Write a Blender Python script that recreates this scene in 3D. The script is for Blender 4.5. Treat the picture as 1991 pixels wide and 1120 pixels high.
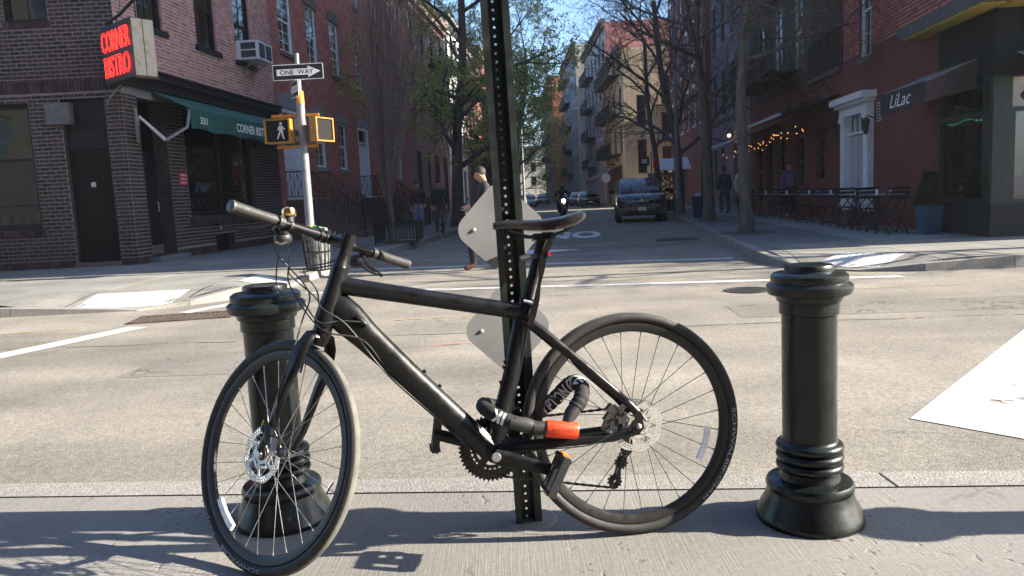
import bpy, bmesh, math, random
from mathutils import Vector, Matrix, Euler
R_ = math.radians
for o in list(bpy.data.objects): bpy.data.objects.remove(o, do_unlink=True)
scene = bpy.context.scene
COL = scene.collection
# ------------------------------------------------------------------ camera
cam_d = bpy.data.cameras.new('camera'); cam = bpy.data.objects.new('camera', cam_d); COL.objects.link(cam)
PITCH, ROLL, CAMH = R_(6.8), R_(2.8), 1.05
fw = Vector((0, math.cos(PITCH), -math.sin(PITCH))); rt = Vector((1, 0, 0)); up = rt.cross(fw)
cr = rt*math.cos(ROLL) - up*math.sin(ROLL); cu = up*math.cos(ROLL) + rt*math.sin(ROLL)
m = Matrix((cr, cu, -fw)).transposed().to_4x4(); m.translation = (0, 0, CAMH)
cam.matrix_world = m
cam_d.sensor_width = 36; cam_d.lens = 1480/1991*36; cam_d.clip_end = 2000; cam_d.clip_start = .05
scene.camera = cam
# ------------------------------------------------------------------ sky and sun
SUN_EL = R_(27); SUN_H = Vector((1, -.085, 0)).normalized()      # horizontal direction towards the sun
world = bpy.data.worlds.new('World'); scene.world = world; world.use_nodes = True
wn = world.node_tree; wn.nodes.clear()
sky = wn.nodes.new('ShaderNodeTexSky'); sky.sky_type = 'NISHITA'; sky.sun_disc = False
sky.sun_elevation = SUN_EL; sky.sun_rotation = math.atan2(SUN_H.x, SUN_H.y)
sky.air_density = 1.0; sky.dust_density = 1.4; sky.ozone_density = 4.5
bg = wn.nodes.new('ShaderNodeBackground'); bg.inputs[1].default_value = .086
wo = wn.nodes.new('ShaderNodeOutputWorld'); wn.links.new(sky.outputs[0], bg.inputs[0]); wn.links.new(bg.outputs[0], wo.inputs[0])
sd = bpy.data.lights.new('sun', 'SUN'); sd.energy = 5.0; sd.angle = R_(.53); sd.color = (1, .915, .78)
sun = bpy.data.objects.new('sun', sd); COL.objects.link(sun)
sdir = -(SUN_H*math.cos(SUN_EL) + Vector((0, 0, math.sin(SUN_EL))))
sun.rotation_euler = sdir.to_track_quat('-Z', 'Y').to_euler(); sun.location = (20, -4, 20)
vs = scene.view_settings
vs.view_transform = 'Standard'; vs.look = 'None'; vs.gamma = 1; vs.use_curve_mapping = False; vs.exposure = 2.1
scene.render.engine = 'CYCLES'

# ------------------------------------------------------------------ helpers
def V(*a): return Vector(a)
class MB:
    """collects shapes; build() links them as one mesh object"""
    def __init__(s): s.v = []; s.f = []; s.m = []
    def add(s, vs, fs, mi=0):
        b = len(s.v); s.v += [tuple(p) for p in vs]; s.f += [tuple(i+b for i in f) for f in fs]; s.m += [mi]*len(fs); return s
    def hexa(s, p, mi=0):
        return s.add(p, [(0, 3, 2, 1), (4, 5, 6, 7), (0, 1, 5, 4), (1, 2, 6, 5), (2, 3, 7, 6), (3, 0, 4, 7)], mi)
    def box(s, x0, x1, y0, y1, z0, z1, mi=0, M=None):
        p = [V(x0, y0, z0), V(x1, y0, z0), V(x1, y1, z0), V(x0, y1, z0), V(x0, y0, z1), V(x1, y0, z1), V(x1, y1, z1), V(x0, y1, z1)]
        if M: p = [M @ q for q in p]
        return s.hexa(p, mi)
    def bar(s, a, b, w, h=None, mi=0, ref=(0, 0, 1)):
        """square bar from a to b"""
        a = Vector(a); b = Vector(b); h = w if h is None else h
        d = (b-a).normalized(); r = Vector(ref)
        if abs(d.dot(r)) > .97: r = V(0, 1, 0)
        x = d.cross(r).normalized()*w/2; y = x.cross(d).normalized()*h/2
        return s.hexa([a-x-y, a+x-y, a+x+y, a-x+y, b-x-y, b+x-y, b+x+y, b-x+y], mi)
    def tube(s, pts, r, n=8, cap=True, mi=0, ref=None, closed=False):
        """r: number, list, or list of (across, up) pairs; ref fixes the 'across' direction"""
        pts = [Vector(p) for p in pts]; k = len(pts)
        rs = r if isinstance(r, (list, tuple)) else [r]*k
        vs = []; prev = None
        for i, p in enumerate(pts):
            if closed: t = pts[(i+1) % k]-pts[i-1]
            else: t = pts[min(i+1, k-1)]-pts[max(i-1, 0)]
            t.normalize()
            if ref is not None: x = Vector(ref); x = x-t*x.dot(t)
            elif prev is None:
                q = V(0, 0, 1) if abs(t.z) < .9 else V(1, 0, 0); x = q-t*q.dot(t)
            else: x = prev-t*prev.dot(t)
            x.normalize(); prev = x; y = t.cross(x)
            a, b = rs[i] if isinstance(rs[i], (list, tuple)) else (rs[i], rs[i])
            for j in range(n):
                an = 2*math.pi*j/n; vs.append(p+x*(a*math.cos(an))+y*(b*math.sin(an)))
        fs = []
        for i in range(k if closed else k-1):
            i2 = (i+1) % k
            for j in range(n): fs.append((i*n+j, i*n+(j+1) % n, i2*n+(j+1) % n, i2*n+j))
        if cap and not closed: fs += [tuple(range(n))[::-1], tuple(range((k-1)*n, k*n))]
        return s.add(vs, fs, mi)
    def lathe(s, prof, n=24, o=(0, 0, 0), M=None, mi=0, cap=True):
        """prof: (radius, z) list about z"""
        vs = []; fs = []; k = len(prof)
        for r, z in prof:
            for j in range(n):
                a = 2*math.pi*j/n; q = V(r*math.cos(a), r*math.sin(a), z)
                vs.append((M @ q if M else q)+Vector(o))
        for i in range(k-1):
            for j in range(n): fs.append((i*n+j, i*n+(j+1) % n, (i+1)*n+(j+1) % n, (i+1)*n+j))
        if cap: fs += [tuple(range(n))[::-1], tuple(range((k-1)*n, k*n))]
        return s.add(vs, fs, mi)
    def prism(s, poly, d0, d1, fn, mi=0):
        """poly: 2-D outline; fn(a, b, depth) -> point"""
        n = len(poly); vs = [fn(a, b, d0) for a, b in poly]+[fn(a, b, d1) for a, b in poly]
        fs = [tuple(range(n))[::-1], tuple(range(n, 2*n))]+[(i, (i+1) % n, n+(i+1) % n, n+i) for i in range(n)]
        return s.add(vs, fs, mi)
    def ball(s, c, r, n=10, k=6, mi=0, M=None):
        c = Vector(c); rr = r if isinstance(r, (tuple, list)) else (r, r, r)
        vs = []; fs = []
        for i in range(k+1):
            t = math.pi*i/k
            for j in range(n):
                a = 2*math.pi*j/n; q = V(rr[0]*math.sin(t)*math.cos(a), rr[1]*math.sin(t)*math.sin(a), rr[2]*math.cos(t))
                vs.append(c+(M @ q if M else q))
        for i in range(k):
            for j in range(n): fs.append((i*n+j, (i+1)*n+j, (i+1)*n+(j+1) % n, i*n+(j+1) % n))
        return s.add(vs, fs, mi)
    def mesh(s, name, mats, smooth=False):
        me = bpy.data.meshes.new(name); me.from_pydata(s.v, [], s.f)
        for mt in (mats if isinstance(mats, (list, tuple)) else [mats]): me.materials.append(mt)
        if any(s.m): me.polygons.foreach_set('material_index', s.m)
        if smooth:
            me.polygons.foreach_set('use_smooth', [True]*len(me.polygons))
            try: me.set_sharp_from_angle(angle=R_(38))
            except Exception: pass
        me.update(); return me
    def build(s, name, mats, parent=None, smooth=False, **kw):
        return link(name, s.mesh(name, mats, smooth), parent, **kw)
def link(name, me, parent=None, **kw):
    o = bpy.data.objects.new(name, me); COL.objects.link(o)
    if parent is not None: o.parent = parent
    if kw: tag(o, **kw)
    return o
def tag(o, label=None, cat=None, group=None, kind=None):
    if label: o['label'] = label
    if cat: o['category'] = cat
    if group: o['group'] = group
    if kind: o['kind'] = kind
    return o
def thing(name, label, cat, loc=(0, 0, 0), rotz=0, group=None, rot=None):
    o = bpy.data.objects.new(name, None); COL.objects.link(o); o.empty_display_size = .1
    o.location = loc; o.rotation_euler = rot if rot else (0, 0, rotz)
    return tag(o, label, cat, group)
def copy_tree(o, parent=None, **kw):
    c = o.copy(); COL.objects.link(c); c.parent = parent
    if kw: tag(c, **kw)
    for ch in list(o.children): copy_tree(ch, c)
    return c

# ------------------------------------------------------------------ materials
_M = {}
def mat(name, col, rough=.6, metal=0., var=.12, scale=6., bump=0., bscale=40., coat=0., spec=.5, emit=None, es=1., isl=0., stretch=None, dirt=0., dcol=(.03, .028, .025), dscale=2.5, trans=0.):
    """principled paint with noise in colour and roughness; isl: variation from piece to piece; dirt: blotches of dcol"""
    if name in _M: return _M[name]
    m = bpy.data.materials.new(name); m.use_nodes = True; _M[name] = m
    nt = m.node_tree; N = nt.nodes; L = nt.links; b = N['Principled BSDF']
    tc = N.new('ShaderNodeTexCoord'); co = tc.outputs['Object']
    if stretch:
        mp = N.new('ShaderNodeMapping'); mp.inputs['Scale'].default_value = stretch; L.new(co, mp.inputs[0]); co = mp.outputs[0]
    def noise(sc, det=4):
        n = N.new('ShaderNodeTexNoise'); n.inputs['Scale'].default_value = sc; n.inputs['Detail'].default_value = det; L.new(co, n.inputs['Vector']); return n.outputs['Fac']
    def mixc(f, a, c2, mode='MIX'):
        x = N.new('ShaderNodeMix'); x.data_type = 'RGBA'; x.blend_type = mode
        if hasattr(f, 'is_linked'): L.new(f, x.inputs[0])
        else: x.inputs[0].default_value = f
        for v, i in ((a, 6), (c2, 7)):
            if hasattr(v, 'is_linked'): L.new(v, x.inputs[i])
            else: x.inputs[i].default_value = (*v, 1)
        return x.outputs[2]
    def rng(f, a, c2, lo=0, hi=1):
        r = N.new('ShaderNodeMapRange'); L.new(f, r.inputs[0]); r.inputs[1].default_value = a; r.inputs[2].default_value = c2; r.inputs[3].default_value = lo; r.inputs[4].default_value = hi; return r.outputs[0]
    nz = noise(scale)
    dk = tuple(c*(1-var*1.6) for c in col); lt = tuple(min(1, c*(1+var*1.3)) for c in col)
    c = mixc(rng(nz, .3, .7), dk, lt)
    if isl:
        g = N.new('ShaderNodeNewGeometry'); oi = N.new('ShaderNodeObjectInfo')
        ad = N.new('ShaderNodeMath'); ad.operation = 'ADD'; L.new(g.outputs['Random Per Island'], ad.inputs[0]); L.new(oi.outputs['Random'], ad.inputs[1])
        fr = N.new('ShaderNodeMath'); fr.operation = 'FRACT'; L.new(ad.outputs[0], fr.inputs[0])
        hs = N.new('ShaderNodeHueSaturation'); L.new(c, hs.inputs['Color']); L.new(rng(fr.outputs[0], 0, 1, 1-isl, 1+isl*.8), hs.inputs['Value'])
        L.new(rng(fr.outputs[0], 0, 1, .497, .508), hs.inputs['Hue']); c = hs.outputs[0]
    if dirt:
        c = mixc(rng(noise(dscale, 6), .66-dirt*.25, .8, 0, min(1, .4+dirt)), c, dcol)
    L.new(c, b.inputs['Base Color'])
    L.new(rng(noise(scale*2.3), .3, .7, max(.02, rough-.1), min(1, rough+.1)), b.inputs['Roughness'])
    b.inputs['Metallic'].default_value = metal; b.inputs['Specular IOR Level'].default_value = spec; b.inputs['Coat Weight'].default_value = coat
    if trans: b.inputs['Transmission Weight'].default_value = trans
    if emit: b.inputs['Emission Color'].default_value = (*emit, 1); b.inputs['Emission Strength'].default_value = es
    if bump:
        bp = N.new('ShaderNodeBump'); bp.inputs['Strength'].default_value = min(1, bump); bp.inputs['Distance'].default_value = .004
        L.new(noise(bscale, 5), bp.inputs['Height']); L.new(bp.outputs[0], b.inputs['Normal'])
    return m
def glass_mat(name, tint=(.7, .75, .75), f=.05):
    """window glass: reflects, and lets what is behind show"""
    if name in _M: return _M[name]
    m = bpy.data.materials.new(name); m.use_nodes = True; _M[name] = m
    nt = m.node_tree; N = nt.nodes; L = nt.links; N.remove(N['Principled BSDF'])
    t = N.new('ShaderNodeBsdfTransparent'); t.inputs[0].default_value = (*tint, 1)
    g = N.new('ShaderNodeBsdfGlossy'); g.inputs['Roughness'].default_value = .02
    fr = N.new('ShaderNodeFresnel'); fr.inputs[0].default_value = 1.6
    ad = N.new('ShaderNodeMath'); ad.operation = 'MULTIPLY_ADD'; L.new(fr.outputs[0], ad.inputs[0]); ad.inputs[1].default_value = .8; ad.inputs[2].default_value = f
    nz = N.new('ShaderNodeTexNoise'); nz.inputs['Scale'].default_value = 1.3; bp = N.new('ShaderNodeBump'); bp.inputs['Strength'].default_value = .086; bp.inputs['Distance'].default_value = .05
    tc = N.new('ShaderNodeTexCoord'); L.new(tc.outputs['Object'], nz.inputs['Vector']); L.new(nz.outputs[0], bp.inputs['Height']); L.new(bp.outputs[0], g.inputs['Normal'])
    mx = N.new('ShaderNodeMixShader'); L.new(ad.outputs[0], mx.inputs[0]); L.new(t.outputs[0], mx.inputs[1]); L.new(g.outputs[0], mx.inputs[2])
    L.new(mx.outputs[0], N['Material Output'].inputs[0]); return m
GLASS = glass_mat('window_glass'); DKGLASS = glass_mat('dark_glass', (.12, .13, .14), .04)

# ------------------------------------------------------------------ lettering
def text_mesh(txt, size=1., font_shear=0., depth=0., bold=0.):
    cu_ = bpy.data.curves.new('lettering', 'FONT'); cu_.body = txt; cu_.size = size; cu_.align_x = 'CENTER'; cu_.align_y = 'CENTER'; cu_.shear = font_shear; cu_.resolution_u = 3
    cu_.extrude = depth; cu_.offset = bold
    o = bpy.data.objects.new('lettering', cu_); COL.objects.link(o)
    dg = bpy.context.evaluated_depsgraph_get(); me = bpy.data.meshes.new_from_object(o.evaluated_get(dg))
    bpy.data.objects.remove(o, do_unlink=True); bpy.data.curves.remove(cu_); return me
def lettering(name, txt, fn, mt, parent, size=1., shear=0., width=None, height=None, bold=0., sub=0):
    """flat print: fn(a, b) maps text coordinates (centred) to a point"""
    me = text_mesh(txt, size, shear, 0., bold)
    if sub:
        bm_ = bmesh.new(); bm_.from_mesh(me); bmesh.ops.triangulate(bm_, faces=bm_.faces[:]); bmesh.ops.subdivide_edges(bm_, edges=bm_.edges[:], cuts=sub, use_grid_fill=True); bm_.to_mesh(me); bm_.free()
    xs = [v.co.x for v in me.vertices]; ys = [v.co.y for v in me.vertices]
    cx = (min(xs)+max(xs))/2; cy = (min(ys)+max(ys))/2
    sx = width/(max(xs)-min(xs)) if width else 1; sy = height/(max(ys)-min(ys)) if height else sx
    for v in me.vertices: v.co = fn((v.co.x-cx)*sx, (v.co.y-cy)*sy)
    me.materials.clear(); me.materials.append(mt); me.update()
    return link(name, me, parent)

# ------------------------------------------------------------------ walls with openings, bricks, windows (local frame: x along, -y outwards, z up)
def wall(mb, u0, u1, z0, z1, ops=(), y=0., rev=.2, mi=0, rmi=0):
    us = sorted({u0, u1, *[max(u0, min(u1, a)) for o in ops for a in (o[0], o[1])]}); zs = sorted({z0, z1, *[max(z0, min(z1, a)) for o in ops for a in (o[2], o[3])]})
    for a, b in zip(us, us[1:]):
        for c, d in zip(zs, zs[1:]):
            mu, mz = (a+b)/2, (c+d)/2
            if any(o[0] < mu < o[1] and o[2] < mz < o[3] for o in ops): continue
            mb.add([(a, y, c), (b, y, c), (b, y, d), (a, y, d)], [(0, 1, 2, 3)], mi)
    for a, b, c, d in [o[:4] for o in ops]:
        Y = y+rev
        mb.add([(a, y, c), (a, Y, c), (a, Y, d), (a, y, d), (b, y, c), (b, Y, c), (b, Y, d), (b, y, d)], [(0, 1, 2, 3), (7, 6, 5, 4), (0, 4, 5, 1), (3, 2, 6, 7)], rmi)
def brick_boxes(u0, u1, z0, z1, ops, bl=.215, bh=.082, j=.019):
    out = []; row = 0; z = z0
    while z < z1-.01:
        h = min(bh-j, z1-z)
        segs = [(u0, u1)]
        for a, b, c, d in [o[:4] for o in ops]:
            if c < z+h*.5 < d:
                ns = []
                for p, q in segs:
                    if b <= p or a >= q: ns.append((p, q)); continue
                    if a > p: ns.append((p, a))
                    if b < q: ns.append((b, q))
                segs = ns
        for p, q in segs:
            k0 = math.floor((p-(row % 2)*bl/2-u0)/bl); x = u0+(row % 2)*bl/2+k0*bl
            while x < q:
                a, b = max(x, p)+j/2, min(x+bl, q)-j/2
                if b-a > .03: out.append((a, b, z+j/2, z+j/2+h-.002))
                x += bl
        z += bh; row += 1
    return out
def brick_wall(parent, u0, u1, z0, z1, ops, mt, bl=.215, bh=.082, y=0., proud=.01, single=None, maxs=300, seed=0, singles_left=None, name='brick'):
    """bricks with recessed joints; those for which single(u, z) holds become objects, the rest one part"""
    rnd = random.Random(seed); bx = brick_boxes(u0, u1, z0, z1, ops, bl, bh); rest = MB(); n = 0; cache = {}
    for a, b, c, d in bx:
        pr = proud+rnd.uniform(-.004, .004)
        if single and n < maxs and single((a+b)/2, (c+d)/2) and b-a > bl*.8:
            if 'me' not in cache:
                q = MB(); w, h = b-a, d-c; e = .004
                q.add([(-w/2, 0, -h/2), (w/2, 0, -h/2), (w/2, 0, h/2), (-w/2, 0, h/2), (-w/2+e, -.012, -h/2+e), (w/2-e, -.012, -h/2+e), (w/2-e, -.012, h/2-e), (-w/2+e, -.012, h/2-e)],
                      [(4, 5, 6, 7), (0, 1, 5, 4), (1, 2, 6, 5), (2, 3, 7, 6), (3, 0, 4, 7)])
                cache['me'] = q.mesh(name, mt)
            o = link(name, cache['me'], parent); o.location = ((a+b)/2, y+.003-pr*.4, (c+d)/2); o.rotation_euler = (rnd.uniform(-.01, .01), rnd.uniform(-.008, .008), rnd.uniform(-.01, .01)); n += 1
        else:
            Y = y-pr
            rest.add([(a, y+.004, c), (b, y+.004, c), (b, y+.004, d), (a, y+.004, d), (a+.003, Y, c+.003), (b-.003, Y, c+.003), (b-.003, Y, d-.003), (a+.003, Y, d-.003)], [(4, 5, 6, 7), (0, 1, 5, 4), (1, 2, 6, 5), (2, 3, 7, 6), (3, 0, 4, 7)])
    if rest.f: rest.build('brick_courses', mt, parent, kind='stuff')
    return n
def soldier(parent, u0, u1, z0, z1, mt, w=.075, y=0., proud=.02, name='soldier_course'):
    mb = MB(); u = u0; rnd = random.Random(int(u0*99))
    while u < u1-.02:
        p = proud+rnd.uniform(-.004, .004); mb.box(u+.005, min(u+w, u1)-.005, y-p, y+.02, z0, z1); u += w
    return mb.build(name, mt, parent)
def sash_window(parent, u0, u1, z0, z1, fm, y=.1, cols=2, rows=2, sill=None, lintel=None, fw_=.06, glass=None, mun=.018, back=None, sillw=.07, lh=.25, ear=False, name='window', shade=None):
    """double-hung window; frame with panes, meeting rail, glazing bars"""
    mb = MB(); W = u1-u0; zm = (z0+z1)/2; g = glass or GLASS
    mb.box(u0, u0+fw_, y-.05, y+.05, z0, z1); mb.box(u1-fw_, u1, y-.05, y+.05, z0, z1)
    mb.box(u0+fw_, u1-fw_, y-.05, y+.05, z0, z0+fw_); mb.box(u0+fw_, u1-fw_, y-.05, y+.05, z1-fw_, z1)
    mb.box(u0+fw_, u1-fw_, y-.03, y+.035, zm-.03, zm+.03)
    for h, (a, b, yy) in enumerate(((z0+fw_, zm-.03, y+.012), (zm+.03, z1-fw_, y-.012))):
        for c in range(1, cols):
            x = u0+fw_+(W-2*fw_)*c/cols; mb.box(x-mun/2, x+mun/2, yy-.012, yy+.012, a, b)
        for r in range(1, rows):
            q = a+(b-a)*r/rows; mb.box(u0+fw_, u1-fw_, yy-.011, yy+.011, q-mun/2, q+mun/2)
    o = mb.build(name, fm, parent)
    for a, b, yy in ((z0+fw_, zm-.03, y+.014), (zm+.03, z1-fw_, y-.010)):
        MB().box(u0+fw_*.9, u1-fw_*.9, yy-.003, yy+.003, a, b).build('pane', g, o)
    if shade:
        MB().box(u0+fw_, u1-fw_, y+.08, y+.085, z0+(z1-z0)*shade[0], z1-fw_).build('window_shade', shade[1], o)
    if back is not None: MB().add([(u0, y+.45, z0), (u1, y+.45, z0), (u1, y+.45, z1), (u0, y+.45, z1)], [(0, 1, 2, 3)]).add([(u0, y+.05, z0), (u0, y+.45, z0), (u0, y+.45, z1), (u0, y+.05, z1), (u1, y+.05, z0), (u1, y+.45, z0), (u1, y+.45, z1), (u1, y+.05, z1)], [(0, 1, 2, 3), (7, 6, 5, 4), (0, 4, 5, 1), (3, 2, 6, 7)]).build('room_behind', back, o)
    if sill: MB().box(u0-sillw, u1+sillw, -.07, y-.052, z0-.13, z0-.002).build('sill', sill, o)
    if lintel:
        l = MB().box(u0-.14, u1+.14, -.035, y-.055, z1+.002, z1+lh)
        if ear: l.box(u0+.12, u1-.12, -.045, .04, z1+lh, z1+lh+.11)
        l.build('lintel', lintel, o)
    return o
# ------------------------------------------------------------------ ground materials
def ground_mat(name, base, agg=.35, worn=None, aggscale=160., patch=.25, bump=.5, streak=None, broom=False, pits=0., stain=None, rough=.9, cracks=0.):
    if name in _M: return _M[name]
    m = bpy.data.materials.new(name); m.use_nodes = True; _M[name] = m
    nt = m.node_tree; N = nt.nodes; L = nt.links; b = N['Principled BSDF']; b.inputs['Roughness'].default_value = rough; b.inputs['Specular IOR Level'].default_value = .3
    tc = N.new('ShaderNodeTexCoord'); co = tc.outputs['Object']
    def nz(sc, det=4, vec=None, rough_=.5):
        n = N.new('ShaderNodeTexNoise'); n.inputs['Scale'].default_value = sc; n.inputs['Detail'].default_value = det; n.inputs['Roughness'].default_value = rough_; L.new(vec or co, n.inputs['Vector']); return n.outputs['Fac']
    def rng(f, a, c, lo=0, hi=1):
        r = N.new('ShaderNodeMapRange'); L.new(f, r.inputs[0])
        for i, v in enumerate((a, c, lo, hi)): r.inputs[i+1].default_value = v
        return r.outputs[0]
    def mul(a, bb):
        x = N.new('ShaderNodeMath'); x.operation = 'MULTIPLY'; L.new(a, x.inputs[0])
        if hasattr(bb, 'is_linked'): L.new(bb, x.inputs[1])
        else: x.inputs[1].default_value = bb
        return x.outputs[0]
    def scaled(s):
        mp = N.new('ShaderNodeMapping'); mp.inputs['Scale'].default_value = s; L.new(co, mp.inputs[0]); return mp.outputs[0]
    fine = nz(aggscale, 2); vor = N.new('ShaderNodeTexVoronoi'); vor.inputs['Scale'].default_value = aggscale*.8; L.new(co, vor.inputs['Vector'])
    v = mul(rng(fine, .32, .68, 1-agg, 1+agg), rng(nz(1.1, 6), .3, .7, 1-patch, 1+patch*.7))
    v = mul(v, rng(nz(.23, 3), .3, .7, 1-patch*.7, 1+patch*.5))
    v = mul(v, rng(nz(aggscale*.22, 3), .35, .65, 1-agg*.5, 1+agg*.4))
    sp = N.new('ShaderNodeSeparateColor'); L.new(vor.outputs['Color'], sp.inputs[0])
    v = mul(v, rng(sp.outputs[0], .0, 1., 1-agg*.5, 1+agg*.5))
    if streak: v = mul(v, rng(nz(1., 4, scaled(streak)), .35, .65, .84, 1.1))
    h = fine
    if broom:
        w = nz(1., 3, scaled((150, 3.5, 1)), .7); v = mul(v, rng(w, .3, .7, .94, 1.05))
        hm = N.new('ShaderNodeMath'); hm.operation = 'ADD'; L.new(mul(fine, .3), hm.inputs[0]); L.new(mul(w, 1.2), hm.inputs[1]); h = hm.outputs[0]
    if pits:
        pn = rng(nz(26, 2, None, .3), .64, .74, 0, 1); pm = rng(nz(1.4, 3), .5, .62, 0, 1); pp = mul(pn, pm)
        v = mul(v, rng(pp, 0, 1, 1, 1-pits)); hm = N.new('ShaderNodeMath'); hm.operation = 'SUBTRACT'; L.new(h, hm.inputs[0]); L.new(mul(pp, 5.), hm.inputs[1]); h = hm.outputs[0]
    if cracks:
        vc = N.new('ShaderNodeTexVoronoi'); vc.feature = 'DISTANCE_TO_EDGE'; vc.inputs['Scale'].default_value = 1.1
        wv = N.new('ShaderNodeTexNoise'); wv.inputs['Scale'].default_value = 3.; wv.inputs['Detail'].default_value = 5; L.new(co, wv.inputs['Vector'])
        av = N.new('ShaderNodeVectorMath'); av.operation = 'MULTIPLY_ADD'; L.new(wv.outputs['Color'], av.inputs[0]); av.inputs[1].default_value = (.5, .5, .5); L.new(co, av.inputs[2]); L.new(av.outputs[0], vc.inputs['Vector'])
        cc = mul(rng(vc.outputs['Distance'], 0, .012, 1, 0), rng(nz(.9, 2), .52, .62, 0, 1)); v = mul(v, rng(cc, 0, 1, 1, 1-cracks))
    mx = N.new('ShaderNodeMix'); mx.data_type = 'RGBA'; mx.blend_type = 'MULTIPLY'; mx.inputs[0].default_value = 1; mx.inputs[6].default_value = (*base, 1); L.new(v, mx.inputs[7]); c = mx.outputs[2]
    if stain:
        for sc, sc_col, lo in stain:
            q = N.new('ShaderNodeMix'); q.data_type = 'RGBA'; L.new(mul(rng(nz(sc, 5, None, .65), lo, lo+.08), rng(fine, .3, .6, .3, .9)), q.inputs[0]); L.new(c, q.inputs[6]); q.inputs[7].default_value = (*sc_col, 1); c = q.outputs[2]
    L.new(c, b.inputs['Base Color'])
    if worn:
        ta = N.new('ShaderNodeBsdfTransparent'); ms = N.new('ShaderNodeMixShader'); al = mul(rng(nz(worn[0], 6, None, .7), worn[1], worn[1]+.06), rng(nz(worn[0]*7, 3), .25, .6, .55, 1)); L.new(al, ms.inputs[0]); L.new(b.outputs[0], ms.inputs[1]); L.new(ta.outputs[0], ms.inputs[2]); L.new(ms.outputs[0], N['Material Output'].inputs[0])
    bp = N.new('ShaderNodeBump'); bp.inputs['Strength'].default_value = bump; bp.inputs['Distance'].default_value = .006; L.new(h, bp.inputs['Height']); L.new(bp.outputs[0], b.inputs['Normal'])
    return m
ASPHALT = ground_mat('asphalt', (.195, .178, .15), agg=.3, aggscale=170, patch=.22, bump=.6, streak=(.18, 1.6, 1), cracks=.35, stain=((.55, (.11, .10, .09), .62),))
NEARCON = ground_mat('broomed_concrete', (.182, .172, .158), agg=.16, aggscale=260, patch=.22, bump=.3, broom=True, pits=.35, cracks=.55, stain=((2.6, (.30, .29, .28), .74), (17., (.085, .08, .075), .735)))
GRANITE = ground_mat('granite_kerb', (.205, .195, .178), agg=.2, aggscale=120, patch=.16, bump=.7)
CONC = ground_mat('sidewalk_concrete', (.17, .165, .148), agg=.14, aggscale=60, patch=.26, bump=.3, stain=((1.2, (.26, .2, .1), .73),))
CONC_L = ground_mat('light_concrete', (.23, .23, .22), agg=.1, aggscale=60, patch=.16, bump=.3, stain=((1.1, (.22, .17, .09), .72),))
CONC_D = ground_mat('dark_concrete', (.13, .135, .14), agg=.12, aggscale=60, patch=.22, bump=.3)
ROADPAINT = ground_mat('road_paint', (.42, .415, .395), worn=(5., .60), agg=.1, aggscale=90, patch=.07, bump=.5, rough=.75, cracks=.35, stain=((7., (.25, .23, .2), .70),))
WORNPAINT = ground_mat('worn_road_paint', (.62, .61, .58), worn=(6., .60), agg=.12, aggscale=90, patch=.2, bump=.5, rough=.8, stain=((9., (.14, .13, .12), .6),))
ROAD_Z = -.15
# ------------------------------------------------------------------ road
mb = MB(); S = 400.
mb.add([(-S, -S, ROAD_Z), (S, -S, ROAD_Z), (S, S, ROAD_Z), (-S, S, ROAD_Z)], [(0, 1, 2, 3)])
mb.build('road', ASPHALT, label='grey sunlit asphalt street with a shaded side street beyond', kind='structure')
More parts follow.
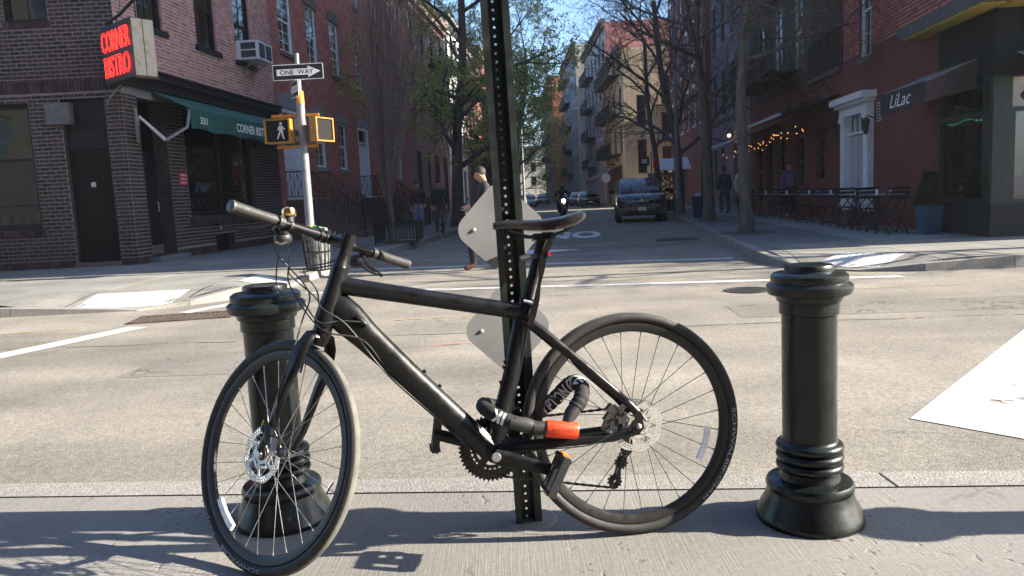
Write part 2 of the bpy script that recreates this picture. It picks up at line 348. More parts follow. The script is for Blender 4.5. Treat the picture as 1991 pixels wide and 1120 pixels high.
# ------------------------------------------------------------------ sidewalks: slabs with open joints, kerb stones, ramps at the corners
def clip(poly, a, b, c):           # keep a*x+b*y <= c
    out = []
    for i in range(len(poly)):
        p, q = poly[i], poly[(i+1) % len(poly)]; dp = a*p[0]+b*p[1]-c; dq = a*q[0]+b*q[1]-c
        if dp <= 0: out.append(p)
        if (dp < 0 < dq) or (dq < 0 < dp):
            t = dp/(dp-dq); out.append((p[0]+(q[0]-p[0])*t, p[1]+(q[1]-p[1])*t))
    return out
def area(p): return abs(sum(p[i][0]*p[(i+1) % len(p)][1]-p[(i+1) % len(p)][0]*p[i][1] for i in range(len(p))))/2
def slabs(parent, region, ang, size, matf, zf=lambda x, y: 0., off=(0, 0), gap=.014, n=1, th=.05, name='paving_slab', limit=300, near=(0, 0)):
    """region: convex outline; square slabs at angle ang"""
    ca, sa = math.cos(ang), math.sin(ang); sx, sy = size if isinstance(size, tuple) else (size, size)
    us = [p[0]*ca+p[1]*sa for p in region]; vs_ = [-p[0]*sa+p[1]*ca for p in region]
    cells = []
    for i in range(math.floor((min(us)-off[0])/sx), math.ceil((max(us)-off[0])/sx)):
        for j in range(math.floor((min(vs_)-off[1])/sy), math.ceil((max(vs_)-off[1])/sy)):
            u0, v0 = off[0]+i*sx, off[1]+j*sy; p = list(region)
            for a, b, c in ((ca, sa, u0+sx-gap/2), (-ca, -sa, -u0-gap/2), (-sa, ca, v0+sy-gap/2), (sa, -ca, -v0-gap/2)):
                p = clip(p, a, b, c)
                if len(p) < 3: break
            if len(p) >= 3 and area(p) > .01: cells.append((u0, v0, p))
    cells.sort(key=lambda q: (sum(x[0] for x in q[2])/len(q[2])-near[0])**2+(sum(x[1] for x in q[2])/len(q[2])-near[1])**2)
    far = MB()
    for k, (u0, v0, p) in enumerate(cells):
        mbs = MB() if k < limit else far; cx = sum(x[0] for x in p)/len(p); cy = sum(x[1] for x in p)/len(p)
        dz = random.Random(k).uniform(-.003, .003)
        for a in range(n):
            for b_ in range(n):
                q = p
                if n > 1:
                    for A, B, C in ((ca, sa, u0+sx*(a+1)/n), (-ca, -sa, -(u0+sx*a/n)), (-sa, ca, v0+sy*(b_+1)/n), (sa, -ca, -(v0+sy*b_/n))):
                        q = clip(q, A, B, C)
                        if len(q) < 3: break
                    if len(q) < 3: continue
                mbs.add([(x, y, zf(x, y)+dz) for x, y in q], [tuple(range(len(q)))])
        for a in range(len(p)):
            x0, y0 = p[a]; x1, y1 = p[(a+1) % len(p)]
            mbs.add([(x0, y0, zf(x0, y0)+dz), (x1, y1, zf(x1, y1)+dz), (x1, y1, zf(x1, y1)-th), (x0, y0, zf(x0, y0)-th)], [(3, 2, 1, 0)])
        if k < limit: mbs.build(name, matf(cx, cy), parent)
    if far.f: far.build('far_slabs', matf(0, 0), parent, kind='stuff')
def kerb(parent, pts, w, zf, mt, inner=1, length=1.5, name='kerb_stone', gap=.01):
    """stones along a polyline of the road edge; inner=+1: sidewalk lies to the left of the direction of travel"""
    P = []
    for a, b in zip(pts, pts[1:]):
        a = Vector(a); b = Vector(b); k = max(1, round((b-a).length/length))
        for i in range(k): P.append((a.lerp(b, i/k), a.lerp(b, (i+1)/k)))
    for i, (a, b) in enumerate(P):
        d = (b-a).normalized(); nrm = V(-d.y, d.x)*inner*w; a2 = a+d*gap/2; b2 = b-d*gap/2
        mb = MB(); tops = []
        za, zb = zf(a.x, a.y), zf(b.x, b.y); e = .012
        p = [(a2, ROAD_Z-.03), (b2, ROAD_Z-.03), (b2+nrm, ROAD_Z-.03), (a2+nrm, ROAD_Z-.03), (a2+nrm*.1, za+.002), (b2+nrm*.1, zb+.002), (b2+nrm, zb+.002), (a2+nrm, za+.002)]
        q = [(v.x, v.y, z) for v, z in p]
        if inner < 0: q = [q[1], q[0], q[3], q[2], q[5], q[4], q[7], q[6]]
        mb.hexa(q); mb.build(name, mt, parent)
def smooth01(t): t = max(0, min(1, t)); return t*t*(3-2*t)
def ramp_fn(a, b, reach=1.15, depth=.135):
    a = Vector(a); b = Vector(b)
    def f(x, y):
        p = V(x, y); t = max(0, min(1, (p-a).dot(b-a)/(b-a).length_squared)); d = (p-a.lerp(b, t)).length
        return -depth*smooth01(1-d/reach)
    return f
# near sidewalk
near = MB()
def nky(x): return 2.625-.0976*x
near.add([(-60, -60, 0), (60, -60, 0), (60, nky(60)-.004, 0), (-60, nky(-60)-.004, 0)], [(0, 1, 2, 3)])
nso = near.build('near_sidewalk', NEARCON, label='broom finished concrete sidewalk under the bicycle', kind='structure')
nk = thing('near_kerb', 'pale granite kerb edging the near sidewalk', 'kerb'); nk['kind'] = 'structure'; del nk['category']
for i, (a, b) in enumerate(((-9.2, -6.2), (-6.2, -3.1), (-3.1, -.72), (-.72, 1.285), (1.285, 3.4), (3.4, 6.4), (6.4, 9.4))):
    ya, yb = nky(a), nky(b); mb = MB(); g = .006
    mb.hexa([(a+g, ya, -.3), (b-g, yb, -.3), (b-g, yb+.15, -.3), (a+g, ya+.15, -.3), (a+g, ya, .004), (b-g, yb, .004), (b-g, yb+.143, .002), (a+g, ya+.143, .002)])
    mb.build('kerb_stone', GRANITE, nk)
# far left corner
STS = .1
LK = lambda Y: -4.55+STS*Y
RK = lambda Y: 2.1+.15*Y
LF = lambda Y: -9.65+STS*Y
FY = 9.55
lramp = ramp_fn((-5.65, FY), (-4.55, FY)); lramp2 = ramp_fn((-3.45, 11.6), (-3.4, 12.4), .9)
zL = lambda x, y: min(lramp(x, y), lramp2(x, y))
sl = thing('left_sidewalk', 'pale concrete sidewalk round the corner tavern', 'sidewalk'); sl['kind'] = 'structure'; del sl['category']
lc = [(-40, FY), (-4.75, FY), (-4.2, 9.85), (-3.72, 10.5), (LK(11.5), 11.5), (LK(60), 60)]
w = .16
li = [(-40, FY+w), (-4.8, FY+w), (-4.32, 9.98), (-3.88, 10.58), (LK(11.5)-w, 11.52), (LK(60)-w, 60)]
kerb(sl, lc, w, zL, GRANITE, 1, 1.6)
pick = lambda x, y: CONC
front = [li[0], li[1], li[2], li[3], li[4], (LK(16.4)-w, 16.4), (-40, 16.4)]
slabs(sl, front, .0, 1.55, pick, zL, (.35, .15), n=4, near=(-5, 9))
slabs(sl, [(LK(16.4)-w, 16.41), (LK(60)-w, 60), (LF(60)-.3, 60), (-8.3, 16.41)], -math.atan(STS), 1.55, pick, zL, near=(-4, 16))
# far right corner
FYR = 9.6
rramp = ramp_fn((4.05, 10.75), (4.75, 10.0), 1.1)
zR = lambda x, y: rramp(x, y)
sr = thing('right_sidewalk', 'concrete sidewalk past the cafe tables with darker strip by the kerb', 'sidewalk'); sr['kind'] = 'structure'; del sr['category']
rc = [(40, FYR-.6), (6.4, FYR), (5.3, 9.68), (4.6, 9.98), (4.1, 10.6), (3.93, 11.4), (RK(12.4), 12.4), (RK(50), 50)]
ri = [(40, FYR-.6+w), (6.4, FYR+w), (5.36, 9.83), (4.7, 10.11), (4.25, 10.68), (3.93+w, 11.42), (RK(12.4)+w, 12.4), (RK(50)+w, 50)]
kerb(sr, rc[::-1], w, zR, GRANITE, 1, 1.6)
frontR = [ri[5], ri[4], ri[3], ri[2], ri[1], ri[0], (40, 13.2), (RK(13.2)+w, 13.2), ri[6]]
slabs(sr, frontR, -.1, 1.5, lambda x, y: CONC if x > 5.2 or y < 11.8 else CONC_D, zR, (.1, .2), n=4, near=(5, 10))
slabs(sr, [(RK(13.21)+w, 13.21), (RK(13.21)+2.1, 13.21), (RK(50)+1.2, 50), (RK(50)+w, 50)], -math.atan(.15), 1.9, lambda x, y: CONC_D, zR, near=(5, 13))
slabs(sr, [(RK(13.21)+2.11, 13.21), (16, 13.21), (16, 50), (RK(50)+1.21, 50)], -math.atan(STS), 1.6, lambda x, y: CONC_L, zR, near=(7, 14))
# beyond the lit cross street
fs = thing('far_sidewalk', 'distant sidewalk beyond the lit cross street', 'sidewalk'); fs['kind'] = 'structure'; del fs['category']
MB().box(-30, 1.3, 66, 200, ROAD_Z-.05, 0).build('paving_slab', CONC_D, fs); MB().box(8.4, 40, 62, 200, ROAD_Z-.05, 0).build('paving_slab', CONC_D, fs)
# tactile warning panels with raised domes
TACT = ground_mat('tactile_panel', (.50, .49, .46), agg=.08, aggscale=80, patch=.12, bump=.4)
def tactile(label, o, ux, uy, nx, ny, zf, sp=.07):
    mb = MB(); o = V(*o); ux = V(*ux); uy = V(*uy)
    for i in range(12):
        for j in range(8):
            q = [o+ux*a/12+uy*b/8 for a, b in ((i, j), (i+1, j), (i+1, j+1), (i, j+1))]
            mb.add([(p.x, p.y, zf(p.x, p.y)+.006) for p in q], [(0, 1, 2, 3)])
    t = mb.build('tactile_panel', TACT, label=label, cat='paving panel', group='tactile panels at the kerb ramps')
    dm = MB()
    for i in range(nx):
        for j in range(ny):
            p = o+ux*(i+.5)/nx+uy*(j+.5)/ny; z = zf(p.x, p.y)+.006
            dm.lathe([(.014, 0), (.008, .006)], 5, (p.x, p.y, z))
    dm.build('raised_dome', TACT, t, kind='stuff')
tactile('white tactile panel on the ramp in front of the tavern', (-5.72, FY+.2), (1.28, .02), (-.02, .75), 19, 11, zL)
tactile('white tactile panel on the ramp below the chocolate shop corner', (4.28, 10.75), (.62, -.66), (.62, .50), 13, 11, zR)
tactile('white tactile panel beside the litter basket', (-4.15, 11.55), (.6, .02), (.02, .85), 9, 12, zL)
# ------------------------------------------------------------------ road markings
def sheet(name, pts, mt, z=.004, **kw):
    return MB().add([(x, y, ROAD_Z+z) for x, y in pts], [tuple(range(len(pts)))]).build(name, mt, None, **kw)
mk = dict(cat='road marking')
def band(name, a, b, w, mt, **kw):
    a = V(*a); b = V(*b); d = (b-a).normalized(); n = V(-d.y, d.x)*w/2
    return sheet(name, [tuple(a-n), tuple(b-n), tuple(b+n), tuple(a+n)], mt, **kw)
band('stop_line', (-3.25, 14.2), (3.75, 12.75), .26, ROADPAINT, label='white stop line across the mouth of the shaded side street', **mk)
band('crosswalk_line', (-2.9, 10.62), (4.8, 9.28), .2, ROADPAINT, label='long white crosswalk line in the sun between the two corners', **mk)
sheet('painted_stripe', [(1.96, 3.70), (2.62, 2.93), (6.4, 5.6), (5.3, 7.2)], ROADPAINT, label='broad white stripe on the road beside the clear bollard', **mk)
band('edge_line', (-4.06, 8.15), (-5.9, 3.8), .26, ROADPAINT, label='white line running off past the rusty grate', **mk)
band('crosswalk_dash', (-4.0, 9.15), (-3.35, 10.25), .24, ROADPAINT, label='short white dash between rusty grate and tavern kerb', **mk)
YEL = ground_mat('yellow_spray', (.42, .28, .06), worn=(9., .44), agg=.3, aggscale=60, patch=.5); RED = ground_mat('pink_spray', (.42, .13, .12), worn=(9., .42), agg=.4, aggscale=50, patch=.5)
for i, (a, b, mt, w_) in enumerate((((-1.25, 7.75), (.25, 7.72), YEL, .035), ((-6.2, 8.0), (-4.75, 8.2), YEL, .05), ((-1.0, 6.2), (-.35, 6.3), RED, .03), ((3.6, 8.4), (6.2, 8.3), YEL, .025), ((-.95, 5.75), (-.6, 5.78), RED, .02))):
    band('spray_mark', a, b, w_, mt, z=.006, label=['thin yellow spray line behind the bicycle top tube', 'yellow spray line left of the rusty grate', 'pink spray scribble on the road under the top tube', 'faint yellow spray line beside the manhole', 'short pink spray dash near the pedals'][i], cat='spray mark')
so = V(1.22, 22.6); lettering('lane_word', 'ONLY', lambda a, b: V(so.x-a+STS*b*-1, so.y-b+.1*a, ROAD_Z+.005), WORNPAINT, None, width=2.95, height=3.6, bold=.045)
tag(bpy.data.objects['lane_word'], 'worn white word ONLY painted on the side street', 'road marking')
ar = [(-.9, 16.3), (.2, 16.3), (.2, 15.75), (1.55, 16.5), (.2, 17.25), (.2, 16.75), (-.9, 16.75)]
sheet('turn_arrow', ar, WORNPAINT, label='white arrow painted ahead of the stop line', **mk)
# tar-sealed cracks and old trench cuts
TAR = ground_mat('tar_seal', (.075, .07, .064), worn=(4., .5), agg=.25, aggscale=150, patch=.2); CUT = ground_mat('trench_asphalt', (.155, .142, .125), worn=(3., .56), agg=.3, aggscale=150, patch=.2, bump=.6)
def seal(label, pts, w_, seed):
    r_ = random.Random(seed); P_ = []
    for a, b in zip(pts, pts[1:]):
        for k in range(12): t = k/12; P_.append(V(a[0]+(b[0]-a[0])*t+r_.uniform(-.03, .03), a[1]+(b[1]-a[1])*t+r_.uniform(-.03, .03)))
    m_ = MB(); vs = []
    for i, p in enumerate(P_):
        d = (P_[min(i+1, len(P_)-1)]-P_[max(i-1, 0)]).normalized(); q = V(-d.y, d.x)*w_*r_.uniform(.3, .75); vs += [(p.x-q.x, p.y-q.y, ROAD_Z+.0025), (p.x+q.x, p.y+q.y, ROAD_Z+.0025)]
    m_.add(vs, [(2*i, 2*i+2, 2*i+3, 2*i+1) for i in range(len(P_)-1)]); m_.build('crack_seal', TAR, None, label=label, cat='road repair')
seal('faint tar sealed seam across the junction', [(-6, 7.2), (-2, 6.9), (2, 6.55), (7, 6.2)], .018, 3)
sheet('trench_cut', [(2.1, 6.9), (5.2, 6.6), (5.3, 7.35), (2.15, 7.65)], CUT, z=.002, label='darker rectangular trench patch beyond the clear bollard', cat='road repair'); sheet('trench_cut', [(-3.0, 5.6), (-1.7, 5.5), (-1.62, 6.35), (-2.95, 6.45)], CUT, z=.002, label='squarish asphalt patch beyond the left bollard', cat='road repair')
# gratings and covers
RUST = mat('rusty_iron', (.07, .048, .038), .8, .3, .3, 9, .3); IRON = mat('cast_iron', (.06, .058, .055), .6, .6, .2, 20, .3)
def grate(label, c, sx, sy, ang, mt, n, M2=None):
    t = thing('drain_grate', label, 'grate', (c[0], c[1], ROAD_Z), ang)
    MB().box(-sx/2, sx/2, -sy/2, sy/2, .003, .005).build('pit', mat('pit_dark', (.02, .018, .016), .9), t)
    f = MB()
    for a in (-1, 1): f.box(-sx/2-.04, sx/2+.04, a*sy/2-.04, a*sy/2+.04, 0, .014); f.box(a*sx/2-.04, a*sx/2+.04, -sy/2, sy/2, 0, .013)
    f.build('rim', mt, t)
    for i in range(n):
        x = -sx/2+(i+.5)*sx/n; MB().box(x-.018, x+.018, -sy/2, sy/2, .004, .012).build('grate_bar', mt, t)
grate('rusty iron street grate at the foot of the white edge line', (-3.8, 8.75), 1.05, .5, .15, RUST, 16)
grate('dark drain grate by the kerb near the parked utility vehicle', (4.0, 18.3), .9, .7, -.1, IRON, 12)
mh = thing('manhole_cover', 'round iron manhole cover behind the clear bollard', 'manhole cover', (2.72, 8.7, ROAD_Z))
MB().lathe([(.27, 0), (.27, .010), (.235, .010), (.235, .006), (0.001, .006)], 28).build('cover', IRON, mh)
st = MB()
for i in range(-4, 5):
    for j in range(-4, 5):
        if i*i+j*j < 13: st.box(i*.058-.018, i*.058+.018, j*.058-.018, j*.058+.018, .006, .010)
st.build('stud', IRON, mh, kind='stuff')
# ------------------------------------------------------------------ bicycle (local frame: x towards its rear, y away from the street side we stand on, z up; origin at rear contact)
BLK = mat('matt_black_frame', (.005, .0053, .0055), .34, 0, .1, 14, .04, 300, spec=.38)
SATIN = mat('satin_black_metal', (.010, .010, .010), .38, .5, .1, 30); RUB = mat('black_rubber', (.035, .034, .032), .8, 0, .15, 60, .15, 200)
TYRE = mat('tyre_rubber', (.018, .0175, .017), .7, 0, .15, 18, .2, 250); TREAD = mat('dusty_tread', (.105, .098, .085), .85, 0, .2, 14, .2, 250, dirt=.2, dcol=(.05, .047, .042), dscale=9)
STEEL = mat('bare_steel', (.55, .53, .49), .45, .6, .08, 40); ALU = mat('grey_aluminium', (.42, .42, .42), .4, .9, .1, 30); SPK = mat('dark_spoke', (.10, .10, .10), .35, .8, .05)
PLAST = mat('black_plastic', (.02, .02, .021), .5, 0, .1, 40); WHITE = mat('white_print', (.75, .75, .74), .5, 0, .05); GREYP = mat('grey_print', (.30, .30, .30), .6, 0, .05)
AMB = mat('amber_reflector', (.75, .24, .02), .2, 0, .1, 60, spec=.8); CLEAR = mat('white_reflector', (.72, .74, .74), .2, 0, .12, 80, .2, 200, spec=.8); BRASS = mat('polished_brass', (.80, .55, .22), .18, 1, .05)
ORANGE = mat('orange_lock_body', (.70, .055, .012), .35, 0, .05, 20); SLEEVE = mat('black_nylon_sleeve', (.007, .007, .008), .8, 0, .15, 60, .4, 260)
WB, WR = 1.0908, .343
PSI, LAM, SIG = .1354, .1282, -.7578
HA = 1.2335; AX = V(math.cos(HA), 0, math.sin(HA)); FWD = V(-math.sin(HA), 0, math.cos(HA)); FH = V(-WB, 0, .3415); AP = FH-FWD*.049
SROT = Matrix.Rotation(SIG, 3, AX)
def stt(p): return AP+SROT @ (Vector(p)-AP)
bike = thing('bicycle', 'matt black flat bar bicycle locked to the sign post', 'bicycle', (.3565, 2.2448, 0), rot=(-LAM, 0, PSI))
YR = (0, 1, 0)
# frame
MB().tube([AP+AX*L for L in (.405, .42, .46, .53, .57, .585)], [.029, .033, .031, .026, .0265, .027], 20, ref=YR).build('head_tube', BLK, bike, True)
MB().tube([(-.853, 0, .823), (-.75, 0, .8), (-.55, 0, .757), (-.31, 0, .706)], [(.021, .027), (.021, .026), (.020, .025), (.018, .0245)], 20, ref=YR).build('top_tube', BLK, bike, True)
dt = MB().tube([(-.892, 0, .778), (-.872, 0, .757), (-.838, 0, .722), (-.79, 0, .668), (-.676, 0, .545), (-.56, 0, .421), (-.445, 0, .299)], [(.02, .034), (.026, .050), (.029, .051), (.030, .043), (.030, .0375), (.030, .036), (.030, .035)], 24, ref=YR).build('down_tube', BLK, bike, True)
MB().tube([(-.305, 0, .74), (-.318, 0, .70), (-.362, 0, .532), (-.40, 0, .41), (-.434, 0, .295)], [(.018, .020), (.019, .026), (.019, .026), (.021, .027), (.025, .03)], 20, ref=YR).build('seat_tube', BLK, bike, True)
MB().lathe([(.026, -.045), (.026, .045)], 24, (-.436, 0, .293), Matrix.Rotation(math.pi/2, 3, 'X')).build('bottom_bracket_shell', BLK, bike, True)
for sgn in (-1, 1):
    MB().tube([(-.318, sgn*.012, .688), (-.27, sgn*.028, .648), (-.15, sgn*.05, .534), (-.03, sgn*.062, .418), (.0, sgn*.063, .383)], [(.010, .015), (.010, .015), (.009, .0135), (.009, .012), (.007, .013)], 12, ref=YR).build('seat_stay', BLK, bike, True)
    MB().tube([(-.425, sgn*.03, .30), (-.35, sgn*.036, .311), (-.22, sgn*.05, .312), (-.08, sgn*.061, .315), (-.03, sgn*.063, .325)], [(.012, .02), (.011, .017), (.010, .014), (.009, .014), (.007, .013)], 12, ref=YR).build('chain_stay', BLK, bike, True)
    MB().prism([(-.035, .31), (.0, .318), (.018, .335), (.016, .36), (.008, .395), (-.012, .39), (-.008, .36), (-.02, .335)], sgn*.063-.004, sgn*.063+.004, lambda a, b, d: V(a, d, b)).build('dropout', BLK, bike)
# cable port and bottle bolts
MB().ball((-.80, -.031, .715), (.024, .006, .008), 10, 6, M=Matrix.Rotation(R_(45), 3, 'Y')).build('cable_port', SATIN, bike, True)
for p in ((-.628, 0, .549), (-.585, 0, .502)): MB().lathe([(.006, 0), (.006, .006), (.004, .008)], 10, p, Matrix.Rotation(R_(42), 3, 'Y')).build('bottle_bolt', SATIN, bike)
for z, x in ((.50, -.398), (.56, -.381), (.545, -.385)): MB().lathe([(.006, 0), (.006, .006)], 10, (x, 0, z), Matrix.Rotation(R_(-105), 3, 'Y')).build('bottle_bolt', SATIN, bike)
# decals at the foot of the down tube
def on_dt(u, t):     # u along the tube from its foot, t across, on the near side
    p = V(-.445, 0, .299).lerp(V(-.676, 0, .545), u/.337); n = V(.729, 0, .684); an = t/.033
    return p+n*(.0368*math.sin(an))+V(0, -1, 0)*(.0312*math.cos(an))
dec = MB()
for a, b, c, d in ((.050, .066, .026, .040), (.020, .052, .030, .038)):
    g = [[on_dt(a+(b-a)*i/2, c+(d-c)*j/3) for j in range(4)] for i in range(3)]
    for i in range(2):
        for j in range(3): dec.add([g[i][j], g[i+1][j], g[i+1][j+1], g[i][j+1]], [(0, 1, 2, 3)])
dec.build('sticker', WHITE, bike)
# seat
MB().tube([(-.335, 0, .64), (-.307, 0, .733), (-.262, 0, .865), (-.243, 0, .925)], .0162, 16).build('seat_post', BLK, bike, True)
MB().tube([(-.309, 0, .722), (-.302, 0, .748)], [.0245, .0235], 18).build('seat_clamp', SATIN, bike, True)
MB().bar((-.30, -.026, .735), (-.285, -.026, .735), .012).tube([(-.318, -.03, .742), (-.27, -.03, .728)], .005, 8).build('clamp_bolt', ALU, bike)
MB().prism([(-.315, .668), (-.30, .66), (-.285, .69), (-.27, .74), (-.262, .79), (-.248, .83), (-.24, .87), (-.205, .935), (-.22, .94), (-.262, .86), (-.266, .81), (-.283, .75), (-.30, .70)], -.036, -.022, lambda a, b, d: V(a, d, b)).build('saddle_strut', SATIN, bike, True)
MB().tube([(-.29, -.02, .875), (-.32, -.025, .868)], .009, 10).bar((-.29, -.02, .872), (-.235, -.03, .872), .012).build('light_bracket', PLAST, bike)
MB().box(-.236, -.226, -.04, -.03, .872, .884).build('tail_light', mat('red_lens', (.3, .01, .02), .3, spec=.5), bike)
# saddle: cross-sections from nose to tail
secs = [(-.392, .012, .978, .012), (-.375, .018, .982, .02), (-.34, .021, .984, .024), (-.29, .025, .981, .028), (-.24, .038, .980, .034), (-.19, .058, .984, .040), (-.15, .069, .993, .042), (-.125, .066, .999, .030), (-.113, .050, .996, .012)]
vs_, fs_ = [], []; n = 16
for x, w_, zt, dep in secs:
    for j in range(n):
        a = 2*math.pi*j/n; c_, s_ = math.cos(a), math.sin(a)
        z = zt-.006*abs(c_)**2 if s_ >= 0 else zt-.006-dep*(-s_)**.6*(.55+.45*abs(c_))
        vs_.append((x, w_*math.copysign(abs(c_)**.75, c_), z+(.006*s_ if s_ > 0 else 0)))
for i in range(len(secs)-1):
    for j in range(n): fs_.append((i*n+j, i*n+(j+1) % n, (i+1)*n+(j+1) % n, (i+1)*n+j))
fs_ += [tuple(range(n))[::-1], tuple(range((len(secs)-1)*n, len(secs)*n))]
MB().add(vs_, fs_).build('saddle', mat('saddle_vinyl', (.018, .017, .017), .3, 0, .1, 30, .05, 200, coat=.3), bike, True)
for sg in (-1, 1): MB().tube([(-.352, sg*.012, .958), (-.32, sg*.02, .945), (-.285, sg*.022, .934), (-.21, sg*.022, .934), (-.165, sg*.035, .95), (-.145, sg*.04, .968)], .0037, 8).build('saddle_rail', SATIN, bike, True)
MB().box(-.272, -.212, -.026, .026, .922, .942).build('saddle_clamp', SATIN, bike)
# wheels
def ring(mb, prof, c, rotf, n=72, mi=0):
    """closed profile (radius, offset) swept round the axle"""
    k = len(prof); vs = []; fs = []
    for i in range(n):
        a = 2*math.pi*i/n
        for r, o_ in prof: vs.append(rotf(Vector(c)+V(r*math.cos(a), o_, r*math.sin(a))))
    for i in range(n):
        for j in range(k): fs.append((i*k+j, i*k+(j+1) % k, ((i+1) % n)*k+(j+1) % k, ((i+1) % n)*k+j))
    return mb.add(vs, fs, mi)
def wheel(c, rotf, seed, nsp, rot_r, reflect, letters, flange_in, spoke_mt):
    rim = MB(); ring(rim, [(.3085, .0115), (.300, .0118), (.283, .0055), (.281, 0), (.283, -.0055), (.300, -.0118), (.3085, -.0115)], c, rotf, 90)
    w_ = rim.build('wheel', mat('matt_rim', (.016, .0155, .015), .45, .2, .08, 30), bike, True)
    t = MB(); ring(t, [(.3255+.0175*math.cos(a), .0172*math.sin(a)) for a in [2*math.pi*(i+.5)/16 for i in range(16)]], c, rotf, 96); t.m = [1 if (k % 16) in (15, 0, 1, 14) else 0 for k in range(len(t.f))]; t.build('tyre', [TYRE, TREAD], w_, True)
    h = MB(); Mx = Matrix.Rotation(-math.pi/2, 3, 'X')
    h.lathe([(.006, -.06), (.010, -.058), (.012, -.05), (.022, -.034), (.022, -.03), (.013, -.026), (.013, .026), (.022, .03), (.022, .034), (.012, .05), (.01, .058), (.006, .06)], 20, c, Mx)
    h.v = [tuple(rotf(Vector(p))) for p in h.v]; h.build('hub', PLAST, w_, True)
    for i in range(nsp):
        sd_ = 1 if i % 2 else -1; a = 2*math.pi*(i+.25)/nsp; off_ = R_(68)*(1 if (i//2) % 2 else -1)
        p0 = Vector(c)+V(.021*math.cos(a+off_), sd_*.031, .021*math.sin(a+off_)); p1 = Vector(c)+V(.286*math.cos(a), sd_*.002, .286*math.sin(a))
        s_ = MB().tube([rotf(p0), rotf(p1)], .00115, 5); q = p1.lerp(p0, .05); s_.tube([rotf(q), rotf(p1)], .002, 5); s_.build('spoke', spoke_mt, w_)
    # disc rotor on the near side
    y0 = -.046; N = 48
    for_ = MB()
    def rp(r, a, o_): return rotf(Vector(c)+V(r*math.cos(a), y0+o_, r*math.sin(a)))
    def flat(r0, r1, a0, a1, b0=None, b1=None, th=.0009):
        b0 = a0 if b0 is None else b0; b1 = a1 if b1 is None else b1
        p = [rp(r0, a0, -th), rp(r1, b0, -th), rp(r1, b1, -th), rp(r0, a1, -th)]; q = [rp(r0, a0, th), rp(r1, b0, th), rp(r1, b1, th), rp(r0, a1, th)]
        for_.hexa(p+q)
    for i in range(N):
        a0, a1 = 2*math.pi*i/N, 2*math.pi*(i+1)/N; wv = lambda a: rot_r+.0022*math.sin(8*a)
        for rr0, rr1 in ((rot_r*.945, None), (rot_r*.855, rot_r*.90), (rot_r*.765, rot_r*.81)):
            o0, o1 = (wv(a0), wv(a1)) if rr1 is None else (rr1, rr1)
            p = [rp(rr0, a0, -.0009), rp(o0, a0, -.0009), rp(o1, a1, -.0009), rp(rr0, a1, -.0009)]; q = [rp(rr0, a0, .0009), rp(o0, a0, .0009), rp(o1, a1, .0009), rp(rr0, a1, .0009)]
            for_.hexa(p+q)
        d_ = .45*(a1-a0); flat(rot_r*.89, rot_r*.95, a0, a0+d_); flat(rot_r*.80, rot_r*.86, a0+d_, a0+2*d_)
    for i in range(6):
        a = 2*math.pi*i/6; flat(.024, rot_r*.785, a-.28, a+.10, a+.28, a+.44); flat(rot_r*.45, rot_r*.56, a+.02, a+1.0)
    for i in range(24):
        a0, a1 = 2*math.pi*i/24, 2*math.pi*(i+1)/24; flat(.018, .027, a0, a1)
    for_.build('disc_rotor', STEEL, w_)
    if reflect:
        a0, a1, rr0, rr1, ro, mt_ = reflect; rf = MB(); K = 8
        for i in range(K):
            b0, b1 = a0+(a1-a0)*i/K, a0+(a1-a0)*(i+1)/K
            f = lambda r, a, o_: rotf(Vector(c)+V(r*math.cos(a), o_, r*math.sin(a)))
            rf.hexa([f(rr0, b0, ro-.005), f(rr1, b0, ro-.005), f(rr1, b1, ro-.005), f(rr0, b1, ro-.005), f(rr0, b0, ro+.005), f(rr1, b0, ro+.005), f(rr1, b1, ro+.005), f(rr0, b1, ro+.005)])
        rf.build('spoke_reflector', mt_, w_)
    for txt, ang, wd, hh in letters:
        def fn(a, b, ang=ang):
            an = ang-a/.3255; ph = math.pi-b/.0176*.9           # round the section, near side
            r = .3255-.0181*math.cos(ph+math.pi/2)*1.; o_ = -.0181*abs(math.sin(ph+math.pi/2))
            return rotf(Vector(c)+V(r*math.cos(an), o_, r*math.sin(an)))
        lettering('tyre_lettering', txt, fn, GREYP, w_, width=wd, height=hh)
    return w_
ident = lambda p: Vector(p)
wheel((0, 0, WR), ident, 1, 28, .08, (R_(-33), R_(-8), .235, .252, -.004, CLEAR), [('SCHWALBE', R_(-14), .20, .013), ('KOJAK', R_(-41), .12, .013)], 0, SPK)
wheel(tuple(FH), stt, 2, 28, .08, (R_(208), R_(232), .255, .275, -.006, CLEAR), [('SCHWALBE', R_(250), .20, .013), ('KOJAK', R_(214), .12, .013)], 0, mat('bright_spoke', (.35, .35, .35), .3, .9, .05))
# valve stems
MB().tube([(-.262, 0, .445), (-.235, 0, .435)], .003, 6).tube([(-.235, 0, .435), (-.222, 0, .43)], .005, 6).build('valve', SATIN, bike)
MB().tube([stt(FH+V(.10, 0, .264)), stt(FH+V(.09, 0, .235))], .003, 6).build('valve', SATIN, bike)
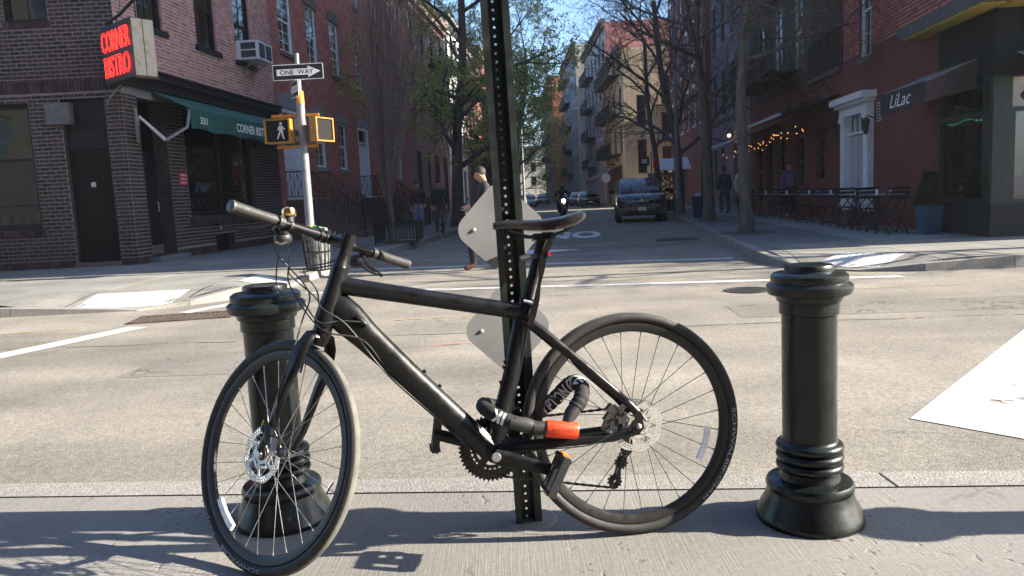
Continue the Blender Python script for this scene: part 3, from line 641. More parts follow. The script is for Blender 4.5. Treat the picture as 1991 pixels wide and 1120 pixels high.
# fork (steered)
CR = AP+AX*.372
fk = MB().tube([stt(AP+AX*L) for L in (.345, .36, .385, .405)], [.02, .026, .028, .027], 18).build('fork_crown', BLK, bike, True)
for sg in (-1, 1):
    P = [CR+V(0, sg*.008, .004), CR+V(-.004, sg*.034, .0), CR+V(-.014, sg*.052, -.028), CR+V(-.03, sg*.06, -.085), V(-.99, sg*.062, .53), V(-1.045, sg*.060, .41), FH+V(.004, sg*.058, .012)]
    MB().tube([stt(p) for p in P], [(.014, .022), (.014, .024), (.012, .024), (.012, .022), (.0115, .0185), (.010, .014), (.009, .012)], 14, ref=tuple(SROT @ V(0, 1, 0))).build('fork_leg', BLK, bike, True)
    q = MB().lathe([(.011, -.006), (.011, .006)], 14, (0, 0, 0), Matrix.Rotation(math.pi/2, 3, 'X')); q.v = [tuple(stt(Vector(p)+FH+V(0, sg*.06, 0))) for p in q.v]; q.build('axle_nut', SATIN if sg > 0 else ALU, bike, True)
# headset, stem, handlebar
MB().tube([stt(AP+AX*L) for L in (.585, .59, .615, .62)], [.024, .022, .019, .0185], 18).build('headset_spacer', SATIN, bike, True)
CL = AP+AX*.6673+FWD*.0881+V(.0025, 0, -.0092)
MB().tube([stt(AP+AX*L) for L in (.62, .685)], .0185, 16).tube([stt(AP+AX*.655), stt(AP+AX*.66+FWD*.045), stt(CL)], [(.016, .017), (.014, .017), (.018, .02)], 14).build('stem', SATIN, bike, True)
HW = .3425
bp = lambda y, f=0, z=0: stt(CL+V(0, y, 0)+FWD*f+AX*z)
MB().tube([bp(y) for y in (-HW+.008, -.19, -.11, -.06, .06, .11, .19, HW-.008)], [.0111, .0111, .0125, .0158, .0158, .0125, .0111, .0111], 16).build('handlebar', SATIN, bike, True)
for s_ in (-.045, .045, -.022, .022): MB().tube([bp(s_-.004), bp(s_+.004)], .0195, 16).tube([bp(s_, .012, .016), bp(s_, .014, .026)], .004, 8).build('clamp_band', SATIN, bike, True)
GRIP = mat('grip_rubber', (.015, .0145, .013), .6, 0, .2, 30, .3, 160)
for sg in (-1, 1):
    g = MB().tube([bp(sg*y) for y in (.205, .207, .22, .27, .335, .3425)], [.014, .0168, .0165, .0158, .0168, .0165], 18); g.build('grip', GRIP, bike, True)
    MB().tube([bp(sg*y) for y in (.342, .350, .352)], [.0172, .0172, .013], 18).build('bar_end_plug', mat('worn_plug', (.07, .067, .06), .5, .3, .2, 40), bike, True)
    # brake lever, shifter pod, hoses
    MB().tube([bp(sg*y) for y in (.178, .196)], .017, 14).build('lever_clamp', PLAST, bike, True)
    MB().tube([bp(sg*.185, .012, -.006), bp(sg*.175, .032, -.014), bp(sg*.16, .040, -.022)], [.011, .013, .009], 10).build('brake_body', SATIN, bike, True)
    MB().tube([bp(sg*.178, .036, -.016), bp(sg*.20, .050, -.03), bp(sg*.24, .058, -.045), bp(sg*.29, .060, -.054), bp(sg*.315, .068, -.06)], [(.006, .007), (.006, .006), (.004, .007), (.004, .007), (.005, .006)], 8).build('brake_lever', SATIN, bike, True)
    MB().ball(bp(sg*.145, .022, -.040), (.026, .026, .022), 14, 8).ball(bp(sg*.155, .012, -.022), .014, 10, 6).build('shifter_pod', PLAST, bike, True)
    MB().tube([bp(sg*.15, .0, -.05), bp(sg*.18, -.02, -.062), bp(sg*.21, -.028, -.06)], [(.004, .008), (.004, .008), (.006, .006)], 8).build('shift_lever', PLAST, bike, True)
# bell
bm = stt(CL+V(0, -.152, 0)); upv = AX
bl = MB().lathe([(.001, .026), (.012, .0255), (.0185, .022), (.0205, .016), (.0205, .002), (.019, 0)], 20); bl.v = [tuple(Vector(p)+bm+V(0, 0, .026)) for p in bl.v]; bl.build('bell', BRASS, bike, True)
MB().tube([bp(-.157), bp(-.147)], .0155, 12).tube([bm+V(0, 0, .01), bm+V(0, 0, .028)], .014, 12).build('bell_mount', PLAST, bike, True)
# cables and hoses
def cable(pts, r=.0024, sm=6):
    P = [Vector(p) for p in pts]; out = []
    for i in range(len(P)-1):
        a, b, c, d = P[max(i-1, 0)], P[i], P[i+1], P[min(i+2, len(P)-1)]
        for k in range(sm):
            t = k/sm; out.append(.5*((2*b)+(c-a)*t+(2*a-5*b+4*c-d)*t*t+(3*b-a-3*c+d)*t**3))
    out.append(P[-1]); MB().tube(out, r, 6).build('cable', PLAST, bike, True)
hb = AP+AX*.44
cable([bp(-.13, .04, -.05), bp(-.09, .09, -.11), bp(-.03, .13, -.19), stt(AP+AX*.46+FWD*.10+V(0, -.03, 0)), hb+V(-.02, -.045, -.02), V(-.86, -.045, .72), V(-.80, -.036, .712)])
cable([bp(-.13, .03, -.04), bp(-.08, .055, -.09), bp(-.045, .07, -.16), stt(AP+AX*.43+FWD*.06+V(0, -.03, 0)), hb+V(.0, -.05, -.05), V(-.80, -.04, .66), V(-.73, -.02, .565), V(-.60, -.015, .425), V(-.47, -.02, .285)])
cable([bp(-.15, .04, -.02), bp(-.11, .085, -.08), stt(AP+AX*.49+FWD*.085+V(0, -.02, 0)), stt(CR+V(-.03, -.045, .05)), stt(CR+V(-.035, -.07, -.05)), stt(V(-1.0, -.074, .52)), stt(V(-1.02, -.07, .42))])
cable([bp(.13, .04, -.05), bp(.06, .11, -.10), bp(-.02, .12, -.13), stt(AP+AX*.47+FWD*.08+V(0, .02, 0)), hb+V(-.03, .03, -.02), V(-.83, .036, .72)])
cable([bp(.15, .04, -.02), bp(.09, .085, -.07), bp(.02, .10, -.11), stt(AP+AX*.50+FWD*.075), hb+V(-.01, -.04, .02), V(-.84, -.045, .705), V(-.74, -.02, .558), V(-.62, -.013, .43), V(-.49, -.01, .295)])
cable([V(-.40, -.04, .285), V(-.30, -.05, .296), V(-.15, -.066, .30), V(-.07, -.066, .335)], .002)
# calipers
fc = MB(); 
for c_, s_ in ((V(-1.035, -.07, .395), (.016, .016, .03)), (V(-1.018, -.062, .37), (.014, .02, .022)), (V(-1.05, -.078, .415), (.010, .01, .016)), (V(-1.0, -.055, .345), (.012, .018, .014))):
    k = len(fc.v); fc.ball(c_, s_, 10, 6); fc.v[k:] = [tuple(stt(p)) for p in fc.v[k:]]
fc.build('brake_caliper', PLAST, bike, True)
MB().tube([stt(V(-1.01, -.075, .36)), stt(V(-1.0, -.075, .34))], .007, 8).bar(stt(V(-1.005, -.08, .385)), stt(V(-1.0, -.08, .35)), .014, .01).build('caliper_hardware', ALU, bike)
MB().bar(stt(V(-1.048, -.083, .435)), stt(V(-1.062, -.083, .395)), .011, .003).build('caliper_label', mat('yellow_label', (.6, .5, .03), .5, var=.2, scale=200), bike)
rc_ = MB()
for c_, s_, a_ in (((-.062, -.054, .385), (.034, .014, .013), .75), ((-.078, -.056, .366), (.024, .012, .015), .75), ((-.048, -.056, .372), (.012, .016, .018), .2), ((-.095, -.058, .35), (.012, .012, .016), .4), ((-.058, -.06, .398), (.016, .008, .006), .75)): rc_.box(-s_[0], s_[0], -s_[1], s_[1], -s_[2], s_[2], M=Matrix.Translation(c_) @ Matrix.Rotation(a_, 4, 'Y'))
for c_ in ((-.085, -.07, .352), (-.04, -.07, .386), (-.066, -.072, .376)): rc_.tube([c_, (c_[0], c_[1]-.006, c_[2])], .005, 8)
rc_.build('brake_caliper', PLAST, bike)
MB().tube([(0, -.064, WR), (0, -.074, WR)], [.009, .006], 12).ball((0.0, -.075, WR), .008, 10, 6).build('axle_nut', STEEL, bike, True)
# drivetrain (far side) and cranks
BBc = V(-.436, 0, .293); CD = V(.159, 0, -.05).normalized()
for R0, y0, nt_ in ((.098, .058, 46), (.081, .051, 36), (.061, .044, 26)):
    o_ = MB(); n = nt_*4
    for i in range(n):
        a0, a1 = 2*math.pi*i/n, 2*math.pi*(i+1)/n; f = lambda i: R0+(.004 if i % 4 in (1, 2) else -.002)
        g = lambda r, a, y: BBc+V(r*math.cos(a), y, r*math.sin(a))
        o_.hexa([g(R0*.80, a0, y0-.0012), g(f(i), a0, y0-.0012), g(f(i+1), a1, y0-.0012), g(R0*.80, a1, y0-.0012), g(R0*.80, a0, y0+.0012), g(f(i), a0, y0+.0012), g(f(i+1), a1, y0+.0012), g(R0*.80, a1, y0+.0012)])
    for i in range(5):
        a = 2*math.pi*i/5+.3; o_.bar(BBc+V(.02*math.cos(a), y0, .02*math.sin(a)), BBc+V(R0*.83*math.cos(a), y0, R0*.83*math.sin(a)), .02, .003, ref=(0, 1, 0))
    o_.build('chainring', PLAST, bike)
for sg, yy in ((1, -.072), (-1, .072)):
    e = BBc+CD*.170*sg+V(0, yy*1.22, 0)
    ck = MB().tube([BBc+V(0, yy, 0)-CD*.004*sg, BBc+V(0, yy, 0)+CD*.03*sg, BBc.lerp(e, .55)+V(0, yy*.5, 0), e-CD*.01*sg, e+CD*.010*sg], [(.010, .021), (.011, .024), (.009, .020), (.009, .018), (.007, .013)], 14, ref=YR).build('crank_arm', SATIN, bike, True)
    MB().lathe([(.014, 0), (.014, .002), (.011, .003)], 18, BBc+V(0, yy-.010*sg, 0), Matrix.Rotation(math.pi/2*sg, 3, 'X')).build('crank_bolt', ALU, ck)
    pc = e+V(0, .055*(-sg), 0); pd = MB(); T = Matrix.Rotation(R_(-62 if sg > 0 else -80), 3, 'Y')*1.22
    for bx_ in ((-.048, -.036, -.045, .045, -.009, .009), (.036, .048, -.045, .045, -.009, .009), (-.036, .036, -.045, -.033, -.009, .009), (-.036, .036, .033, .045, -.009, .009), (-.036, .036, -.012, .012, -.011, .011)):
        k = len(pd.v); pd.box(*bx_); pd.v[k:] = [tuple(T @ Vector(p)+pc) for p in pd.v[k:]]
    for x_ in (-.042, .042):
        for y_ in (-.04, -.02, 0, .02, .04):
            for z_ in (-.011, .011): pd.ball(T @ V(x_, y_, z_)+pc, .004, 6, 4)
    po = pd.build('pedal', PLAST, bike)
    for x_ in (-.049, .049):
        r_ = MB(); r_.box(x_-.003, x_+.003, -.02, .02, -.008, .008); r_.v = [tuple(T @ Vector(p)+pc) for p in r_.v]; r_.build('pedal_reflector', AMB, po)
    MB().tube([e, pc], .008, 8).build('pedal_axle', ALU, po)
    if sg < 0:
        q = BBc.lerp(e, .78)+V(0, .0735*.45-.012, 0); MB().bar(q-CD*.014+V(0, -.001, 0), q+CD*.014+V(0, -.001, 0), .001, .010, ref=(0, 0, 1)).build('barcode_sticker', WHITE, ck)
cs = MB()
for i, r in enumerate((.055, .049, .043, .037, .031, .026, .022)):
    n = 48; y0 = .030+.004*i
    cs.lathe([(r, y0-.001), (r, y0+.001)], 30, (0, 0, WR), Matrix.Rotation(-math.pi/2, 3, 'X'))
cs.build('cassette', SATIN, bike)
der = MB().bar((-.002, .064, .33), (-.006, .066, .245), .018, .012).bar((-.006, .072, .25), (-.044, .072, .150), .016, .006).bar((-.02, .084, .235), (-.05, .084, .15), .012, .004)
der.ball((-.004, .07, .245), (.02, .014, .018), 10, 6); db = der.build('rear_derailleur', PLAST, bike)
for p, r in (((-.022, .078, .205), .019), ((-.047, .078, .148), .021)):
    q = MB(); n = 22
    for i in range(n):
        a0, a1 = 2*math.pi*i/n, 2*math.pi*(i+1)/n; f = r+(.003 if i % 2 else -.001); c_ = Vector(p)
        q.hexa([c_+V(.004*math.cos(a0), -.003, .004*math.sin(a0)), c_+V(f*math.cos(a0), -.003, f*math.sin(a0)), c_+V(f*math.cos(a1), -.003, f*math.sin(a1)), c_+V(.004*math.cos(a1), -.003, .004*math.sin(a1)), c_+V(.004*math.cos(a0), .003, .004*math.sin(a0)), c_+V(f*math.cos(a0), .003, f*math.sin(a0)), c_+V(f*math.cos(a1), .003, f*math.sin(a1)), c_+V(.004*math.cos(a1), .003, .004*math.sin(a1))])
    q.build('jockey_wheel', PLAST, db)
ch = MB(); path = [BBc+V(.081*math.cos(a), .051, .081*math.sin(a)) for a in [R_(x) for x in range(260, 84, -8)]]
path += [V(0, .045, WR).lerp(BBc+V(0, 0, 0), 0)+V(.043*math.cos(R_(x)), 0, .043*math.sin(R_(x))) for x in range(86, -60, -14)]
path += [V(-.01, .07, .215), V(-.03, .078, .19), V(-.03, .078, .165), V(-.047, .078, .126)]
path = [path[0]+V(0, 0, 0)]+path
pts = path+[path[0]]; d_ = []; 
for a, b in zip(pts, pts[1:]):
    L_ = (b-a).length; k = max(1, round(L_/.0127))
    d_ += [a.lerp(b, i/k) for i in range(k)]
for i in range(len(d_)):
    a, b = d_[i], d_[(i+1) % len(d_)]
    if (b-a).length > .002: ch.bar(a, b, .0075 if i % 2 else .0055, .0085 if i % 2 else .006, ref=(0, 1, 0))
ch.build('chain', mat('chain_steel', (.05, .045, .04), .45, .8), bike, kind='stuff')
# front derailleur
MB().box(-.445, -.40, .035, .065, .385, .415).bar((-.40, .02, .42), (-.41, .05, .40), .02).build('front_derailleur', PLAST, bike)
# ------------------------------------------------------------------ chain lock (own thing, in the bicycle's frame)
lock = thing('chain_lock', 'sleeved chain lock with orange barrel round post and seat tube', 'bicycle lock', (.3565, 2.2448, 0), rot=(-LAM, 0, PSI))
def spline(pts, sm=10):
    P = [Vector(p) for p in pts]; out = []
    for i in range(len(P)-1):
        a, b, c, d = P[max(i-1, 0)], P[i], P[i+1], P[min(i+2, len(P)-1)]
        for k in range(sm):
            t = k/sm; out.append(.5*((2*b)+(c-a)*t+(2*a-5*b+4*c-d)*t*t+(3*b-a-3*c+d)*t**3))
    return out+[P[-1]]
l1 = spline([(-.325, -.078, .372), (-.37, -.075, .385), (-.415, -.06, .405), (-.452, -.02, .425), (-.45, .06, .43), (-.40, .13, .41), (-.33, .12, .395)])
l2 = spline([(-.32, .10, .385), (-.27, .07, .398), (-.225, .05, .432), (-.19, .025, .470), (-.168, .0, .482), (-.158, -.03, .468), (-.168, -.055, .438), (-.188, -.065, .415)])
sr_ = lambda P, r: [r*(1+.035*math.sin(i*1.3)+.02*math.sin(i*2.9)) for i in range(len(P))]
MB().tube(l1, sr_(l1, .021), 14).build('sleeve', SLEEVE, lock, True); MB().tube(l2, sr_(l2, .0235), 14).build('sleeve', SLEEVE, lock, True)
GR = mat('grey_rubber_boot', (.03, .03, .03), .5, 0, .15, 40)
MB().tube([(-.39, -.078, .39), (-.345, -.079, .378), (-.318, -.08, .371)], [.017, .024, .018], 14).build('boot', GR, lock, True)
MB().tube([(-.178, -.062, .425), (-.205, -.072, .398), (-.222, -.078, .37)], [.021, .021, .014], 14).build('boot', GR, lock, True)
MB().tube([(-.322, -.081, .369), (-.278, -.081, .362)], .021, 20).build('shackle_housing', PLAST, lock, True)
ob = MB().tube([(-.285, -.082, .3635), (-.282, -.082, .363), (-.194, -.082, .349), (-.191, -.082, .3485)], [.024, .0255, .0255, .024], 28).build('barrel', ORANGE, lock, True)
ax_ = V(.091, 0, -.0146).normalized(); nz_ = V(.0146, 0, .091).normalized()
def on_ob(a, b):
    an = b/.026; return V(-.238, -.082, .3563)+ax_*a+nz_*(.0259*math.sin(an))+V(0, -.0259*math.cos(an), 0)
BLKP = mat('black_print', (.02, .02, .02), .5)
lettering('lettering', 'KRYPTONITE', on_ob, BLKP, ob, width=.066, height=.009)
def on_sleeve(P, s0, flip=1, rr=.0256):
    L_ = [0]
    for a, b in zip(P, P[1:]): L_.append(L_[-1]+(b-a).length)
    def fn(a, b):
        s = s0+a
        i = max(0, min(len(P)-2, next((k for k in range(len(L_)-1) if L_[k+1] >= s), len(P)-2))); t = (s-L_[i])/max(1e-6, L_[i+1]-L_[i])
        p = P[i].lerp(P[i+1], t); d = (P[i+1]-P[i]).normalized(); n0 = V(0, -1, 0); n0 = (n0-d*n0.dot(d)).normalized(); u_ = n0.cross(d)*-1
        an = -b/rr; return p+n0*(rr*math.cos(an))+u_*(rr*math.sin(an))
    return fn
lettering('lettering', 'KRYPTON', on_sleeve(l2, .10), WHITE, lock, width=.16, height=.044, bold=.035, sub=2)
lettering('lettering', 'ITE', on_sleeve(l2, .222), WHITE, lock, width=.06, height=.044, bold=.035, sub=2)
lettering('lettering', 'IK', on_sleeve(l1, .098), WHITE, lock, width=.036, height=.040, bold=.035, sub=2)
# ------------------------------------------------------------------ sign post: channel section with punched holes, two plates seen from behind
POST = mat('green_enamel', (.009, .015, .013), .38, .1, .18, 9, .08, 120, dirt=.25, dcol=(.05, .055, .045), dscale=6)
PL = mat('sign_back', (.235, .235, .245), .55, .25, .1, 5, .08, 60, dirt=.15, dcol=(.22, .21, .2), dscale=3)
sp = thing('sign_post', 'dark green perforated post with two diamond plates seen from behind', 'sign post', (.013, 2.385, 0), rot=(0, R_(-1.05), R_(9)))
ph = MB(); H_ = 3.3; pit = .0254; hw_ = .0155; rh = .0048
nh = int(H_/pit)
for i in range(nh):
    z0 = i*pit; zc = z0+pit/2; hole = [(rh*math.cos(a), rh*math.sin(a)) for a in [math.pi/8+math.pi/4*k for k in range(8)]]
    sq = [(hw_, pit/2*.4), (hw_*.5, pit/2), (-hw_*.5, pit/2), (-hw_, pit/2*.4), (-hw_, -pit/2*.4), (-hw_*.5, -pit/2), (hw_*.5, -pit/2), (hw_, -pit/2*.4)]
    vs_ = [(x, 0, zc+z) for x, z in hole]+[(x, 0, zc+z) for x, z in sq]+[(x, .004, zc+z) for x, z in hole]+[(x, .004, zc+z) for x, z in sq]
    fs_ = []
    for k in range(8):
        k2 = (k+1) % 8
        fs_ += [(k, 8+k, 8+k2, k2), (16+k2, 24+k2, 24+k, 16+k), (k, k2, 16+k2, 16+k)]
    vs_ += [(hw_, 0, zc+pit/2), (hw_, 0, zc-pit/2), (-hw_, 0, zc+pit/2), (-hw_, 0, zc-pit/2), (hw_, .004, zc+pit/2), (hw_, .004, zc-pit/2), (-hw_, .004, zc+pit/2), (-hw_, .004, zc-pit/2)]
    fs_ += [(8, 32, 9), (15, 14, 33), (11, 10, 34), (12, 35, 13), (24, 25, 36), (31, 37, 30), (27, 38, 26), (28, 29, 39)]
    ph.add(vs_, fs_)
ph.build('web', POST, sp)
flg = MB()
for sg in (-1, 1):
    prof = [(hw_, 0), (hw_, .004), (.0205, .006), (.026, -.028), (.0415, -.0285), (.042, -.0325), (.0225, -.0325), (.0175, -.002)] if False else [(hw_, .0), (.0195, -.004), (.0245, -.034), (.043, -.035), (.043, -.0385), (.0215, -.0385), (.0165, -.006), (hw_, -.0035)]
    prof = [(sg*a, -b-.0) for a, b in prof]
    q = prof if sg > 0 else prof[::-1]
    flg = MB().prism(q, 0, H_, lambda a, b, d: V(a, -b, d)); flg.build('flange', POST, sp)
rr = random.Random(4)
for zc, wd, hh, dx, lab in ((.955, .158, .160, -.014, 'upper'), (.63, .156, .158, -.014, 'lower')):
    out = []; rad = .05; 
    for cx, cz, a0 in ((wd, 0, 0), (0, hh, 90), (-wd, 0, 180), (0, -hh, 270)):
        k_ = rad*math.sqrt(2); ux, uz = (cx/abs(cx) if cx else 0), (cz/abs(cz) if cz else 0)
        ox, oz = cx-ux*k_, cz-uz*k_
        for t in range(-45, 46, 15): out.append((ox+rad*math.cos(R_(a0+t)), oz+rad*math.sin(R_(a0+t))))
    pl_ = MB().prism([(a+dx, b+zc) for a, b in out], .045, .0475, lambda a, b, d: V(a, d, b)).build('sign_plate', PL, sp)
    for bx_, bz in ((dx-wd*.55, zc), (dx, zc+.06), (dx, zc-.06)):
        MB().lathe([(.006, 0), (.006, .002), (.004, .004)], 10, (bx_, .0445 if abs(bx_-dx) > .01 else -.001, bz), Matrix.Rotation(math.pi/2, 3, 'X')).build('bolt', STEEL, pl_)
MB().lathe([(.10, 0), (.09, .004), (.06, .006)], 14).build('grout_patch', NEARCON, sp)
# ------------------------------------------------------------------ bollards
BOL = mat('black_green_gloss_paint', (.0065, .0095, .009), .33, 0, .25, 7, .35, 14, coat=.05, spec=.34, dirt=.3, dcol=(.045, .042, .036), dscale=7)
prof = [(.158, 0), (.162, .006), (.162, .016), (.157, .026), (.150, .045), (.137, .068), (.129, .09), (.127, .098), (.131, .106), (.132, .118), (.126, .128), (.114, .132), (.092, .136), (.088, .15)]
body = [(.088, .148), (.086, .158)]
shaft = [(.080, .262), (.0805, .30), (.081, .50), (.081, .652), (.088, .656), (.088, .69), (.095, .694), (.097, .704), (.104, .712)]
cap = [(.104, .71), (.120, .716), (.126, .728), (.125, .742), (.115, .750), (.1115, .752), (.113, .760), (.112, .772), (.102, .780), (.074, .783), (.071, .786), (.072, .796), (.068, .803), (.05, .806), (.001, .807)]
def rings():
    p = [(.0865, .155)]
    for zc in (.176, .207, .238):
        p.append((.083, zc-.0165))
        for t in range(-90, 91, 30): p.append((.086+.0150*math.cos(R_(t)), zc+.0145*math.sin(R_(t))))
    return p+[(.083, .256), (.080, .262)]
def bollard(loc, label, rot):
    t = thing('bollard', label, 'bollard', loc, rot, 'cast iron bollards along the kerb')
    MB().lathe(prof+body, 48).build('base', BOL, t, True); MB().lathe(rings()+[(.080, .264)], 48, cap=False).build('ring_moulding', BOL, t, True)
    MB().lathe(shaft, 48).build('shaft', BOL, t, True); MB().lathe(cap, 48).build('cap', BOL, t, True)
    return t
b1 = bollard((.905, 2.30, 0), 'glossy black cast iron bollard standing clear behind the rear wheel', 0)
b2 = bollard((-.815, 2.50, 0), 'glossy black cast iron bollard behind the turned front wheel', 1)
b3 = copy_tree(b1, None, label='glossy black cast iron bollard further along the kerb'); b3.location = (2.60, 2.10, 0)
# ------------------------------------------------------------------ building kit
SA = math.atan2(1, STS)                       # heading of the side street
def framed(parent, F, fn):
    """run fn(), then move the parts it made for parent into facade frame F"""
    old = set(parent.children); fn()
    for o in parent.children:
        if o not in old: o.matrix_basis = F @ o.matrix_basis
BRK_DK = mat('brown_brick', (.055, .034, .034), .85, 0, .22, 5, .4, 60, isl=.35, spec=.2); BRK_PK = mat('painted_pink_brick', (.46, .215, .185), .85, 0, .2, 5, .4, 60, isl=.28, spec=.2)
BRK_RD = mat('red_brick', (.43, .15, .122), .85, 0, .16, 4, .4, 60, isl=.22, spec=.2); BRK_OX = mat('painted_oxblood_brick', (.165, .046, .042), .75, 0, .14, 3, .35, 40, isl=.10, spec=.3)
BRK_BK = mat('sooty_brick', (.06, .042, .04), .85, 0, .2, 5, .4, 60, isl=.3, spec=.2)
MORT_D = mat('grey_mortar', (.19, .18, .175), .95, 0, .15, 9, .3, 80); MORT_L = mat('pale_mortar', (.55, .50, .48), .95, 0, .12, 9, .3, 80); MORT_R = mat('red_mortar', (.32, .17, .15), .95, 0, .15, 9, .3, 80)
BROWNST = mat('brownstone', (.115, .075, .066), .8, 0, .15, 7, .3, 60); GREYST = mat('grey_stone', (.22, .21, .215), .8, 0, .12, 7, .2, 60)
BLKPT = mat('black_gloss_paint', (.012, .012, .014), .5, 0, .15, 6, .05, spec=.25); WHTPT = mat('white_gloss_paint', (.70, .72, .72), .4, 0, .06, 6, .05); DKMET = mat('black_ironwork', (.012, .012, .013), .5, .2, .15, 14, .1)
DARKRM = mat('dim_interior', (.035, .03, .026), .9, 0, .3, 2); WOODIN = mat('interior_wood', (.10, .05, .025), .6, 0, .3, 3); CURT = mat('pale_curtain', (.45, .42, .36), .9, 0, .12, 3, stretch=(8, 8, .5))
BLIND = mat('tan_blind', (.22, .14, .07), .8, 0, .15, 2); ROOFM = mat('roof_tar', (.04, .04, .04), .9)
def shell(parent, u0, u1, y0, y1, z0, z1, mt, front_open=True, name='wall', near=True):
    """back, sides and roof of a block"""
    mb = MB(); f = [(0, 4, 7, 3), (2, 3, 7, 6), (4, 5, 6, 7)]+([(1, 2, 6, 5)] if near else [])+([] if front_open else [(0, 1, 5, 4)])
    mb.add([(u0, y0, z0), (u1, y0, z0), (u1, y1, z0), (u0, y1, z0), (u0, y0, z1), (u1, y0, z1), (u1, y1, z1), (u0, y1, z1)], f); return mb.build(name, mt, parent)
# ------------------------------------------------------------------ corner tavern
tav = thing('tavern_building', 'brown brick corner tavern with green awning and red neon sign', 'building', (-8.0, 16.4, 0))
FB = Matrix.Rotation(SA, 4, 'Z'); TH = 11.
opA = [(-3.6, -1.97, .85, 3.5), (-1.30, -.37, .1, 3.55), (-2.25, -1.35, 5.15, 7.2)]
def facA():
    mb = MB(); wall(mb, -9, 0, 0, TH, opA, rev=.22, rmi=1); mb.build('wall', [MORT_D, BRK_DK], tav)
    bo = opA+[(-9, 0, 3.68, 3.93), (-9, 0, .0, .16), (-3.65, -1.9, .70, .85), (-2.3, -1.3, 5.0, 5.15)]
    brick_wall(tav, -6.5, 0, 0, 6.6, bo, BRK_DK, .225, .083, single=lambda u, z: u > -3.4 and z < 5.6 and ((z > 3.9) or u > -.4 or (u < -1.25 and z < .8)), maxs=170, seed=1)
    soldier(tav, -6.5, 0, 3.69, 3.92, BRK_DK, .078); soldier(tav, -6.5, -1.33, .0, .155, BRK_DK, .078); soldier(tav, -.36, 0, .0, .155, BRK_DK, .078)
    soldier(tav, -3.65, -1.9, .71, .845, BRK_DK, .078, proud=.05); soldier(tav, -2.3, -1.3, 5.01, 5.145, BRK_DK, .078, proud=.04)
    MB().box(-1.34, -.35, -.06, .2, .0, .10).build('door_sill', BROWNST, tav)
    d = MB().box(-1.295, -.375, .12, .16, .11, 2.5); d.build('side_door', mat('dark_brown_door', (.014, .009, .008), .6, 0, .1, 5, spec=.15), tav)
    MB().box(-1.295, -.375, .10, .17, 2.505, 3.545).build('transom_panel', BLKPT, tav)
    MB().box(-.90, -.80, .113, .119, 1.70, 1.80).build('door_notice', mat('paper_notice', (.45, .43, .38), .8), tav)
    v = MB().box(-1.56, -1.05, -.14, .02, 3.02, 3.46).build('vent_box', mat('grey_vent', (.12, .12, .125), .6, .2), tav)
    for i in range(11): MB().box(-1.53, -1.08, -.148, -.14, 3.05+i*.037, 3.065+i*.037).build('louvre', mat('vent_louvre', (.18, .18, .18), .5, .3), v)
    # big pub window with half blind
    w_ = MB(); u0, u1, z0, z1 = -3.6, -1.97, .85, 3.5
    for a, b, c, d2 in ((u0, u1, z0, z0+.12), (u0, u1, z1-.1, z1), (u0, u0+.08, z0+.12, z1-.1), (u1-.08, u1, z0+.12, z1-.1), (u0+.08, u1-.08, 2.30, 2.36), (u0+.08, u1-.08, 1.36, 1.39)): w_.box(a, b, .08, .16, c, d2)
    wo_ = w_.build('window', BLKPT, tav)
    MB().box(u0+.08, u1-.08, .115, .121, z0+.12, z1-.1).build('pane', GLASS, wo_); MB().box(u0+.08, u1-.08, .20, .205, 2.36, z1-.1).build('blind', BLIND, wo_)
    MB().add([(u0, 1.2, z0), (u1, 1.2, z0), (u1, 1.2, z1), (u0, 1.2, z1), (u0, .23, z0), (u1, .23, z0)], [(0, 1, 2, 3), (4, 5, 1, 0)]).build('room_behind', DARKRM, wo_)
    rn = random.Random(3)
    for i in range(5):
        x = u0+.5+i*.24; MB().box(x, x+.13, .45, .5, z0+.13, z0+.13+rn.uniform(.14, .3)).build('display_card', mat('display_card_%d' % (i % 3), [(.3, .2, .06), (.12, .16, .05), (.35, .15, .06)][i % 3], .7), wo_)
    sash_window(tav, -2.25, -1.35, 5.15, 7.2, BLKPT, y=.12, cols=2, rows=2, back=DARKRM, shade=(.0, BLIND))
framed(tav, Matrix.Identity(4), facA)
opB = [(.55, 1.62, .12, 3.6), (2.4, 6.2, .95, 3.5), (3.55, 4.62, .0, .47), (.9, 1.95, 5.25, 7.35), (3.5, 4.62, 5.25, 7.35), (5.72, 6.84, 5.25, 7.35)]
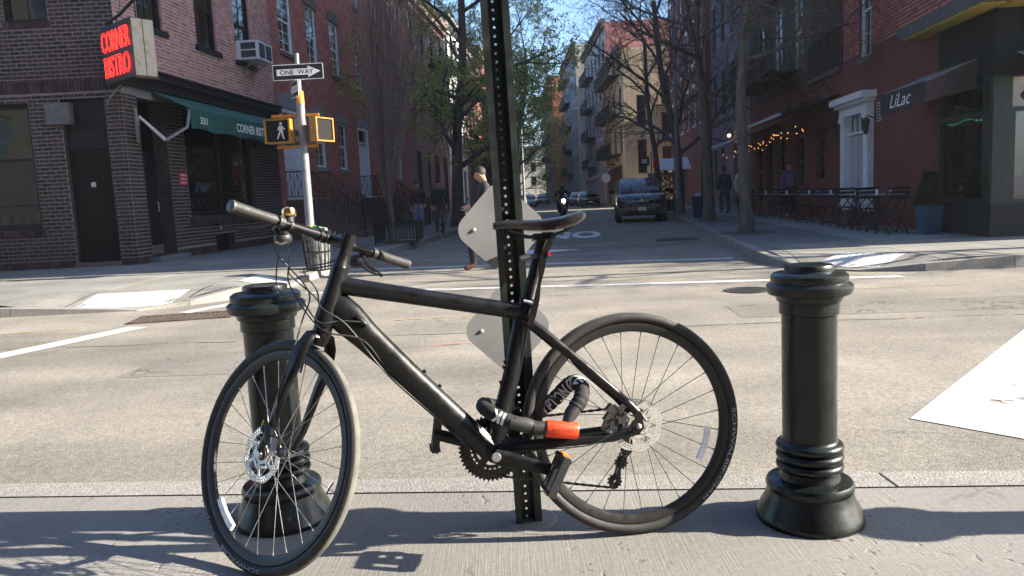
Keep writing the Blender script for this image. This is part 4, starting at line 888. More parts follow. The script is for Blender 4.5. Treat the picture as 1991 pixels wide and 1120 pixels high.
def facB():
    mb = MB(); wall(mb, .003, 8.15, 0, 3.95, opB[:3], rev=.35, rmi=1); mb.build('wall', [MORT_D, BRK_DK], tav); mb = MB(); wall(mb, .003, 8.15, 3.95, TH, opB[3:], rev=.22, rmi=1); mb.build('wall', [MORT_L, BRK_PK], tav)
    lo = opB[:3]+[(0, 8.2, 3.6, 4.2), (2.3, 6.3, .72, .95), (1.62, 8.2, 0, .2), (0, .55, 0, .155)]
    brick_wall(tav, .006, 8.15, 0, 3.62, lo, BRK_DK, .225, .083, single=lambda u, z: u < 2.5, maxs=60, seed=2)
    brick_wall(tav, .006, 8.15, 4.18, 9.0, opB[3:]+[(3.4, 4.75, 5.1, 5.25)], BRK_PK, .225, .083, single=lambda u, z: 2.0 < u < 5.5 and z < 6.5, maxs=70, seed=3)
    soldier(tav, 1.64, 3.53, .01, .195, BRK_DK, .078); soldier(tav, 4.64, 8.15, .01, .195, BRK_DK, .078); soldier(tav, 2.3, 6.3, .74, .945, BRK_DK, .078, proud=.06); soldier(tav, .006, .54, .0, .155, BRK_DK, .078)
    c = MB().box(-.05, 8.14, -.22, .0, 4.02, 4.17).box(-.05, 8.14, -.12, -.001, 3.80, 4.02).box(-.05, 8.14, -.27, .0, 4.17, 4.21); c.build('cornice', BLKPT, tav)
    # recessed entrance
    MB().box(.57, 1.60, .35, .40, .35, 2.5).build('entrance_door', BLKPT, tav); MB().box(.57, 1.60, .33, .40, .14, .35).build('kick_plate', mat('grey_kick_plate', (.13, .13, .14), .5, .2), tav)
    MB().box(.57, 1.60, .36, .41, 2.5, 3.6).build('transom_light', DKGLASS, tav); MB().tube([(1.46, .30, 1.12), (1.46, .27, 1.14), (1.46, .27, 1.32), (1.46, .30, 1.34)], .012, 6).build('door_handle', STEEL, tav)
    MB().box(.45, 1.75, -.25, .34, .0, .12).build('entrance_step', CONC_D, tav)
    # bar window
    w_ = MB(); u0, u1, z0, z1 = 2.4, 6.2, .95, 3.5
    for a, b, cc, d2 in ((u0, u1, z0, z0+.14), (u0, u1, z1-.1, z1), (u0, u0+.10, z0+.14, z1-.1), (u1-.1, u1, z0+.14, z1-.1), (4.22, 4.36, z0+.14, z1-.1), (u0+.1, 4.22, 1.52, 1.56), (4.36, u1-.1, 1.52, 1.56)): w_.box(a, b, .10, .2, cc, d2)
    wo_ = w_.build('window', BLKPT, tav)
    MB().box(u0+.1, 4.22, .14, .146, z0+.14, z1-.1).build('pane', GLASS, wo_); MB().box(4.36, u1-.1, .14, .146, z0+.14, z1-.1).build('pane', GLASS, wo_)
    MB().add([(u0, 2.2, z0), (u1, 2.2, z0), (u1, 2.2, z1), (u0, 2.2, z1), (u0, .36, z0+.02), (u1, .36, z0+.02), (u1, 2.2, z0+.02), (u0, 2.2, z0+.02)], [(0, 1, 2, 3), (4, 5, 6, 7)]).build('room_behind', DARKRM, wo_)
    for i in range(5):
        x = 2.62+i*.34 if i < 4 else 4.5
        MB().hexa([(x, .26, z0+.16), (x+.27, .26, z0+.16), (x+.27, .29, z0+.16), (x, .29, z0+.16), (x, .38, z0+.52), (x+.27, .38, z0+.52), (x+.27, .41, z0+.52), (x, .41, z0+.52)]).build('picture_frame', BLKPT, wo_)
        MB().add([(x+.035, .269, z0+.19), (x+.235, .269, z0+.19), (x+.235, .366, z0+.49), (x+.035, .366, z0+.49)], [(0, 1, 2, 3)]).build('press_cutting', mat('press_cutting', (.5, .52, .52), .7, 0, .5, 25), wo_)
    rs = MB().box(1.95, 2.32, -.03, -.012, 1.72, 2.02).build('red_notice', mat('red_plate', (.5, .03, .04), .5), tav)
    for i in range(3): MB().box(2.0, 2.27, -.0325, -.0305, 1.935-i*.09, 1.975-i*.09).build('worn_print_line', mat('worn_notice_print', (.6, .5, .5), .6, 0, .4, 40), rs)
    MB().box(2.48, 2.62, .13, .137, 1.5, 1.85).build('window_poster', mat('pale_poster', (.55, .58, .58), .7), wo_)
    MB().box(3.57, 4.60, .2, .24, .0, .46).build('cellar_hatch', BLKPT, tav)
    for u0, u1 in ((.9, 1.95), (3.5, 4.62), (5.72, 6.84)):
        sash_window(tav, u0, u1, 5.25, 7.35, BLKPT, y=.12, cols=2, rows=2, back=DARKRM, sill=BLKPT, shade=(.0, CURT), sillw=.1)
    # awning: frame of canvas with hanging valance
    AW = mat('green_canvas', (.012, .085, .065), .75, 0, .12, 3, .2, 30); s0, s1 = 1.1, 7.95
    aw = MB(); n = 16
    for i in range(n):
        a, b = s0+(s1-s0)*i/n, s0+(s1-s0)*(i+1)/n; sg = lambda k: .018*math.sin(k*2.3)
        aw.hexa([(a, -.90+sg(i)*.5, 3.36), (b, -.90+sg(i+1)*.5, 3.36), (b, -.06, 3.78), (a, -.06, 3.78), (a, -.90+sg(i)*.5, 3.375), (b, -.90+sg(i+1)*.5, 3.375), (b, -.06, 3.795), (a, -.06, 3.795)])
    ao = aw.build('awning', AW, tav); va = MB()
    for i in range(n*2):
        a, b = s0+(s1-s0)*i/(n*2), s0+(s1-s0)*(i+1)/(n*2); f = lambda k: -.905+.02*math.sin(k*1.7)*1.; g = lambda k: 2.93+.02*math.sin(k*.9)-.05*k/(n*2)
        va.hexa([(a, f(i), g(i)), (b, f(i+1), g(i+1)), (b, f(i+1)+.006, g(i+1)), (a, f(i)+.006, g(i)), (a, -.905, 3.362), (b, -.905, 3.362), (b, -.899, 3.362), (a, -.899, 3.362)])
    va.build('valance', AW, ao)
    for t_, sc, wd, hh in (('331', 1.62, .34, .16), ('331', 7.35, .34, .16), ('CORNER BISTRO', 4.3, 2.0, .22)): lettering('awning_lettering', t_, lambda a, b, sc=sc: V(sc+a, -.942, 3.13+b), WHITE, ao, width=wd, height=hh, bold=.025)
    AL = mat('grey_painted_steel', (.33, .32, .32), .5, .3, .1)
    arm = MB()
    for sa in (.35,):
        P = [(sa, -.06, 3.35), (sa, -.06, 2.6)]; arm.bar(P[0], P[1], .05)
        arm.bar((sa, -.06, 2.62), (sa-.55, -.45, 3.05), .04); arm.bar((sa-.5, -.42, 3.1), (sa-.1, -.75, 2.62), .05); arm.bar((sa-.62, -.5, 3.08), (sa-.24, -.8, 2.60), .04); arm.bar((sa-.15, -.78, 2.62), (1.0, -.85, 2.95), .045); arm.bar((1.0, -.85, 2.95), (1.12, -.88, 3.34), .045)
    arm.build('awning_arm', AL, ao)
framed(tav, FB, facB)
# closed ends so that no light leaks
MB().add([(-9, 0, 0), (0, 0, 0), (.8, 8.15, 0), (-9, 8.15, 0), (-9, 0, TH), (0, 0, TH), (.8, 8.15, TH), (-9, 8.15, TH)], [(4, 5, 6, 7), (3, 0, 4, 7), (2, 3, 7, 6)]).build('roof', ROOFM, tav)
# hanging neon sign
ns = thing('neon_sign', 'hanging box sign with red neon CORNER BISTRO on its side', 'neon sign', (-8.0, 16.2, 4.28), math.atan2(-.95, 1.13))
L_ = 1.42; hh = .555; th = .22
cab = MB().box(.08, L_, -th, th, -hh, hh).build('cabinet', mat('black_sign_cabinet', (.02, .017, .018), .5, .2, .2, 6), ns)
MB().box(L_+.001, L_+.012, -th+.01, th-.01, -hh+.02, hh-.02).build('end_panel', mat('cream_peeling_paint', (.50, .44, .32), .6, 0, .2, 5, .2, 30, dirt=.7, dcol=(.16, .11, .06), dscale=5), ns)
MB().box(L_+.0121, L_+.016, -.008, .008, -hh+.02, hh-.02).box(L_, L_+.03, -th-.02, th+.02, -hh-.03, -hh+.0).build('panel_trim', mat('rusty_trim', (.12, .06, .03), .7, .3), ns)
NEON = mat('red_neon', (.3, .01, .01), .4, emit=(1, .022, .014), es=1.7); 
def neon(txt, zc, x0, x1, h):
    cu_ = bpy.data.curves.new('neon', 'FONT'); cu_.body = txt; cu_.fill_mode = 'NONE'; cu_.bevel_depth = .008; cu_.bevel_resolution = 0; cu_.resolution_u = 3; cu_.align_x = 'CENTER'; cu_.align_y = 'CENTER'
    o = bpy.data.objects.new('neon', cu_); COL.objects.link(o); dg = bpy.context.evaluated_depsgraph_get(); me = bpy.data.meshes.new_from_object(o.evaluated_get(dg)); bpy.data.objects.remove(o, do_unlink=True)
    xs = [v.co.x for v in me.vertices]; ys = [v.co.y for v in me.vertices]; sx = (x1-x0)/(max(xs)-min(xs)); sy = h/(max(ys)-min(ys))
    for v in me.vertices: v.co = V(x0+(v.co.x-min(xs))*sx, -th-.02+v.co.z*.5, zc+(v.co.y-(min(ys)+max(ys))/2)*sy)
    me.materials.clear(); me.materials.append(NEON); link('neon_tube', me, ns)
neon('CORNER', .24, .12, L_-.06, .40); neon('BISTRO', -.25, .16, L_-.14, .40)
MB().tube([(-.1, 0, .72), (.5, 0, .78), (1.75, 0, 1.08)], .03, 8).tube([(1.2, 0, .94), (1.2, 0, .55)], .012, 6).tube([(.35, 0, .76), (.35, 0, .55)], .012, 6).tube([(.5, 0, .8), (-.2, .5, 2.2)], .006, 5).tube([(1.5, 0, 1.05), (-.2, -.9, 2.2)], .006, 5).build('bracket', DKMET, ns)
MB().tube(spline([(.25, 0, -.55), (.1, -.1, -.72), (-.15, -.12, -.85), (-.3, -.08, -.92)]), .02, 6).build('conduit', mat('grey_conduit', (.28, .28, .3), .5, .5), ns)
# window air conditioner
bpos = FB @ V(6.28, 0, 0)+V(-8.0, 16.4, 0)
ac = thing('window_air_conditioner', 'white window air conditioner on struts in the pink brick wall', 'air conditioner', (bpos.x, bpos.y, 5.27), SA)
MB().box(-.5, .5, -.62, .1, .0, .52).build('casing', mat('white_steel', (.62, .63, .63), .5, .1, .08), ac)
for u0, u1 in ((-.42, -.04), (.04, .42)): MB().box(u0, u1, -.627, -.62, .06, .46).build('grille', mat('dark_grille', (.05, .055, .06), .6, .2, .3, 60), ac)
MB().box(-.508, -.5, -.55, -.12, .06, .24).build('grille', _M['dark_grille'], ac); MB().box(-.508, -.5, -.55, -.12, .28, .46).build('grille', _M['dark_grille'], ac)
for u in (-.35, .35): MB().bar((u, -.5, .0), (u, -.0, -.30), .03).build('strut', ALU, ac)
# ------------------------------------------------------------------ two red brick town houses
def steps_and_rail(parent, uc, w, zt, out, n, mt):
    for i in range(n):
        MB().box(uc-w/2, uc+w/2, -out+i*(out-.9)/n, -.002, i*zt/n+.001*i, (i+1)*zt/n).build('step', mt, parent)
    for sg in (-1, 1):
        r = MB(); u = uc+sg*(w/2-.06)
        r.tube([(u, -.05, zt+.92), (u, -.9, zt+.92), (u, -out, .95)], .022, 6); r.tube([(u, -.05, zt+.12), (u, -.9, zt+.12), (u, -out, .15)], .016, 6)
        r.tube([(u, -out-.02, 0), (u, -out-.02, 1.15)], .035, 6).ball((u, -out-.02, 1.19), .06, 8, 6)
        for i in range(22):
            t = i/21; y = -.08-t*(out-.12); zb = zt if y > -.9 else zt*(y+out)/(out-.9); r.tube([(u, y, zb+.12), (u, y, zb+.92)], .009, 4)
            if i % 2: r.tube([(u, y, zb+.15), (u, y-.1, zb+.5), (u, y, zb+.88)], .008, 4); r.tube([(u, y, zb+.15), (u, y+.1, zb+.5), (u, y, zb+.88)], .008, 4)
        r.build('stoop_railing', DKMET, parent)
def town(label, s0, s1, H, wins, doors, mort, brk, nsingle, seed):
    P = FB @ V(s0, 0, 0)+V(-8.0, 16.4, 0); t = thing('town_house', label, 'house', (P.x, P.y, 0), SA, 'red brick town houses beside the tavern')
    W_ = s1-s0; ops = [(a-s0, b-s0, c, d) for a, b, c, d in wins+doors]
    mb = MB(); wall(mb, .01, W_-.01, 0, H, ops, rev=.2); mb.build('wall', mort, t); shell(t, .01, W_-.01, 0, 9, 0, H, mort)
    brick_wall(t, .02, W_-.02, .5, min(H, 10.6), ops, brk, .225, .083, single=lambda u, z: u < 6 and z < 8, maxs=nsingle, seed=seed)
    for a, b, c, d in ops[:len(wins)]:
        st_ = GREYST if c < 5 and a < 8 else BROWNST
        sash_window(t, a, b, c, d, WHTPT, y=.10, cols=2, rows=3 if c > 5 else 2, back=DARKRM, sill=st_, lintel=st_, lh=.28, ear=True, fw_=.085, shade=(.35, CURT))
    for a, b, c, d in ops[len(wins):]:
        f = MB().box(a, a+.12, .0, .16, c, d).box(b-.12, b, .0, .16, c, d).box(a+.12, b-.12, .0, .16, d-.14, d).box(a+.12, b-.12, .02, .16, d-.72, d-.66).build('door_surround', WHTPT, t)
        dr = MB().box(a+.13, b-.13, .10, .15, c+.01, d-.73).build('front_door', mat('white_door', (.62, .66, .70), .4, 0, .05), t); MB().box(a+.13, b-.13, .11, .116, d-.655, d-.145).build('fanlight', GLASS, f)
        for k, (x0, x1) in enumerate(((a+.2, (a+b)/2-.04), ((a+b)/2+.04, b-.2))):
            for z0_, z1_ in ((c+.2, c+.9), (c+1.05, d-.85)): MB().box(x0, x1, .085, .10, z0_, z1_).build('door_panel', _M['white_door'], dr)
        MB().box(a-.16, b+.16, -.05, .02, d+.003, d+.34).box(a+.15, b-.15, -.06, .02, d+.34, d+.46).build('lintel', GREYST if a < 8 else BROWNST, t)
        rg = MB(); q = 18
        rg.tube([((a+b)/2+.17*math.cos(6.283*i/q), .07, c+1.75+.17*math.sin(6.283*i/q)) for i in range(q)], .045, 6, closed=True)
        if a > 4: rg.build('wreath', mat('dark_wreath', (.03, .035, .03), .9), dr)
        steps_and_rail(t, (a+b)/2, 1.9, c-.02, 2.55, 6, BROWNST)
    MB().box(0, W_, -.12, .0, .001, .5).build('water_table', BROWNST, t); MB().box(0.005, W_-.005, -.35, .0, H, H+.35).build('cornice', BROWNST, t)
    return t
t1 = town('red brick town house with grey lintels next to the tavern', 8.16, 16.3, 12., [(9.0, 10.2, 6.12, 8.2), (11.55, 12.65, 6.12, 8.2), (14.12, 15.22, 6.12, 8.2), (11.68, 12.78, 2.48, 4.28), (14.38, 15.38, 2.48, 4.32), (9.0, 10.2, 9.5, 11.2), (11.55, 12.65, 9.5, 11.2), (14.12, 15.22, 9.5, 11.2)], [(8.62, 10.12, 1.3, 4.3)], MORT_R, BRK_RD, 240, 5)
t2 = town('red brick town house with a wreath on its white door', 16.3, 27.4, 12., [(17.42, 18.44, 6.05, 8.15), (20.6, 21.6, 6.05, 8.15), (23.8, 24.8, 6.05, 8.15), (20.6, 21.55, 2.3, 4.25), (23.8, 24.8, 2.3, 4.25), (17.42, 18.44, 9.5, 11.2), (20.6, 21.6, 9.5, 11.2), (23.8, 24.8, 9.5, 11.2)], [(17.0, 18.6, 1.35, 4.4)], MORT_R, BRK_RD, 100, 6)
# area fence in front of the houses
fe = thing('area_railing', 'black iron railing fencing the house areaways', 'railing', tuple((FB @ V(12.2, -1.9, 0))+V(-8.0, 16.4, 0)), SA)
def railing(parent, L0, h, sp=.13, rail=.025, pick=.008, y=0.):
    MB().box(0, L0, y-.02, y+.02, h-.1, h-.06).box(0, L0, y-.02, y+.02, .12, .16).build('rail', DKMET, parent)
    k = int(L0/sp); me = MB().tube([(0, y, 0), (0, y, h)], pick, 5).mesh('picket', DKMET)
    for i in range(k+1):
        o = link('picket', me, parent); o.location = (i*L0/k, 0, 0)
railing(fe, 4.0, 1.05, .14); 
fe2 = thing('area_railing', 'black iron railing beyond the wreath door steps', 'railing', tuple((FB @ V(19.2, -1.9, 0))+V(-8.0, 16.4, 0)), SA); railing(fe2, 7.5, 1.05, .16)
# ------------------------------------------------------------------ other row buildings
def fire_escape(parent, u0, u1, z, out=.85, y=0., ladder=None, h=.95):
    f = MB(); f.box(u0, u1, y-out, y-.01, z-.05, z-.03)
    f.bar((u0, y-out, z), (u1, y-out, z), .05); f.bar((u0, y-out, z+h), (u1, y-out, z+h), .04); f.bar((u0, y-out, z+h*.5), (u1, y-out, z+h*.5), .025)
    for u in (u0, u1): f.bar((u, y-.01, z+h), (u, y-out, z+h), .04); f.bar((u, y-.01, z), (u, y-out, z), .05); f.bar((u, y-.02, z-.75), (u, y-out*.9, z-.05), .04)
    k = int((u1-u0)/.16)
    for i in range(k+1): u = u0+(u1-u0)*i/k; f.bar((u, y-out, z), (u, y-out, z+h), .018)
    for i in range(4): yy = y-out*i/4; f.bar((u0, yy-.1, z), (u0, yy-.1, z+h), .018); f.bar((u1, yy-.1, z), (u1, yy-.1, z+h), .018)
    o = f.build('fire_escape', DKMET, parent)
    if ladder:
        l = MB(); ua, ub, z2 = ladder
        for dy in (-.25, -.65): l.bar((ua, y+dy, z), (ub, y+dy, z2), .045)
        n = int(abs(z2-z)/.24)
        for i in range(n): t = (i+.5)/n; l.bar((ua+(ub-ua)*t, y-.25, z+(z2-z)*t), (ua+(ub-ua)*t, y-.65, z+(z2-z)*t), .03)
        l.build('fire_escape_stair', DKMET, parent)
    return o
def block(name, label, loc, rot, W_, H, D_, wallm, cols, rows, z0, dz, ww, wh, fm, trim, cornice=None, fe_cols=None, glass=None, ground=None, sidewins=None, group=None, fe_rows=None, lint=True, near=True):
    """row building: front along local x, windows as parts"""
    t = thing(name, label, 'building', loc, rot, group); ops = []
    for r in range(rows):
        for c_ in range(cols):
            uc = W_*(c_+.5)/cols; ops.append((uc-ww/2, uc+ww/2, z0+r*dz, z0+r*dz+wh))
    gops = ground or []
    mb = MB(); wall(mb, 0, W_, 0, H, ops+[g[:4] for g in gops], rev=.2); mb.build('wall', wallm, t)
    shell(t, 0, W_, 0, D_, 0, H, wallm, near=near)
    for a, b, c_, d in ops: sash_window(t, a, b, c_, d, fm, y=.10, cols=1, rows=1, back=DARKRM, sill=trim, lintel=trim if lint else None, lh=.2, glass=glass)
    for g in gops:
        a, b, c_, d = g[:4]; o = MB().box(a, b, .1, .15, c_, d).build(g[5], g[4], t)
        MB().box(a-.06, b+.06, -.03, .099, d, d+.12).build('lintel', trim, t)
    if cornice: MB().box(-.05, W_+.05, -.45, .0, H-.05, H+.3).box(-.03, W_+.03, -.25, -.001, H-.45, H-.05).build('cornice', cornice, t)
    if fe_cols:
        for r in (fe_rows or range(rows)):
            u0, u1 = fe_cols; z = z0+r*dz-.15; fire_escape(t, u0, u1, z, ladder=(u0+.5, u1-.5, z+dz) if r < rows-1 else None)
    if sidewins:
        for (face, y0, y1, za, zb, k) in sidewins:
            o = MB(); x = -.012 if face == 0 else W_+.012
            o.box(min(x, x*.0 if face == 0 else W_), max(x, 0 if face == 0 else W_), y0, y1, za, zb)
            o.build('side_window', DKGLASS, t)
    return t
PINKST = mat('dull_rose_stucco', (.24, .115, .11), .85, 0, .1, 1.5, .15, 20); WHITEWALL = mat('whitewashed_wall', (.44, .46, .45), .8, 0, .12, 1.2, .2, 20); GREYWALL = mat('blue_grey_wall', (.24, .26, .28), .85, 0, .15, 1, .2, 20)
DKFRAME = mat('dark_sash', (.03, .03, .032), .5); TANW = mat('tan_brick_wall', (.44, .34, .22), .85, 0, .1, 1.2, .2, 20); REDW = mat('dark_red_wall', (.22, .05, .042), .85, 0, .12, 1.2, .2, 20); ROSEW = mat('rose_painted_wall', (.42, .155, .145), .8, 0, .1, 1.2, .2, 20)
PURW = mat('mauve_grey_wall', (.155, .125, .145), .85, 0, .12, 1.4, .2, 20); CREAMW = mat('cream_wall', (.5, .45, .36), .85, 0, .1, 1.2, .2, 20); BROWNW = mat('brown_brick_wall', (.14, .075, .06), .85, 0, .15, 1.2, .3, 20); SUNLITW = mat('sunlit_orange_wall', (.5, .17, .07), .85, 0, .12, 1.2, .3, 20)  # the orange wall has its sunlit look put into the colour
def lpos(s, o=0.): p = FB @ V(s, -o, 0)+V(-8.0, 16.4, 0); return (p.x, p.y, 0)
BD = (BLKPT, 'shop_door')
block('row_house', 'dull rose stucco house with black fire escapes past the town houses', lpos(27.42), SA, 12.1, 13, 9, PINKST, 4, 2, 6.6, 3.3, 1.1, 2.2, DKFRAME, PINKST, BROWNST, (6.2, 11.4), ground=[(1.2, 2.5, .3, 4.0, *BD), (4.2, 5.1, 1.6, 4.0, *BD), (6.6, 8.2, .9, 4.0, *BD), (9.6, 11.2, .2, 4.0, *BD)])
block('row_house', 'whitewashed building with dark shopfront and fire escape beyond the rose house', lpos(39.54, .05), SA, 8.4, 14, 9, WHITEWALL, 4, 3, 4.9, 3.1, .95, 2.0, DKFRAME, WHITEWALL, GREYST, (1.2, 7.2), ground=[(.8, 2.0, .4, 3.3, *BD), (2.6, 5.4, .6, 3.3, *BD), (6.0, 7.4, .2, 3.3, *BD)])
for i, (s0, W_, H, wm, lab) in enumerate(((47.96, 9, 13, BROWNW, 'brown brick house behind the leafing street tree'), (57, 10, 15, REDW, 'dark red walk-up far down the shaded pavement'), (67.1, 11, 14, GREYWALL, 'blue grey walk-up at the far left end of the street'))):
    block('row_house', lab, lpos(s0), SA, W_, H, 9, wm, 4, 4, 4.0, 3.0, 1.0, 1.8, DKFRAME, BROWNST, BROWNST, (2, 7))
# grey gap-toothed row closing the far left of the vista
# ------------------------------------------------------------------ right hand row (local x runs towards us, -y faces the street)
DS = V(STS, 1, 0).normalized(); P1 = V(8.2, 14.6, 0)
def rpos(s, o=0.): p = P1+DS*s-V(1, -STS, 0).normalized()*o; return (p.x, p.y, 0)
RA = SA+math.pi
# chocolate shop: storefront on the corner, painted brick house behind it
SH = 18.
shop = thing('corner_shop_building', 'oxblood brick corner building with dark green granite shopfront and script awning', 'building', rpos(5.35), RA)
GRN = mat('dark_green_granite', (.006, .010, .0115), .5, 0, .4, 28, 0, spec=.15); OXM = mat('oxblood_mortar', (.125, .038, .034), .9, 0, .1, 9)
U = lambda s: 5.35-s
CORN = U(-1.92)
def shopside():
    ops = [(U(5.18), U(3.25), .32, 3.02), (U(4.2), U(3.42), 3.92, 6.1), (U(4.2), U(3.42), 8., 10.), (U(1.8), U(1.0), 6.6, 8.6)]
    mb = MB(); wall(mb, 0, U(0), 0, SH, ops, rev=.2); mb.build('wall', OXM, shop)
    brick_wall(shop, .0, U(0), .0, 4.0, ops, BRK_OX, .225, .083, proud=.005, single=lambda u, z: u > 2.5 and z < 3.4, maxs=200, seed=8)
    brick_wall(shop, .0, U(0), 4.067, 8.6, ops, BRK_RD, .225, .083, single=lambda u, z: u > 1.5 and z < 6.5, maxs=90, seed=9)
    mb = MB(); wall(mb, U(0), CORN, 3.75, SH, [], y=0); mb.build('wall', MORT_R, shop); brick_wall(shop, U(0), CORN, 4.05, 8.6, [], BRK_RD, .225, .083, seed=10)
    for a, b, c, d in ops[1:]: sash_window(shop, a, b, c, d, WHTPT, y=.1, cols=2, rows=2, back=DARKRM, sill=BROWNST)
    # white classical doorway
    a, b = ops[0][:2]; f = MB()
    for x0, x1 in ((a+.02, a+.30), (b-.30, b-.02)): f.box(x0, x1, -.14, .1, .32, 2.62); f.box(x0-.03, x1+.03, -.18, .1, .32, .5); f.box(x0-.03, x1+.03, -.18, .1, 2.5, 2.62)
    f.box(a, b, -.16, .1, 2.62, 2.85); f.box(a-.10, b+.10, -.26, .1, 2.85, 2.93); f.box(a-.18, b+.18, -.36, .1, 2.93, 3.08); f.box(a+.3, b-.3, -.05, .1, 2.16, 2.22)
    fo = f.build('door_surround', WHTPT, shop)
    dr = MB().box(a+.31, b-.31, .02, .07, .33, 2.15).build('front_door', mat('grey_white_door', (.42, .41, .42), .45), shop)
    for x0, x1 in ((a+.4, (a+b)/2-.05), ((a+b)/2+.05, b-.4)):
        for z0, z1 in ((.5, 1.1), (1.25, 2.05)): MB().box(x0, x1, .0, .02, z0, z1).build('door_panel', _M['grey_white_door'], dr)
    MB().box(a+.31, b-.31, .04, .046, 2.22, 2.6).build('fanlight', GLASS, fo)
    for i in range(1, 4): x = a+.31+(b-a-.62)*i/4; MB().box(x-.02, x+.02, .0, .05, 2.22, 2.6).build('fanlight_bar', WHTPT, fo)
    MB().box(a-.05, b+.05, -.55, .0, .0, .18).build('door_step', BROWNST, shop); MB().box(a, b, -.28, -.001, .181, .32).build('door_step', BROWNST, shop)
    v = MB().box(U(3.0), U(2.78), -.04, .0, 2.35, 2.78).build('wall_vent', mat('cream_vent', (.42, .38, .34), .6), shop)
    for i in range(6): MB().box(U(2.98), U(2.80), -.046, -.04, 2.38+i*.065, 2.415+i*.065).build('louvre', DKMET, v)
    for s_ in (3.05, 5.4):
        l = MB().tube([(U(s_), 0, 2.42), (U(s_), -.2, 2.5), (U(s_), -.25, 2.42)], .015, 6); l.lathe([(.02, .12), (.09, .06), (.085, .04), (.05, -.22), (.02, -.26)], 6, (U(s_), -.25, 2.34)); l.build('wall_lantern', DKMET, shop)
    # shopfront
    s0, s1 = U(0), CORN
    MB().box(s0, s1, -.01, .3, .0, .55).build('stall_riser', mat('grey_granite_riser', (.016, .017, .019), .5, 0, .4, 30, spec=.3), shop); MB().box(s0, s1-.001, -.012, .3, 2.62, 3.75).build('fascia', GRN, shop)
    fr = MB()
    for x0, x1 in ((s0, s0+.1), (s1-.28, s1)): fr.box(x0, x1, -.02, .14, .55, 2.62)
    fr.box(s0+.1, s1-.28, -.01, .12, .55, .63); fr.box(s0+.1, s1-.28, -.01, .12, 2.05, 2.12); w_ = fr.build('shop_window', mat('dark_green_frame', (.012, .02, .018), .35), shop)
    MB().box(s0+.1, s1-.28, .05, .056, .63, 2.05).build('pane', GLASS, w_); MB().box(s0+.1, s1-.28, .05, .056, 2.12, 2.62).build('pane', GLASS, w_)
    for z in (.98, 1.28, 1.58, 1.85):
        MB().box(s0+.5, s0+.85, .5, .75, z, z+.02).build('shelf', WHTPT, w_); MB().box(s0+.95, s1-.3, .6, .85, z+.02, z+.04).build('shelf', WHTPT, w_)
    rn = random.Random(12)
    for i in range(12):
        z = (1.0, 1.30, 1.60, 1.87)[i % 4]; x = s0+.52+rn.random()*.28 if i < 6 else s0+1.0+rn.random()*.4
        MB().lathe([(.05, 0), (.055, .08), (.03, .11), (.035, .14)], 8, (x, .62 if i < 6 else .7, z+.02)).build('jar', mat('jar_%d' % (i % 3), [(.4, .36, .3), (.2, .1, .05), (.3, .32, .3)][i % 3], .4), w_)
    MB().add([(s0, 2.2, .4), (s1, 2.2, .4), (s1, 2.2, 2.7), (s0, 2.2, 2.7)], [(0, 1, 2, 3)]).build('room_behind', mat('dark_green_interior', (.03, .045, .04), .8), w_)
    # photograph in the upper pane: pale ground with dark sweets
    MB().box(s0+.14, s1-.32, .075, .08, 2.15, 2.6).build('window_picture', mat('faded_picture', (.24, .25, .24), .6, 0, .2, 4), w_)
    for i in range(7): MB().ball((s0+.35+i*.17, .07, 2.28+.12*math.sin(i*2.1)), (.09, .012, .10), 10, 6).build('pictured_sweet', mat('chocolate_print', (.05, .035, .03), .5), w_)
    for i in range(9): MB().ball((s0+.15+i*.15, .1, 2.0-.03*math.sin(i)), .012, 6, 4).build('green_bulb', mat('green_bulb', (.02, .3, .2), .3, emit=(.05, .9, .6), es=1.2), w_)
    # eaves over the fascia, yellow underside
    e = MB().hexa([(U(.75), -.02, 3.72), (s1+.55, -.02, 3.72), (s1+.55, -.45, 3.72), (U(.75), -.45, 3.72), (U(.75), -.02, 4.0), (s1+.55, -.02, 4.0), (s1+.55, -.52, 3.92), (U(.75), -.52, 3.92)]).build('shop_eaves', mat('blue_grey_metal', (.13, .15, .18), .4, .5), shop)
    MB().box(U(.6), s1+.4, -.42, -.03, 3.69, 3.718).build('eaves_soffit', mat('yellow_soffit', (.36, .28, .05), .6), shop)
    # script awning
    AWN = mat('plum_canvas', (.032, .016, .02), .7, 0, .1, 4, .2, 30); AWT = mat('faded_canvas', (.20, .18, .17), .8, 0, .1, 4, .2, 30); x0, x1 = U(.55), U(-1.45)
    ao = MB().hexa([(x0, -.85, 2.66), (x1, -.85, 2.66), (x1, -.02, 2.98), (x0, -.02, 2.98), (x0, -.85, 2.675), (x1, -.85, 2.675), (x1, -.02, 2.995), (x0, -.02, 2.995)]).build('awning', AWT, shop)
    va = MB(); n = 18; dip = lambda k: 2.30-.035*abs(math.sin(k*math.pi/2))
    for i in range(n*2):
        a_, b_ = x0+(x1-x0)*i/(n*2), x0+(x1-x0)*(i+1)/(n*2)
        va.hexa([(a_, -.857, dip(i)), (b_, -.857, dip(i+1)), (b_, -.851, dip(i+1)), (a_, -.851, dip(i)), (a_, -.857, 2.676), (b_, -.857, 2.676), (b_, -.851, 2.676), (a_, -.851, 2.676)])
    va.build('valance', AWN, ao); 
    for x in (x0, x1): MB().add([(x, -.85, 2.32), (x, -.85, 2.66), (x, -.02, 2.98), (x, -.02, 2.5)], [(0, 1, 2, 3)]).build('awning_side', AWN, ao)
    lettering('script_lettering', 'LiLac', lambda a, b: V((x0+x1)/2-.05+a, -.862, 2.49+b), WHITE, ao, shear=.35, width=.95, height=.24)
framed(shop, Matrix.Identity(4), shopside)
shell(shop, 0, CORN, 0, 11, 0, SH, MORT_R, near=False)
FR = Matrix.Translation((CORN, 0, 0)) @ Matrix.Rotation(math.pi/2, 4, 'Z')
